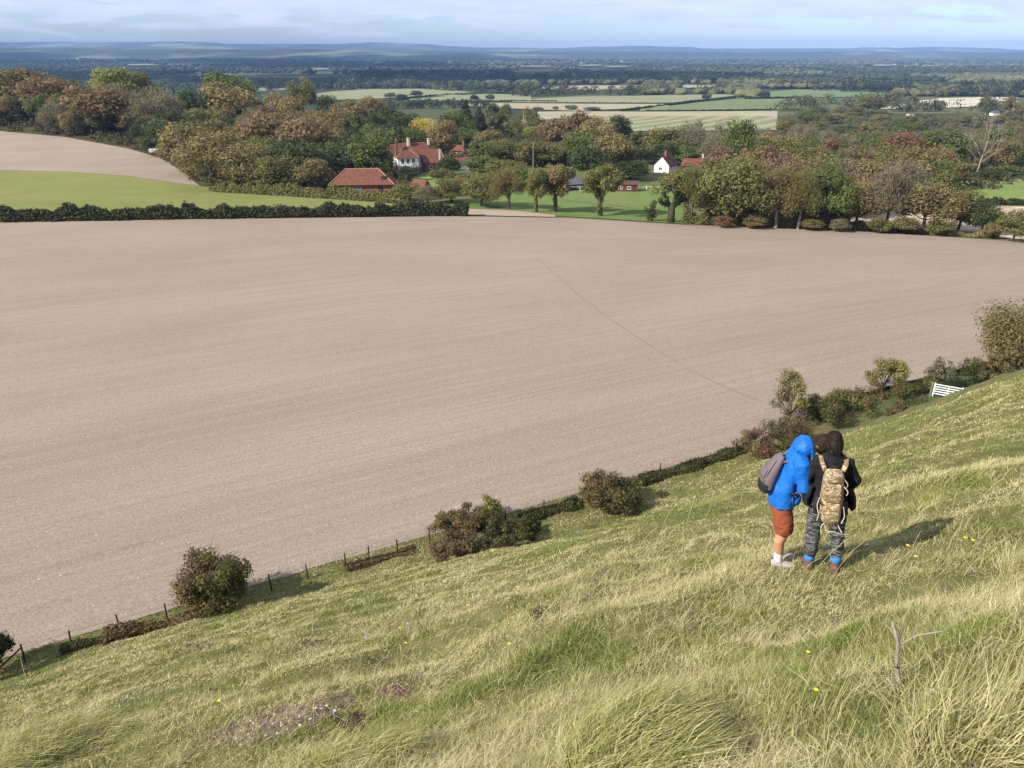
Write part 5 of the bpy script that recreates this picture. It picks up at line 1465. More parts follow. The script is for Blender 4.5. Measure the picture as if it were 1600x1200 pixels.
def field_gate():
    x, y = at_foot(1480, 43.6); d = project(x, y, float(z_ground(x, y)))[2]; Lg = 41 * d / 1250
    r = empty("field_gate", (x, y, float(z_ground(x, y)) - .55), R(-14)); tag(r, "white five-bar field gate at the right, between the small shrub and the thorn bush", "gate")
    r.rotation_euler = (R(-16), R(6), R(-14))
    for k in range(5):
        m = MB(); m.box((0, 0, .34 + k * .23), (Lg - .1, .03, .10)); m.build("bar", M['white_metal'], r)
    for s in (-1, 1):
        m = MB(); m.box((s * Lg / 2, 0, .72), (.10, .07, 1.35)); m.build("stile", M['white_metal'], r)
        m = MB(); m.tube([(s * (Lg / 2 + .22), 0, -.5), (s * (Lg / 2 + .22), 0, 1.45)], .09, 8); m.build("gatepost", M['weathered'], r)
    m = MB(); m.box((0, .034, .8), (.09, .03, 1.0)); m.build("brace", M['white_metal'], r)
field_gate()

# ------------------------------------------------------------------ bare scrapes, stones, dead stick, flowers
M['scrape'] = mat_turf("bare_chalky_soil", (0.120, 0.085, 0.060), (0.25, 0.190, 0.140), (0.070, 0.052, 0.036), 26.0, 5.0, 0.05)
M['red_soil'] = mat_turf("reddish_soil", (0.12, 0.075, 0.050), (0.21, 0.14, 0.095), (0.08, 0.055, 0.038), 9.0, 1.5, 0.03)
M['hole_shade_soil'] = mat_turf("hole_shade_soil", (0.030, 0.022, 0.015), (0.055, 0.04, 0.028), (0.04, 0.03, 0.02), 9.0, 1.5, 0.03)  # soil colour darkened to stand in for shade inside the holes
M['flint'] = plain_mat("flint_and_chalk", (0.46, 0.40, 0.34), 0.8, 0.35, 20)

BARE = [(440, 1126, 96, 19, -0.30), (622, 1086, 26, 13, 0.1), (556, 1128, 24, 16, 0.2), (842, 962, 13, 12, 0.0)]   # scrapes as seen: px, py, half sizes, tilt
def in_bare(px, py, grow=1.0):
    k = np.zeros(np.shape(px))
    for cx, cyy, a, b, t in BARE:
        dx, dy = px - cx, py - cyy; X = dx * math.cos(t) + dy * math.sin(t); Y = -dx * math.sin(t) + dy * math.cos(t)
        n = 1.0 * (vnoise(px / 17, py / 13, 77) - .5) + .5 * (vnoise(px / 6, py / 5, 78) - .5)
        k = np.maximum(k, (np.hypot(X / a, Y / b) + n < grow).astype(float))
    return k > 0

def scrapes():
    g = np.random.default_rng(5)
    for (cx, cyy, a, b, t), mt in zip(BARE, ('scrape', 'red_soil', 'hole_shade_soil', 'hole_shade_soil')):
        rr = np.linspace(0.02, 1.25, 44)[:, None]; an = np.linspace(0, 2 * PI, 130)[None]
        X = a * rr * np.cos(an); Y = b * rr * np.sin(an)
        x, y, z = cast((cx + X * math.cos(t) - Y * math.sin(t)).ravel(), (cyy + X * math.sin(t) + Y * math.cos(t)).ravel(), z_hill)
        x, y = x.reshape(X.shape), y.reshape(X.shape)
        Z = z_hill(x, y) + 0.012 * (1.2 - rr) + 0.030 * (vnoise(x * 16, y * 16, 70) - .45) + 0.016 * (vnoise(x * 45, y * 45, 71) - .45)
        structure(grid_mesh("bare_soil", x, y, Z, M[mt]))
    m = MB()
    for i in range(150):
        cx, cyy, a, b, t = BARE[0]
        q = g.random(2) * 2 - 1
        if q @ q > 1: continue
        X, Y = q[0] * a, q[1] * b
        x, y, z = cast(cx + X * math.cos(t) - Y * math.sin(t), cyy + X * math.sin(t) + Y * math.cos(t), z_hill)
        r = 0.004 + 0.009 * g.random() ** 3
        m.ball((float(x[0]), float(y[0]), float(z[0]) + r * .8), (r * (1 + g.random()), r * (1 + g.random()), r), 6, 4, Matrix.Rotation(g.random() * 3, 3, 'Z'))
    stuff(m.build("pebbles", M['flint'], None), "small chalk and flint pebbles on the bare soil patch in the foreground", "pebbles")
scrapes()

def dead_stick():
    x, y = [float(q[0]) for q in cast(1404, 1074, z_hill)[:2]]; z = float(z_hill(x, y)); d = project(x, y, z)[2]; k = d / 1250 * 1.1
    r = empty("dead_branch", (x, y, z)); tag(r, "bleached forked dead branch sticking up from the turf at lower right", "branch")
    m = MB()
    m.tube([(4 * k, 0, -10 * k), (-2 * k, 0, 12 * k), (-8 * k, .02, 44 * k), (-12 * k, .02, 74 * k), (-22 * k, .05, 104 * k)], [3.4 * k, 3.6 * k, 3.0 * k, 2.9 * k, 1.5 * k], 8)
    m.build("stem", M['dead_wood'], r, True)
    for pts, rr in (([(-9 * k, .02, 70 * k), (8 * k, .0, 92 * k), (30 * k, -.02, 102 * k), (48 * k, -.02, 106 * k)], 2.4), ([(-11 * k, .02, 72 * k), (-9 * k, .03, 118 * k), (-4 * k, .03, 140 * k)], 1.5),
                    ([(-8 * k, 0, 36 * k), (-18 * k, -.02, 42 * k), (-22 * k, -.02, 52 * k)], 1.6), ([(-24 * k, -.03, 26 * k), (-12 * k, -.05, 6 * k), (10 * k, -.08, -16 * k)], 2.6),
                    ([(2 * k, .0, 86 * k), (12 * k, .03, 108 * k)], 1.0)):
        m = MB(); m.tube(pts, [rr * .8 * k * (1 - .55 * i / (len(pts) - 1)) for i in range(len(pts))], 6); m.build("twig", M['dead_wood'], r, True)
dead_stick()

M['petal_yellow'] = plain_mat("yellow_petals", (0.72, 0.50, 0.03), 0.6, 0.15, 40)
M['petal_violet'] = plain_mat("violet_petals", (0.42, 0.33, 0.62), 0.6, 0.15, 40)
M['stalk'] = plain_mat("green_stalk", (0.09, 0.12, 0.035), 0.7, 0.2, 20)
def flower_proto(mat):
    st = MB(); st.tube([(0, 0, -.02), (.006, 0, .06), (.01, 0, .125)], [.002, .0018, .0015], 5)
    hd = MB(); n = 16
    hd.ball((.01, 0, .128), (.005, .005, .004), 8, 5)
    for i in range(n):
        a = 2 * PI * i / n; c, s = math.cos(a), math.sin(a); l = .012 + .0015 * (i % 3)
        hd.add([(.01 + c * .003 - s * .003, s * .003 + c * .003, .128), (.01 + c * l - s * .0028, s * l + c * .0028, .134), (.01 + c * l + s * .0028, s * l - c * .0028, .134), (.01 + c * .003 + s * .003, s * .003 - c * .003, .128)], [(0, 1, 2, 3)])
    return st.mesh("stalk"), hd.mesh("flower_head"), mat
def flowers():
    g = np.random.default_rng(3)
    Y, V = flower_proto('petal_yellow'), flower_proto('petal_violet')
    spec = [(633, 1016, 0), (625, 992, 0), (730, 953, 0), (808, 926, 0), (824, 923, 0), (346, 1112, 0), (797, 1022, 0), (1413, 870, 0), (1425, 886, 0), (1257, 1037, 0), (1272, 1102, 0), (1478, 1105, 0), (1344, 706, 0), (1516, 861, 0), (1502, 856, 0), (523, 1127, 1), (637, 984, 1), (574, 1005, 1)]
    for px, py, k in spec:
        st, hd, mt = (Y, V)[k]
        x, y, z = cast(px, py + 4, z_hill); x, y = float(x[0]), float(y[0]); zz = float(z_hill(x, y)); d = project(x, y, zz)[2]
        r = empty("wild_flower", (x, y, zz), float(g.random() * 6)); r.scale = (min(1.3, max(.85, d / 6)),) * 3
        near = "close to the dead branch" if (px > 1200 and py > 1000) else "on the open slope"
        where = {0: "small yellow dandelion-like flower ", 1: "tiny violet scabious-like flower "}[k] + (near if k == 0 else "by the bare scrapes")
        if k == 0 and px > 1320 and py < 900: where = "small yellow dandelion-like flower right of the walkers"
        tag(r, where, "flower", "wild flowers dotted over the turf")
        for nm, me, mm in (("stalk", st, 'stalk'), ("flower_head", hd, mt)):
            o = bpy.data.objects.new(nm, me); C.objects.link(o); o.parent = r
            if not me.materials: me.materials.append(M[mm])
flowers()

# ------------------------------------------------------------------ grass
def mat_grass():
    m, nt, N, L = new_mat("grass_blades")
    a1 = N('ShaderNodeAttribute'); a1.attribute_name = "var"; a2 = N('ShaderNodeAttribute'); a2.attribute_name = "dry"
    gr = mixc(N, L, a1.outputs['Fac'], (0.115, 0.155, 0.026), (0.320, 0.345, 0.095))
    dr = mixc(N, L, a1.outputs['Fac'], (0.340, 0.285, 0.125), (0.720, 0.635, 0.380))
    cc = mixc(N, L, a2.outputs['Fac'], gr, dr)
    out = N('ShaderNodeOutputMaterial'); p = N('ShaderNodeBsdfPrincipled'); L(cc, p.inputs['Base Color']); p.inputs['Roughness'].default_value = 0.55; p.inputs['Specular IOR Level'].default_value = 0.25
    t = N('ShaderNodeBsdfTranslucent'); L(cc, t.inputs[0]); mx = N('ShaderNodeMixShader'); mx.inputs[0].default_value = 0.34
    L(p.outputs[0], mx.inputs[1]); L(t.outputs[0], mx.inputs[2]); L(mx.outputs[0], out.inputs[0])
    return m
M['grass'] = mat_grass()
ALONG = np.array([NY, -NX, 0.0])           # along the slope, to the right

def blades(P, D0, bend, length, width, g):
    """curved five-point blades: P roots, D0 first direction, bend the way the tip falls"""
    n = len(P); length = length[:, None]; width = width[:, None]
    D0 = unit(D0)
    mid = P + D0 * length * 0.52
    D1 = unit(D0 + bend)
    tip = mid + D1 * length * 0.55
    side = unit(np.cross(D0, unit(g.normal(size=(n, 3)))))
    v = np.stack([P - side * width * .5, P + side * width * .5, mid + side * width * .40, mid - side * width * .40, tip], 1)
    i = np.arange(n)[:, None] * 5
    return v.reshape(-1, 3), (i + np.array([[0, 1, 2, 3]])), (i + np.array([[3, 2, 4]]))

PATCH = [  # drier (+) and greener (-) patches of the slope: px, py, half width, half height, tilt, amount
    (120, 1110, 200, 40, -.35, .8), (480, 1010, 170, 26, -.33, .75), (700, 955, 170, 24, -.3, .55), (1130, 925, 170, 34, -.15, .85), (1010, 775, 90, 18, -.45, .9), (1580, 1010, 90, 60, 0, .7),
    (760, 880, 120, 20, -.3, .5), (560, 905, 110, 16, -.3, .6), (1240, 720, 60, 30, -.5, .5), (1560, 640, 90, 40, -.5, .35), (240, 1000, 150, 14, -.35, .6), (1500, 700, 90, 22, -.5, .3), (880, 905, 80, 14, -.3, .4),
    (480, 985, 120, 22, -.35, -.9), (260, 1060, 110, 18, -.35, -.7), (1310, 1010, 150, 60, -.1, -.8), (640, 1020, 120, 22, -.3, -.4), (1330, 1130, 150, 50, 0, -.5), (1080, 735, 70, 14, -.4, -1.0),
    (720, 1120, 200, 50, -.2, -.35), (1490, 830, 140, 90, -.3, -.25), (1400, 660, 60, 16, -.4, -.6), (560, 1060, 90, 24, -.3, -.5), (1040, 1120, 130, 60, 0, -.3), (150, 1170, 120, 30, 0, -.8), (900, 840, 150, 20, -.3, -.2)]

def grass():
    g = np.random.default_rng(17)
    N0 = GRASS_N
    th = np.radians(g.uniform(-80, 88, N0)); r = 0.8 * (64 / 0.8) ** g.random(N0)
    x, y = r * np.sin(th), r * np.cos(th); s = NX * x + NY * y; u = NY * x - NX * y
    z = z_hill_smooth(x, y); px, py, d = project(x, y, z); px = np.where(d > .3, px, -9999)
    seen = (px > -130) & (px < 1730) & (py > 520) & (py < 1330) & (d > .8)
    ok = (s < S_FENCE + .9 + verge(x, y)) & (s > -14) & (seen | (g.random(N0) < .42))
    x, y, s, u, px, py, d = [q[ok] for q in (x, y, s, u, px, py, d)]
    z = z_ground(x, y); px, py, d = project(x, y, z)
    ok = ~in_bare(px, py, .85) | (g.random(len(px)) < .22); x, y, z, s, u, px, py, d = [q[ok] for q in (x, y, z, s, u, px, py, d)]
    n = len(x)
    dry = 0.35 + 1.5 * (vnoise(u / 2.6, s / 1.2, 51) - .5) + 1.0 * (vnoise(u / 0.8, s / 0.45, 52) - .5)
    for cx, cyy, a, b, t, k in PATCH:
        dx, dy = px - cx, py - cyy; X = dx * math.cos(t) + dy * math.sin(t); Y = -dx * math.sin(t) + dy * math.cos(t)
        dry = dry + k * 0.62 * np.exp(-(X / a) ** 2 - (Y / b) ** 2)
    tuft = vnoise(u / 0.55, s / 0.42, 53); tuft2 = vnoise(u / 2.2, s / 1.3, 54)
    prob = np.clip(dry, .04, .95)
    isdry = np.where(g.random(n) < prob, np.clip(.55 + .45 * g.random(n), 0, 1), .25 * g.random(n) * prob * 2)
    ln = 0.022 + 0.115 * tuft ** 2.2 * (0.35 + 1.2 * tuft2) + 0.05 * np.clip(dry, 0, 1) * g.random(n)
    ln = ln * (0.6 + 0.8 * g.random(n))
    d = np.hypot(np.hypot(x, y), z)
    ln = np.clip(ln * np.where(s > 30, 1.5, 1.0), 3.6 * d / 1250, None)
    wd = np.maximum(0.0034, 0.90 * d / 1250) * (0.7 + 0.6 * g.random(n))
    up = np.array([0.28, -.52, .80])
    D0 = up[None] * 0.55 + np.array([0, 0, .55]) + 0.80 * g.normal(size=(n, 3)) + ALONG[None] * (0.22 + 0.45 * isdry)[:, None]
    D0[:, 2] = np.maximum(D0[:, 2], .12)
    bend = ALONG[None] * (0.30 + 0.4 * isdry)[:, None] + 0.65 * g.normal(size=(n, 3)) + np.array([0, 0, -.35])
    P = np.stack([x, y, z - 0.012], 1)
    V, q, t = blades(P, D0, bend, ln, wd, g)
    var = np.clip(.5 + .22 * g.normal(size=n) + .55 * (vnoise(u / 1.1, s / .7, 55) - .5) + .35 * (vnoise(u / .35, s / .25, 56) - .5), 0, 1)
    me = np_mesh("grass", V, [q, t], np.repeat(var, 5), False, {"dry": np.repeat(isdry, 5)})
    stuff(link("grass", me, M['grass']), "rough downland turf, green and straw coloured, covering the steep slope", "grass")
    return n
GRASS_N = 3200000

def dead_thatch():
    """short bleached blades lying every which way through the nearer turf"""
    g = np.random.default_rng(29); N0 = 150000
    th = np.radians(g.uniform(-60, 60, N0)); r = 1.3 * (16 / 1.3) ** g.random(N0); x, y = r * np.sin(th), r * np.cos(th); s = NX * x + NY * y; u = NY * x - NX * y
    z = z_hill(x, y); d = np.hypot(np.hypot(x, y), z); ok = (s > -8) & (g.random(N0) < .25 + .75 * vnoise(u / .7, s / .5, 57)); x, y, z, d = x[ok], y[ok], z[ok], d[ok]; n = len(x)
    D0 = g.normal(size=(n, 3)) + np.array([0, 0, .55]) + ALONG * .35; D0[:, 2] = np.abs(D0[:, 2]) * .6 + .12
    lng = .07 + .16 * g.random(n) ** 2
    # pale tufts, each a handful of long blades leaning with the wind
    m = 900; tt = np.radians(g.uniform(-60, 62, m)); tr = 1.8 * (26 / 1.8) ** g.random(m); cx, cy = tr * np.sin(tt), tr * np.cos(tt)
    k = 46; tx = (cx[:, None] + .055 * g.normal(size=(m, k))).ravel(); ty = (cy[:, None] + .045 * g.normal(size=(m, k))).ravel(); size = np.repeat(.10 + .20 * g.random(m) ** 1.5, k)
    TD = g.normal(size=(m * k, 3)) * .38 + np.array([.05, -.1, .8]) + ALONG * np.repeat(.2 + .8 * g.random(m), k)[:, None]
    x, y = np.concatenate([x, tx]), np.concatenate([y, ty]); z = np.concatenate([z, z_hill(tx, ty)]); D0 = np.concatenate([D0, TD]); lng = np.concatenate([lng, size * (.6 + .7 * g.random(m * k))])
    d = np.hypot(np.hypot(x, y), z); n = len(x)
    V, q, t = blades(np.stack([x, y, z], 1), D0, .7 * g.normal(size=(n, 3)) + np.array([0, 0, -.3]), lng, np.maximum(.0022, .42 * d / 1250), g)
    me = np_mesh("dead_grass", V, [q, t], np.repeat(g.uniform(.3, 1, n), 5), False, {"dry": np.full(n * 5, 1.0)})
    stuff(link("dead_grass", me, M['grass']), "bleached dead grass blades lying tangled through the nearer turf", "grass")

def tussock(label, px, py, wpx, n, lmin, lmax, dryness, seed, lean=0.9, name="grass_tussock"):
    g = np.random.default_rng(seed)
    x0, y0, z0 = [float(q[0]) for q in cast(px, py, z_hill)]; d = project(x0, y0, z0)[2]; rad = wpx * d / 1250 / 2
    a = g.random(n) * 2 * PI; rr = rad * np.sqrt(g.random(n))
    x, y = x0 + rr * np.cos(a), y0 + rr * np.sin(a); dome = .10 * (1 - (rr / rad) ** 2)
    P = np.stack([x, y, z_hill(x, y) + dome * .4], 1)
    out = np.stack([np.cos(a), np.sin(a), 0 * a], 1) * (rr / rad)[:, None]
    D0 = np.array([0.1, -.15, .9])[None] + .45 * out + .25 * g.normal(size=(n, 3)) + ALONG * .35 * lean
    bend = ALONG[None] * lean * (0.6 + .7 * g.random((n, 1))) + .25 * g.normal(size=(n, 3)) + np.array([0, 0, -.75])
    ln = lmin + (lmax - lmin) * g.random(n) ** 1.4
    V, q, t = blades(P, D0, bend, ln, .0036 + .0022 * g.random(n), g)
    dry = np.where(g.random(n) < dryness, .5 + .5 * g.random(n), .2 * g.random(n))
    me = np_mesh(name, V, [q, t], np.repeat(np.clip(.5 + .25 * g.normal(size=n), 0, 1), 5), False, {"dry": np.repeat(dry, 5)})
    tag(link(name, me, M['grass']), label, "grass tussock")
tussock("largest grass tussock, bottom centre, its long yellow-green blades combed to the right", 985, 1182, 210, 3600, .16, .44, .38, 1, 1.1)
tussock("shaded grass tussock in the lower left corner", 60, 1168, 230, 3600, .20, .5, .5, 2, 1.0)
tussock("tussock on the bottom edge between the bare soil and the largest tussock", 560, 1190, 150, 1800, .15, .36, .3, 3, .8)
tussock("straw-coloured tussock in the lower right corner", 1520, 1190, 170, 1700, .2, .5, .75, 4, .5)
tussock("pale tussock at the right edge below the walkers' shadow", 1600, 900, 60, 900, .2, .45, .8, 5, .8)
tussock("dark green tussock right of the burrow mouth on the mid slope", 875, 930, 50, 1500, .12, .26, .15, 6, .5)
tussock("grey-green tussock left of the walkers under the blue jacket's feet", 1120, 785, 60, 1400, .15, .3, .2, 7, .6)

def stalks():
    g = np.random.default_rng(23)
    spec = []
    for px, py, lpx, lean in ((1288, 925, 120, .5), (1312, 960, 60, .1), (1250, 930, 130, .9), (1395, 960, 50, .2), (1442, 940, 70, .0), (1466, 985, 70, .0), (1200, 1160, 120, .0), (1270, 1190, 150, .2), (1440, 1200, 160, -.1), (1470, 1200, 130, -.3), (1545, 1195, 200, .1),
                              (1565, 1190, 150, .25), (1372, 1120, 60, .5), (60, 1130, 120, .8), (100, 1120, 110, .9), (130, 1115, 90, .9), (20, 1120, 110, 1.0), (190, 1100, 70, .9), (215, 1090, 60, 1.0), (300, 1150, 70, .1), (545, 1150, 95, .3), (640, 1040, 40, .4), (905, 1060, 50, .05), (980, 1080, 120, .9),
                              (1505, 900, 90, .8), (1560, 960, 110, .9), (1580, 990, 90, .9), (860, 1030, 60, .3), (1010, 1010, 60, .4), (450, 1010, 60, .5), (350, 1040, 60, .3), (1205, 1190, 150, .05), (830, 1130, 60, .3), (740, 1170, 60, .3)):
        spec.append((px, py, lpx, lean))
    for i in range(34): spec.append((g.uniform(1400, 1620), g.uniform(1090, 1225), g.uniform(70, 210), g.uniform(-.3, .5)))
    for i in range(14): spec.append((g.uniform(1150, 1330), g.uniform(1120, 1220), g.uniform(50, 150), g.uniform(-.3, .6)))
    for i in range(420):
        spec.append((g.uniform(0, 1600), 700 + 500 * g.random() ** .8, g.uniform(22, 60), g.uniform(.1, 1.0)))
    Vs, Qs, Ts, dr, off = [], [], [], [], 0
    S = np.array(spec); x, y, z = cast(S[:, 0], S[:, 1], z_hill); pxx, pyy, d = project(x, y, z)
    ok = (NX * x + NY * y < 30) & (d < 24)
    m = MB()
    for (px, py, lpx, lean), X, Yy, Z, D, k in zip(spec, x, y, z, d, ok):
        if not k: continue
        L = lpx * D / 1250 * 1.1; lean = lean * .8
        w = ALONG + 0.35 * g.normal(size=3); p = np.array([X, Yy, Z - .02]); pts = [p]; dirn = np.array([0, -.05, 1.0]) + w * .25 * lean
        for j in range(5):
            dirn = unit(dirn + w * lean * .28 + np.array([0, 0, -.06 * j * lean])); p = p + dirn * L / 5; pts.append(p)
        r = max(.0011, .34 * D / 1250)
        m.tube(pts, [r, r, r * .9, r * .8, r * 1.15, r * .5], 4, cap=False)
    me = m.mesh("tall_dry_grass"); n = len(me.vertices)
    for k, v in (("var", g.uniform(.35, 1.0, n)), ("dry", np.full(n, 1.0))):
        a = me.attributes.new(k, 'FLOAT', 'POINT'); a.data.foreach_set("value", v.astype(np.float32))
    stuff(link("tall_dry_grass", me, M['grass']), "thin bleached grass stalks standing bent above the turf", "grass")

# ------------------------------------------------------------------ the two walkers and their rucksacks
def cloth_mat(name, col, rough=0.75, fold=7.0, depth=0.018, var=0.12, spec=0.25):
    m, nt, N, L = new_mat(name)
    v = coords(N, L, 'Object', 0, (1, 1, 0.55))
    n = noise(N, L, fold, 3, 0.5, v, 0.6); f = noise(N, L, 90, 2, 0.5, v)
    cc = mixc(N, L, f, tuple(c * (1 - var) for c in col), tuple(min(.95, c * (1 + var)) for c in col))
    surface(N, L, cc, rough, spec, n, depth, 0.9)
    return m
M['skin'] = plain_mat("skin", (0.46, 0.235, 0.145), 0.55, 0.10, 30, 0.3)
M['hair'] = plain_mat("dark_brown_hair", (0.015, 0.0095, 0.008), 0.55, 0.6, 45, 0.14, 0.012)
M['hair2'] = plain_mat("brown_hair", (0.024, 0.015, 0.010), 0.65, 0.6, 45, 0.12, 0.012)
M['blue_shell'] = cloth_mat("blue_rain_shell", (0.006, 0.118, 0.47), 0.6, 6.5, 0.05, 0.06, 0.3)
M['rust_cloth'] = cloth_mat("rust_cotton", (0.235, 0.062, 0.028), 0.9, 9.0, 0.016)
M['black_fleece'] = cloth_mat("black_fleece", (0.014, 0.014, 0.016), 0.95, 9.0, 0.016, 0.3, 0.15)
M['grey_pack'] = cloth_mat("mauve_grey_nylon", (0.135, 0.105, 0.118), 0.7, 6.0, 0.012)
M['black_nylon'] = cloth_mat("black_nylon", (0.020, 0.019, 0.022), 0.6, 8.0, 0.010)
M['white_cloth'] = cloth_mat("white_cotton", (0.72, 0.70, 0.68), 0.9, 12.0, 0.004)
M['grey_shoe'] = cloth_mat("grey_shoe_mesh", (0.33, 0.30, 0.29), 0.8, 20.0, 0.004, 0.3)
M['sole'] = plain_mat("dark_rubber", (0.05, 0.045, 0.042), 0.85, 0.2)
M['brown_boot'] = cloth_mat("brown_leather", (0.135, 0.072, 0.052), 0.7, 14.0, 0.005, 0.2)
M['blue_sock'] = cloth_mat("bright_blue_wool", (0.035, 0.235, 0.62), 0.95, 20.0, 0.006)
M['webbing'] = plain_mat("pale_webbing", (0.60, 0.55, 0.44), 0.8, 0.12, 30)
def mat_camo(name, cols, scale, stretch):
    m, nt, N, L = new_mat(name)
    v = coords(N, L, 'Object', 0, stretch)
    col = None
    for i, c in enumerate(cols[1:]):
        mp = N('ShaderNodeMapping'); mp.inputs['Location'].default_value = (3.7 * i, 1.3 * i, 5.1 * i); L(v, mp.inputs[0])
        n = noise(N, L, scale * (1 + .35 * i), 3, 0.6, mp.outputs[0], 0.8)
        col = mixc(N, L, ramp(N, L, n, 0.50, 0.54), cols[0] if col is None else col, c)
    f = noise(N, L, 9, 3, 0.5, v)
    surface(N, L, col, 0.9, 0.15, f, 0.012, 0.8)
    return m
M['camo_tan'] = mat_camo("tan_camouflage", [(0.40, 0.315, 0.205), (0.27, 0.205, 0.125), (0.52, 0.43, 0.30), (0.165, 0.145, 0.082), (0.22, 0.13, 0.075)], 11, (1, 1, 2.2))
M['camo_grey'] = mat_camo("dark_striped_camouflage", [(0.016, 0.016, 0.018), (0.085, 0.085, 0.090), (0.028, 0.028, 0.030), (0.15, 0.15, 0.155)], 7, (1, 1, 4.5))

def crease(o, amp, fx, fz, seed, along=(1, 1, 0.35)):
    """press soft folds into a piece of clothing"""
    me = o.data; n = len(me.vertices)
    co = np.empty(n * 3, np.float32); me.vertices.foreach_get("co", co); co = co.reshape(-1, 3)
    no = np.empty(n * 3, np.float32); me.vertex_normals.foreach_get("vector", no); no = no.reshape(-1, 3)
    a = co[:, 0] * fx * along[0] + co[:, 1] * fx * along[1] * .8; b = co[:, 2] * fz
    w = vnoise(a * .5, b * .5, seed + 5) * 2.2
    r1 = 1 - np.abs(2 * vnoise(a + w + b * .35, b - w * .6, seed) - 1); r2 = 1 - np.abs(2 * vnoise(a * 2.1 - b, b * 2.1 + w, seed + 1) - 1)
    d = amp * (r1 ** 2 - .35 + .45 * (r2 ** 2 - .3))
    co = co + no * d[:, None].astype(np.float32)
    me.vertices.foreach_set("co", np.ascontiguousarray(co).ravel()); me.update()
    return o

def hand(mb, wrist, fwd, palm_n, side, k=1.0, curl=0.6):
    """palm, four unequal bent fingers and a thumb; side is the thumb's direction across the palm"""
    w, f, n, s = Vector(wrist), Vector(fwd).normalized(), Vector(palm_n).normalized(), Vector(side).normalized()
    mb.tube([w - f * .02, w + f * .03 * k, w + f * .085 * k], [(.026 * k, .019 * k), (.040 * k, .016 * k), (.041 * k, .014 * k)], 10, side=s)
    for i, ln in enumerate((.070, .079, .073, .058)):
        p = w + f * .082 * k + s * (.030 - .020 * i) * k; d = f.copy(); pts = [p - f * .012]
        for j, part in enumerate((.44, .32, .24)):
            p = p + d * ln * part * k; pts.append(p.copy()); d = (d + n * curl).normalized()
        mb.tube(pts, [.0098 * k, .0092 * k, .0086 * k, .0074 * k], 8)
    b = w + f * .022 * k + s * .030 * k
    mb.tube([b, b + (s * .8 + f * .7).normalized() * .034 * k, b + (s * .45 + f * .9 + n * .5).normalized() * .066 * k], [.0135 * k, .0115 * k, .0085 * k], 8)

def head(mb, c, R3, k=1.0):
    """skull, jaw, nose, brow, lips, ears; R3 turns the head (local +Y is where it looks)"""
    c = Vector(c); at = lambda x, y, z: c + R3 @ (Vector((x, y, z)) * k)
    mb.ball(at(0, -.012, .022), (.077 * k, .096 * k, .094 * k), 18, 12, R3)
    mb.ball(at(0, .022, -.040), (.061 * k, .070 * k, .072 * k), 16, 10, R3)
    mb.ball(at(0, .058, -.088), (.030 * k, .028 * k, .024 * k), 12, 8, R3)
    mb.tube([at(0, .082, .012), at(0, .100, -.022), at(0, .092, -.030)], [.008 * k, .015 * k, .012 * k], 8)
    mb.tube([at(-.045, .072, .018), at(0, .084, .021), at(.045, .072, .018)], .010 * k, 8)
    mb.tube([at(-.022, .080, -.058), at(0, .088, -.057), at(.022, .080, -.058)], .0085 * k, 8)
    for s in (-1, 1): mb.ball(at(s * .078, -.004, -.008), (.010 * k, .020 * k, .032 * k), 10, 7, R3)
    return at

def eyes(root, at, R3, k, mats=('white_cloth', 'hair')):
    w = MB(); p = MB()
    for s in (-1, 1):
        w.ball(at(s * .031, .074, .001), (.013 * k, .009 * k, .009 * k), 10, 7, R3); p.ball(at(s * .031, .081, .001), (.006 * k, .004 * k, .006 * k), 8, 6, R3)
    o = w.build("eyes", M[mats[0]], root, True); p.build("iris", M[mats[1]], o, True)

def foot_shape(mb, ankle, fwd, ln=.27, w=.047, h=.075):
    a, f = Vector(ankle), Vector(fwd).normalized(); s = Vector((f.y, -f.x, 0)); base = Vector((a.x, a.y, a.z - .085))
    mb.tube([base - f * .075 + Vector((0, 0, .04)), base - f * .02 + Vector((0, 0, .045)), base + f * .07 + Vector((0, 0, .038)), base + f * .14 + Vector((0, 0, .030)), base + f * (ln - .085) + Vector((0, 0, .024))],
            [(w * .72, .040), (w * .85, .047), (w, .037), (w * 1.05, .030), (w * .62, .018)], 12, side=s)
    mb.tube([base + Vector((0, 0, .05)), a + Vector((0, 0, .03))], [(w * .85, .05), (w * .78, .045)], 10, side=s)

def sole_shape(mb, ankle, fwd, ln=.275, w=.050):
    a, f = Vector(ankle), Vector(fwd).normalized(); s = Vector((f.y, -f.x, 0)); b = Vector((a.x, a.y, a.z - .085)) + Vector((0, 0, .006))
    mb.tube([b - f * .08, b - f * .03, b + f * .07, b + f * .14, b + f * (ln - .08)], [(w * .70, .014), (w * .86, .014), (w, .013), (w * 1.06, .013), (w * .6, .012)], 12, side=s)

def ground_at(root_xy, rz, lx, ly, z0):
    c, s = math.cos(rz), math.sin(rz); x, y = root_xy[0] + lx * c - ly * s, root_xy[1] + lx * s + ly * c
    return float(z_hill(x, y)) - z0

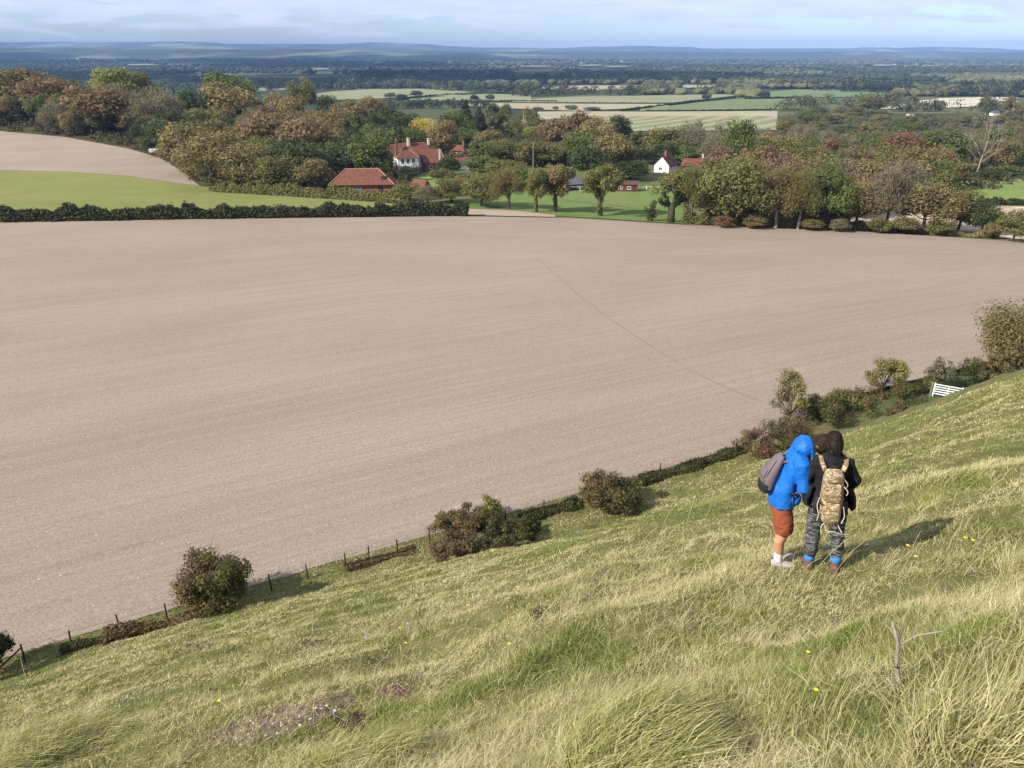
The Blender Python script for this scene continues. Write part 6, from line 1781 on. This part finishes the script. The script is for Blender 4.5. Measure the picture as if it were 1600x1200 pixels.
X3 = Vector((1, 0, 0))
def woman():
    k = 1.0; rz = R(-17); px, py = 3.345, 7.215; z0 = float(z_hill(px, py))
    r = empty("person", (px, py, z0), rz); r.rotation_euler = (0, R(-3.0), rz)
    tag(r, "walker in black fleece and dark camouflage trousers, seen from behind, elbows bent", "person")
    fz = {s: ground_at((px, py), rz, s * .125, -.06 if s > 0 else .05, z0) for s in (-1, 1)}
    ank = {s: Vector((s * .125, (-.06 if s > 0 else .05), fz[s] + .075)) for s in (-1, 1)}
    knee = {s: Vector((s * .118, .035, .455 + fz[s] * .5)) for s in (-1, 1)}
    hip = {s: Vector((s * .088, .0, .83)) for s in (-1, 1)}
    sh = {s: Vector((s * .132, -.005, 1.315)) for s in (-1, 1)}
    el = {s: Vector((s * .232, .0, 1.075)) for s in (-1, 1)}
    wr = {-1: Vector((-.115, .255, 1.115)), 1: Vector((.075, .265, 1.10))}
    hc = Vector((-.005, .05, 1.505)); Rh = Matrix.Rotation(R(10), 3, 'Z') @ Matrix.Rotation(R(-24), 3, 'X')
    def torso(mb, g=0.0):
        mb.tube([(0, .0, .74), (0, 0, .84), (0, .005, .94), (0, .01, 1.03), (0, .005, 1.14), (0, .0, 1.25), (0, -.005, 1.335), (0, .0, 1.395)],
                [(.13 + g, .10 + g), (.165 + g, .118 + g), (.158 + g, .108 + g), (.138 + g, .095 + g), (.140 + g, .105 + g), (.145 + g, .108 + g), (.115 + g, .080 + g), (.055 + g, .052 + g)], 18, side=X3)
    b = MB(); torso(b)
    b.tube([(0, 0, 1.37), (-.002, .02, 1.43), hc + Vector((0, -.02, -.04))], [.055, .050, .048], 12)
    for s in (-1, 1):
        b.tube([hip[s] + Vector((0, 0, .03)), hip[s].lerp(knee[s], .45), knee[s], knee[s].lerp(ank[s], .35) + Vector((0, -.015, 0)), ank[s]], [.088, .074, .054, .053, .036], 12)
        b.tube([sh[s] + Vector((-s * .04, 0, .01)), sh[s].lerp(el[s], .5), el[s]], [.050, .044, .037], 12); b.tube([el[s], el[s].lerp(wr[s], .4), wr[s]], [.037, .037, .025], 12)
        foot_shape(b, ank[s], (s * .12, 1, 0), .235, .038)
        f = Vector((-s * .75, .75, .25)); hand(b, wr[s], f, (0.0, .2, 1.0), (0, .5, .9), .92)
    at = head(b, hc, Rh, .86)
    body = remeshed("body", b, M['skin'], r, .0075, 9)
    eyes(r, at, Rh, .86)
    h = MB(); h.ball(at(0, -.020, .030), (.073, .086, .086), 18, 12, Rh); h.ball(at(0, -.062, -.035), (.068, .050, .074), 16, 10, Rh)
    h.tube([at(0, -.055, .0), at(.0, -.072, -.075), at(.004, -.078, -.145)], [(.070, .044), (.060, .036), (.036, .018)], 14, side=Rh @ X3)
    for s in (-1, 1): h.tube([at(s * .070, -.010, .045), at(s * .086, -.020, -.04), at(s * .070, -.040, -.125)], [.022, .018, .010], 8)
    g = np.random.default_rng(2)
    for i in range(26):
        a = g.uniform(-1.2, 1.2); h.tube([at(.075 * math.sin(a), -.055 * math.cos(a) - .03, -.05), at(.080 * math.sin(a), -.06 * math.cos(a) - .035, -.11), at(.074 * math.sin(a) + .008 * g.normal(), -.058 * math.cos(a) - .04, -.135 - .03 * g.random())], [.011, .009, .004], 6)
    hr = remeshed("hair", h, M['hair'], r, .008, 3)
    lk = MB()
    for i in range(150):
        a = g.uniform(-2.1, 2.1); e = .9 + .2 * g.random(); pts = []
        for t in np.linspace(.12, 1, 7):
            elv = PI / 2 - t * 1.9
            if elv > -.25: pts.append(at(math.sin(a) * .076 * e * math.cos(elv), -.020 - math.cos(a) * .090 * e * math.cos(elv), .030 + .090 * e * math.sin(elv)))
            else: pts.append(at(math.sin(a) * (.070 - .010 * t) * e + .010 * g.normal() * t, -.030 - math.cos(a) * .082 * e, .03 - .19 * (t - .78) / .22 * (.65 + .6 * g.random()) * .8 - .02))
        lk.tube(pts, [.006, .007, .007, .007, .006, .005, .002][:len(pts)], 4, cap=False)
    lk.build("hair_strands", M['hair'], hr, True)
    j = MB()
    j.tube([(0, .0, .845), (0, .005, .92), (0, .01, 1.03), (0, .005, 1.14), (0, .0, 1.25), (0, -.005, 1.335), (0, .005, 1.40), (0, .02, 1.435)],
           [(.205, .135), (.185, .130), (.162, .122), (.160, .126), (.162, .128), (.130, .098), (.074, .070), (.058, .058)], 20, side=X3)
    for s in (-1, 1):
        j.tube([sh[s] + Vector((-s * .05, 0, .0)), sh[s] + Vector((s * .01, 0, -.01)), sh[s].lerp(el[s], .5), el[s] + Vector((s * .012, -.01, 0))], [.066, .066, .060, .057], 14)
        j.tube([el[s] + Vector((s * .01, -.01, 0)), el[s].lerp(wr[s], .5), wr[s].lerp(el[s], .06)], [.060, .052, .042], 12)
        j.tube([(s * .170, .01, 1.02), (s * .218, -.01, .92), (s * .228, -.03, .845), (s * .212, -.03, .805)], [(.030, .10), (.032, .115), (.030, .12), (.016, .09)], 12, side=X3)
    crease(remeshed("fleece_jacket", j, M['black_fleece'], r, .011, 5), .014, 9, 11, 3)
    t = MB(); t.tube([(0, 0, .70), (0, 0, .80), (0, .0, .90), (0, .005, .98)], [(.125, .10), (.178, .130), (.172, .122), (.150, .108)], 18, side=X3)
    for s in (-1, 1):
        a = ank[s] + Vector((0, 0, .085))
        t.tube([hip[s] + Vector((s * .006, 0, .0)), hip[s].lerp(knee[s], .4), knee[s] + Vector((0, .006, 0)), knee[s].lerp(ank[s], .4) + Vector((0, -.014, 0)), a], [.104, .095, .074, .070, .058], 14)
    crease(remeshed("trousers", t, M['camo_grey'], r, .011, 4), .012, 8, 16, 9)
    for s in (-1, 1):
        m = MB(); m.tube([ank[s] + Vector((0, 0, .035)), ank[s] + Vector((0, -.004, .07)), ank[s] + Vector((0, -.006, .115))], [.049, .058, .054], 14); remeshed("sock", m, M['blue_sock'], r, .009, 2)
        m = MB(); foot_shape(m, ank[s], (s * .12, 1, 0), .285, .054); m.tube([ank[s] + Vector((0, 0, -.05)), ank[s] + Vector((0, -.004, .05))], [.054, .051], 12); bo = remeshed("boot", m, M['brown_boot'], r, .009, 3)
        m = MB(); sole_shape(m, ank[s], (s * .12, 1, 0), .295, .058); m.build("sole", M['sole'], bo, True)
    return r, rz, (px, py, z0)

def curve(pts, n=4):
    P = [Vector(p) for p in pts]; P = [P[0]] + P + [P[-1]]; out = []
    for i in range(1, len(P) - 2):
        a, b, c, d = P[i - 1:i + 3]
        for k in range(n):
            t = k / n
            out.append(0.5 * (2 * b + (c - a) * t + (2 * a - 5 * b + 4 * c - d) * t * t + (3 * b - a - 3 * c + d) * t ** 3))
    return out + [P[-1]]

def camo_pack(base, rz):
    r = empty("rucksack", base, rz); r.rotation_euler = (0, R(-3.0), rz); r.scale = (.76, .92, .96); tag(r, "tan camouflage rucksack with pale dangling straps on the black-fleeced walker's back", "rucksack")
    y = -.245
    b = MB()
    b.tube([(0, y, .80), (0, y - .005, .86), (0, y, 1.0), (0, y + .01, 1.16), (0, y + .025, 1.30), (0, y + .035, 1.345)], [(.105, .075), (.142, .102), (.148, .105), (.142, .098), (.128, .085), (.09, .05)], 20, side=X3)
    b.box((0, y + .02, 1.07), (.24, .15, .44))
    remeshed("main_bag", b, M['camo_tan'], r, .012, 5)
    l = MB(); l.tube([(0, y - .03, 1.25), (0, y - .015, 1.31), (0, y + .03, 1.365)], [(.118, .075), (.130, .085), (.105, .05)], 16, side=X3); remeshed("top_lid", l, M['camo_tan'], r, .011, 4)
    p = MB(); p.tube([(0, y - .085, .79), (0, y - .10, .84), (0, y - .095, .98), (0, y - .08, 1.03)], [(.095, .03), (.122, .045), (.122, .045), (.105, .02)], 16, side=X3); p.box((0, y - .095, .91), (.20, .07, .18)); remeshed("lower_pocket", p, M['camo_tan'], r, .010, 4)
    p = MB(); p.box((0, y - .085, 1.15), (.19, .06, .20)); p.tube([(0, y - .085, 1.05), (0, y - .09, 1.15), (0, y - .08, 1.25)], [(.09, .03), (.105, .04), (.09, .025)], 14, side=X3); remeshed("front_pocket", p, M['camo_tan'], r, .010, 4)
    p = MB(); p.tube([(-.165, y + .02, .84), (-.172, y + .015, .95), (-.165, y + .02, 1.04)], [.045, .055, .04], 12); p.tube([(.165, y + .02, .84), (.172, y + .015, .93), (.165, y + .02, 1.0)], [.04, .05, .04], 12); remeshed("side_pouch", p, M['black_nylon'], r, .010, 4)
    w = MB()
    for z in (1.10, 1.15, 1.20): w.box((0, y - .122, z), (.19, .006, .022))
    w.build("webbing_loop", M['camo_tan'], r)
    for s in (-1, 1):
        st = MB(); st.tube([(s * .105, y + .05, 1.335), (s * .150, -.125, 1.40), (s * .160, -.02, 1.42), (s * .162, .085, 1.375), (s * .165, .15, 1.28), (s * .19, .11, 1.12), (s * .165, -.06, 1.0), (s * .13, y + .05, .90)], [(.032, .009)] * 5 + [(.020, .006)] * 3, 8, side=X3); st.build("shoulder_strap", M['camo_tan'], r, True)
        st = MB(); st.tube([(s * .148, y - .03, 1.04), (s * .158, y - .10, 1.03), (s * .12, y - .15, 1.035)], [(.004, .012)] * 3, 6, side=(0, 1, 0)); st.build("compression_strap", M['black_nylon'], r)
    for pts, nm in (([(-.06, y - .08, .78), (-.10, y - .09, .74), (-.095, y - .10, .655)], .009), ([(-.06, y - .10, .76), (-.02, y - .13, .705), (.04, y - .13, .715), (.10, y - .11, .69), (.20, y - .08, .665), (.285, y - .02, .635)], .006),
                     ([(.09, y - .06, .80), (.12, y - .08, .745), (.165, y - .10, .69)], .009), ([(-.15, y - .04, 1.06), (-.175, y - .06, .97), (-.15, y - .09, .88), (-.165, y - .08, .80)], .008), ([(.15, y - .05, .98), (.17, y - .09, .88), (.135, y - .12, .82), (.17, y - .07, .80)], .008),
                     ([(.12, y - .04, 1.30), (.17, y - .06, 1.25), (.16, y - .05, 1.20)], .010), ([(.13, y - .06, 1.22), (.18, y - .07, 1.17), (.17, y - .06, 1.12)], .009)):
        m = MB(); m.tube(curve(pts), nm * .62, 6); m.build("strap_end", M['webbing'] if nm != .010 else M['camo_tan'], r, True)
    m = MB(); m.tube([(-.045, y + .03, 1.36), (-.03, y + .01, 1.405), (.03, y + .01, 1.405), (.045, y + .03, 1.36)], .009, 6); m.build("grab_handle", M['black_nylon'], r, True)

def man():
    rz = R(-98); px, py = 2.985, 7.52; z0 = float(z_hill(px, py))
    r = empty("person", (px, py, z0), rz); r.rotation_euler = (R(3.5), 0, rz)
    tag(r, "walker in bright blue rain jacket and rust shorts, bending his head to the right", "person")
    fa = {1: (.085, -.015), -1: (-.10, .035)}
    fz = {s: ground_at((px, py), rz, *fa[s], z0) for s in (-1, 1)}
    ank = {s: Vector((fa[s][0], fa[s][1], fz[s] + .075)) for s in (-1, 1)}
    knee = {1: Vector((.092, .015, .46)), -1: Vector((-.10, .05, .455))}
    hip = {s: Vector((s * .092, -.01, .86)) for s in (-1, 1)}
    sh = {1: Vector((.185, .135, 1.345)), -1: Vector((-.185, .155, 1.345))}
    el = {1: Vector((.235, .175, 1.055)), -1: Vector((-.23, .22, 1.06))}
    wr = {1: Vector((.10, .385, 1.08)), -1: Vector((-.10, .41, 1.10))}
    hc = Vector((-.01, .375, 1.470)); Rh = Matrix.Rotation(R(-6), 3, 'Z') @ Matrix.Rotation(R(-48), 3, 'X')
    b = MB()
    b.tube([(0, 0, .78), (0, -.01, .88), (0, .0, .98), (0, .03, 1.08), (0, .075, 1.20), (0, .12, 1.32), (0, .175, 1.40), (0, .22, 1.435)], [(.13, .10), (.165, .115), (.155, .105), (.15, .10), (.17, .11), (.17, .10), (.12, .08), (.065, .062)], 18, side=X3)
    b.tube([(0, .19, 1.41), (0, .27, 1.445), hc + Rh @ Vector((0, -.03, -.03))], [.06, .056, .055], 12)
    for s in (-1, 1):
        b.tube([hip[s], hip[s].lerp(knee[s], .5), knee[s] + Vector((0, .01, 0)), knee[s].lerp(ank[s], .32) + Vector((0, -.028, 0)), knee[s].lerp(ank[s], .7) + Vector((0, -.008, 0)), ank[s]], [.088, .076, .058, .061, .044, .038], 14)
        b.tube([sh[s] + Vector((-s * .04, 0, 0)), sh[s].lerp(el[s], .5), el[s]], [.052, .047, .040], 12); b.tube([el[s], el[s].lerp(wr[s], .4), wr[s]], [.040, .040, .028], 12)
        foot_shape(b, ank[s], (s * .16, 1, 0), .235, .040)
        hand(b, wr[s], (-s * .6, .8, .15), (0, .2, 1.0), (0, .4, .9), 1.02)
    at = head(b, hc, Rh, .92); remeshed("body", b, M['skin'], r, .0078, 9); eyes(r, at, Rh, .92)
    h = MB(); h.ball(at(0, -.020, .030), (.084, .095, .090), 18, 12, Rh); h.ball(at(0, -.03, -.01), (.088, .062, .05), 14, 9, Rh); h.ball(at(.068, .0, -.02), (.028, .045, .06), 10, 8, Rh); h.ball(at(-.068, .0, -.02), (.028, .045, .06), 10, 8, Rh); h.ball(at(0, -.070, -.025), (.064, .036, .054), 14, 9, Rh)
    g = np.random.default_rng(6)
    for i in range(60):
        d = unit(g.normal(size=3)); d[2] = abs(d[2]); d[1] -= .3; d = unit(d); p = at(d[0] * .075, d[1] * .09 - .02, d[2] * .085 + .035); h.ball(p, .016 + .010 * g.random(), 7, 5)
    remeshed("hair", h, M['hair2'], r, .008, 2)
    j = MB()
    j.tube([(0, .0, .795), (0, -.005, .86), (0, .0, .97), (0, .03, 1.08), (0, .075, 1.20), (0, .12, 1.32), (0, .17, 1.405), (0, .215, 1.45)], [(.205, .150), (.200, .146), (.190, .134), (.186, .126), (.200, .124), (.190, .112), (.135, .092), (.08, .075)], 20, side=X3)
    for s in (-1, 1):
        j.tube([sh[s] + Vector((-s * .06, -.01, 0)), sh[s] + Vector((s * .015, 0, -.01)), sh[s].lerp(el[s], .5) + Vector((0, -.01, 0)), el[s] + Vector((0, -.02, 0))], [.080, .078, .070, .066], 14)
        j.tube([el[s] + Vector((0, -.015, 0)), el[s].lerp(wr[s], .5) + Vector((0, 0, -.01)), wr[s].lerp(el[s], .04)], [.070, .062, .048], 12)
    j.ball((.10, .10, .88), (.10, .07, .07), 12, 8)
    jk = crease(remeshed("rain_jacket", j, M['blue_shell'], r, .010, 4), .012, 8, 5, 21)
    hd = MB(); Rt = Matrix.Rotation(R(-38), 3, 'X')
    hd.ball((0, .165, 1.455), (.150, .105, .085), 18, 12, Rt); hd.ball((0, .190, 1.500), (.135, .090, .062), 18, 12, Rt)
    hd.tube([(-.10, .25, 1.40), (-.105, .225, 1.49), (0, .200, 1.545), (.105, .225, 1.49), (.10, .25, 1.40)], [.030, .034, .036, .034, .030], 12)
    hd.tube([(-.10, .12, 1.455), (0, .10, 1.47), (.10, .12, 1.455)], .04, 10)
    crease(remeshed("hood", hd, M['blue_shell'], jk, .010, 5), .010, 9, 8, 31)
    pk = MB(); pk.box((.192, .075, .93), (.012, .018, .15)); pk.build("pocket_flap", M['black_nylon'], jk, bevel=.004)
    sh_ = MB(); sh_.tube([(0, 0, .70), (0, -.01, .80), (0, -.005, .90)], [(.14, .12), (.168, .128), (.150, .110)], 18, side=X3)
    for s in (-1, 1): sh_.tube([hip[s] + Vector((-s * .012, -.005, -.09)), hip[s].lerp(knee[s], .5), knee[s].lerp(hip[s], .02)], [.100, .106, .100], 16)
    crease(remeshed("shorts", sh_, M['rust_cloth'], r, .011, 4), .012, 9, 9, 41)
    for s in (-1, 1):
        m = MB(); m.tube([ank[s] + Vector((0, 0, -.01)), ank[s] + Vector((0, 0, .04)), ank[s] + Vector((0, -.004, .10))], [.044, .044, .047], 14); remeshed("sock", m, M['white_cloth'], r, .009, 2)
        m = MB(); foot_shape(m, ank[s], (s * .16, 1, 0), .275, .052); so = remeshed("shoe", m, M['grey_shoe'], r, .009, 3)
        m = MB(); sole_shape(m, ank[s], (s * .16, 1, 0), .28, .055); m.build("sole", M['sole'], so, True)
    return r, rz, (px, py, z0)

def grey_pack(base, rz):
    r = empty("rucksack", base, rz); r.rotation_euler = (R(3.5), 0, rz); r.scale = (.86, .86, .93); tag(r, "mauve-grey rucksack with black base on the blue-jacketed walker's back", "rucksack")
    lean = Vector((0, .27, 1)).normalized()
    o = Vector((0, -.200, 1.02)); P = lambda t, off=0.0, x=0.0: o + lean * t + Vector((x, off, 0))
    b = MB(); b.tube([P(.0), P(.05, -.02), P(.16, -.028), P(.28, -.012), P(.40, .02), P(.455, .05)], [(.115, .06), (.148, .096), (.150, .104), (.142, .092), (.118, .062), (.075, .03)], 20, side=X3)
    remeshed("main_bag", b, M['grey_pack'], r, .011, 5)
    b = MB(); b.tube([P(-.012, .0), P(.03, -.025), P(.10, -.040), P(.135, -.048)], [(.108, .060), (.146, .100), (.150, .098), (.138, .084)], 20, side=X3); remeshed("black_base", b, M['black_nylon'], r, .011, 4)
    z = MB(); z.tube([P(.14, -.095, .11), P(.30, -.075, .112), P(.41, -.03, .085), P(.445, -.01, 0), P(.41, -.03, -.085), P(.30, -.075, -.112), P(.14, -.095, -.11)], .006, 6); z.build("zip", M['black_nylon'], r, True)
    p = MB(); p.tube([P(.14, -.105), P(.22, -.12), P(.30, -.098)], [(.10, .018), (.11, .026), (.09, .014)], 14, side=X3); remeshed("front_pocket", p, M['grey_pack'], r, .010, 3)
    for s in (-1, 1):
        st = MB(); st.tube([P(.40, .06, s * .075), Vector((s * .105, .06, 1.445)), Vector((s * .115, .17, 1.475)), Vector((s * .125, .255, 1.405)), Vector((s * .135, .275, 1.30)), Vector((s * .17, .23, 1.16)), Vector((s * .205, .10, 1.06)), P(.06, .08, s * .13)], [(.030, .010)] * 5 + [(.018, .006)] * 3, 8, side=X3)
        st.build("shoulder_strap", M['grey_pack'], r, True)
    m = MB(); m.tube([P(.43, .04, -.03), P(.475, .035, -.02), P(.475, .035, .02), P(.43, .04, .03)], .008, 6); m.build("grab_handle", M['grey_pack'], r, True)

_, wrz, wb = woman(); camo_pack(wb, wrz)
_, mrz, mb_ = man(); grey_pack(mb_, mrz)

hill_sheet()
stalks()
grass()
dead_thatch()

# ------------------------------------------------------------------ the air: a closed box of thin bluish haze round everything
def haze():
    m, nt, N, L = new_mat("haze")
    out = N('ShaderNodeOutputMaterial'); v = N('ShaderNodeVolumePrincipled'); L(v.outputs[0], out.inputs['Volume'])
    v.inputs['Color'].default_value = HAZE_COLOR; v.inputs['Density'].default_value = HAZE_DENSITY; v.inputs['Anisotropy'].default_value = 0.0
    b = MB(); b.box((0, 8500, (HAZE_TOP - 130) / 2), (44000, 25000, HAZE_TOP + 130))
    o = b.build("haze", m); stuff(o, "thin blue haze lying over the far plain", "haze")
HAZE_TOP = 175.0; HAZE_DENSITY = 6.2e-5; HAZE_COLOR = (0.34, 0.56, 1.0, 1)
haze()

# a bank of broken cloud high over the left of the plain, above the picture, whose shadow darkens the woods there
def clouds():
    g = np.random.default_rng(77); n = 480
    x = g.uniform(-10000, -1300, n); y = g.uniform(1150, 8200, n)
    ok = (vnoise(x / 1500, y / 1500, 88) > .30) & (y > 1150 + 0.25 * np.clip(x + 2400, 0, 2000)); x, y = x[ok], y[ok]
    w = 500 + 600 * g.random(len(x))
    V, F, c = lumps(x, y, np.full(len(x), 1380.0), w, 120 + 140 * g.random(len(x)), g.random(len(x)), 2, g, .1)
    stuff(link("clouds", np_mesh("clouds", V, F, c, True), plain_mat("cloud", (0.85, 0.85, 0.86), 1.0, 0.02, .01)), "broken white cloud high above the left of the plain", "cloud")
clouds()
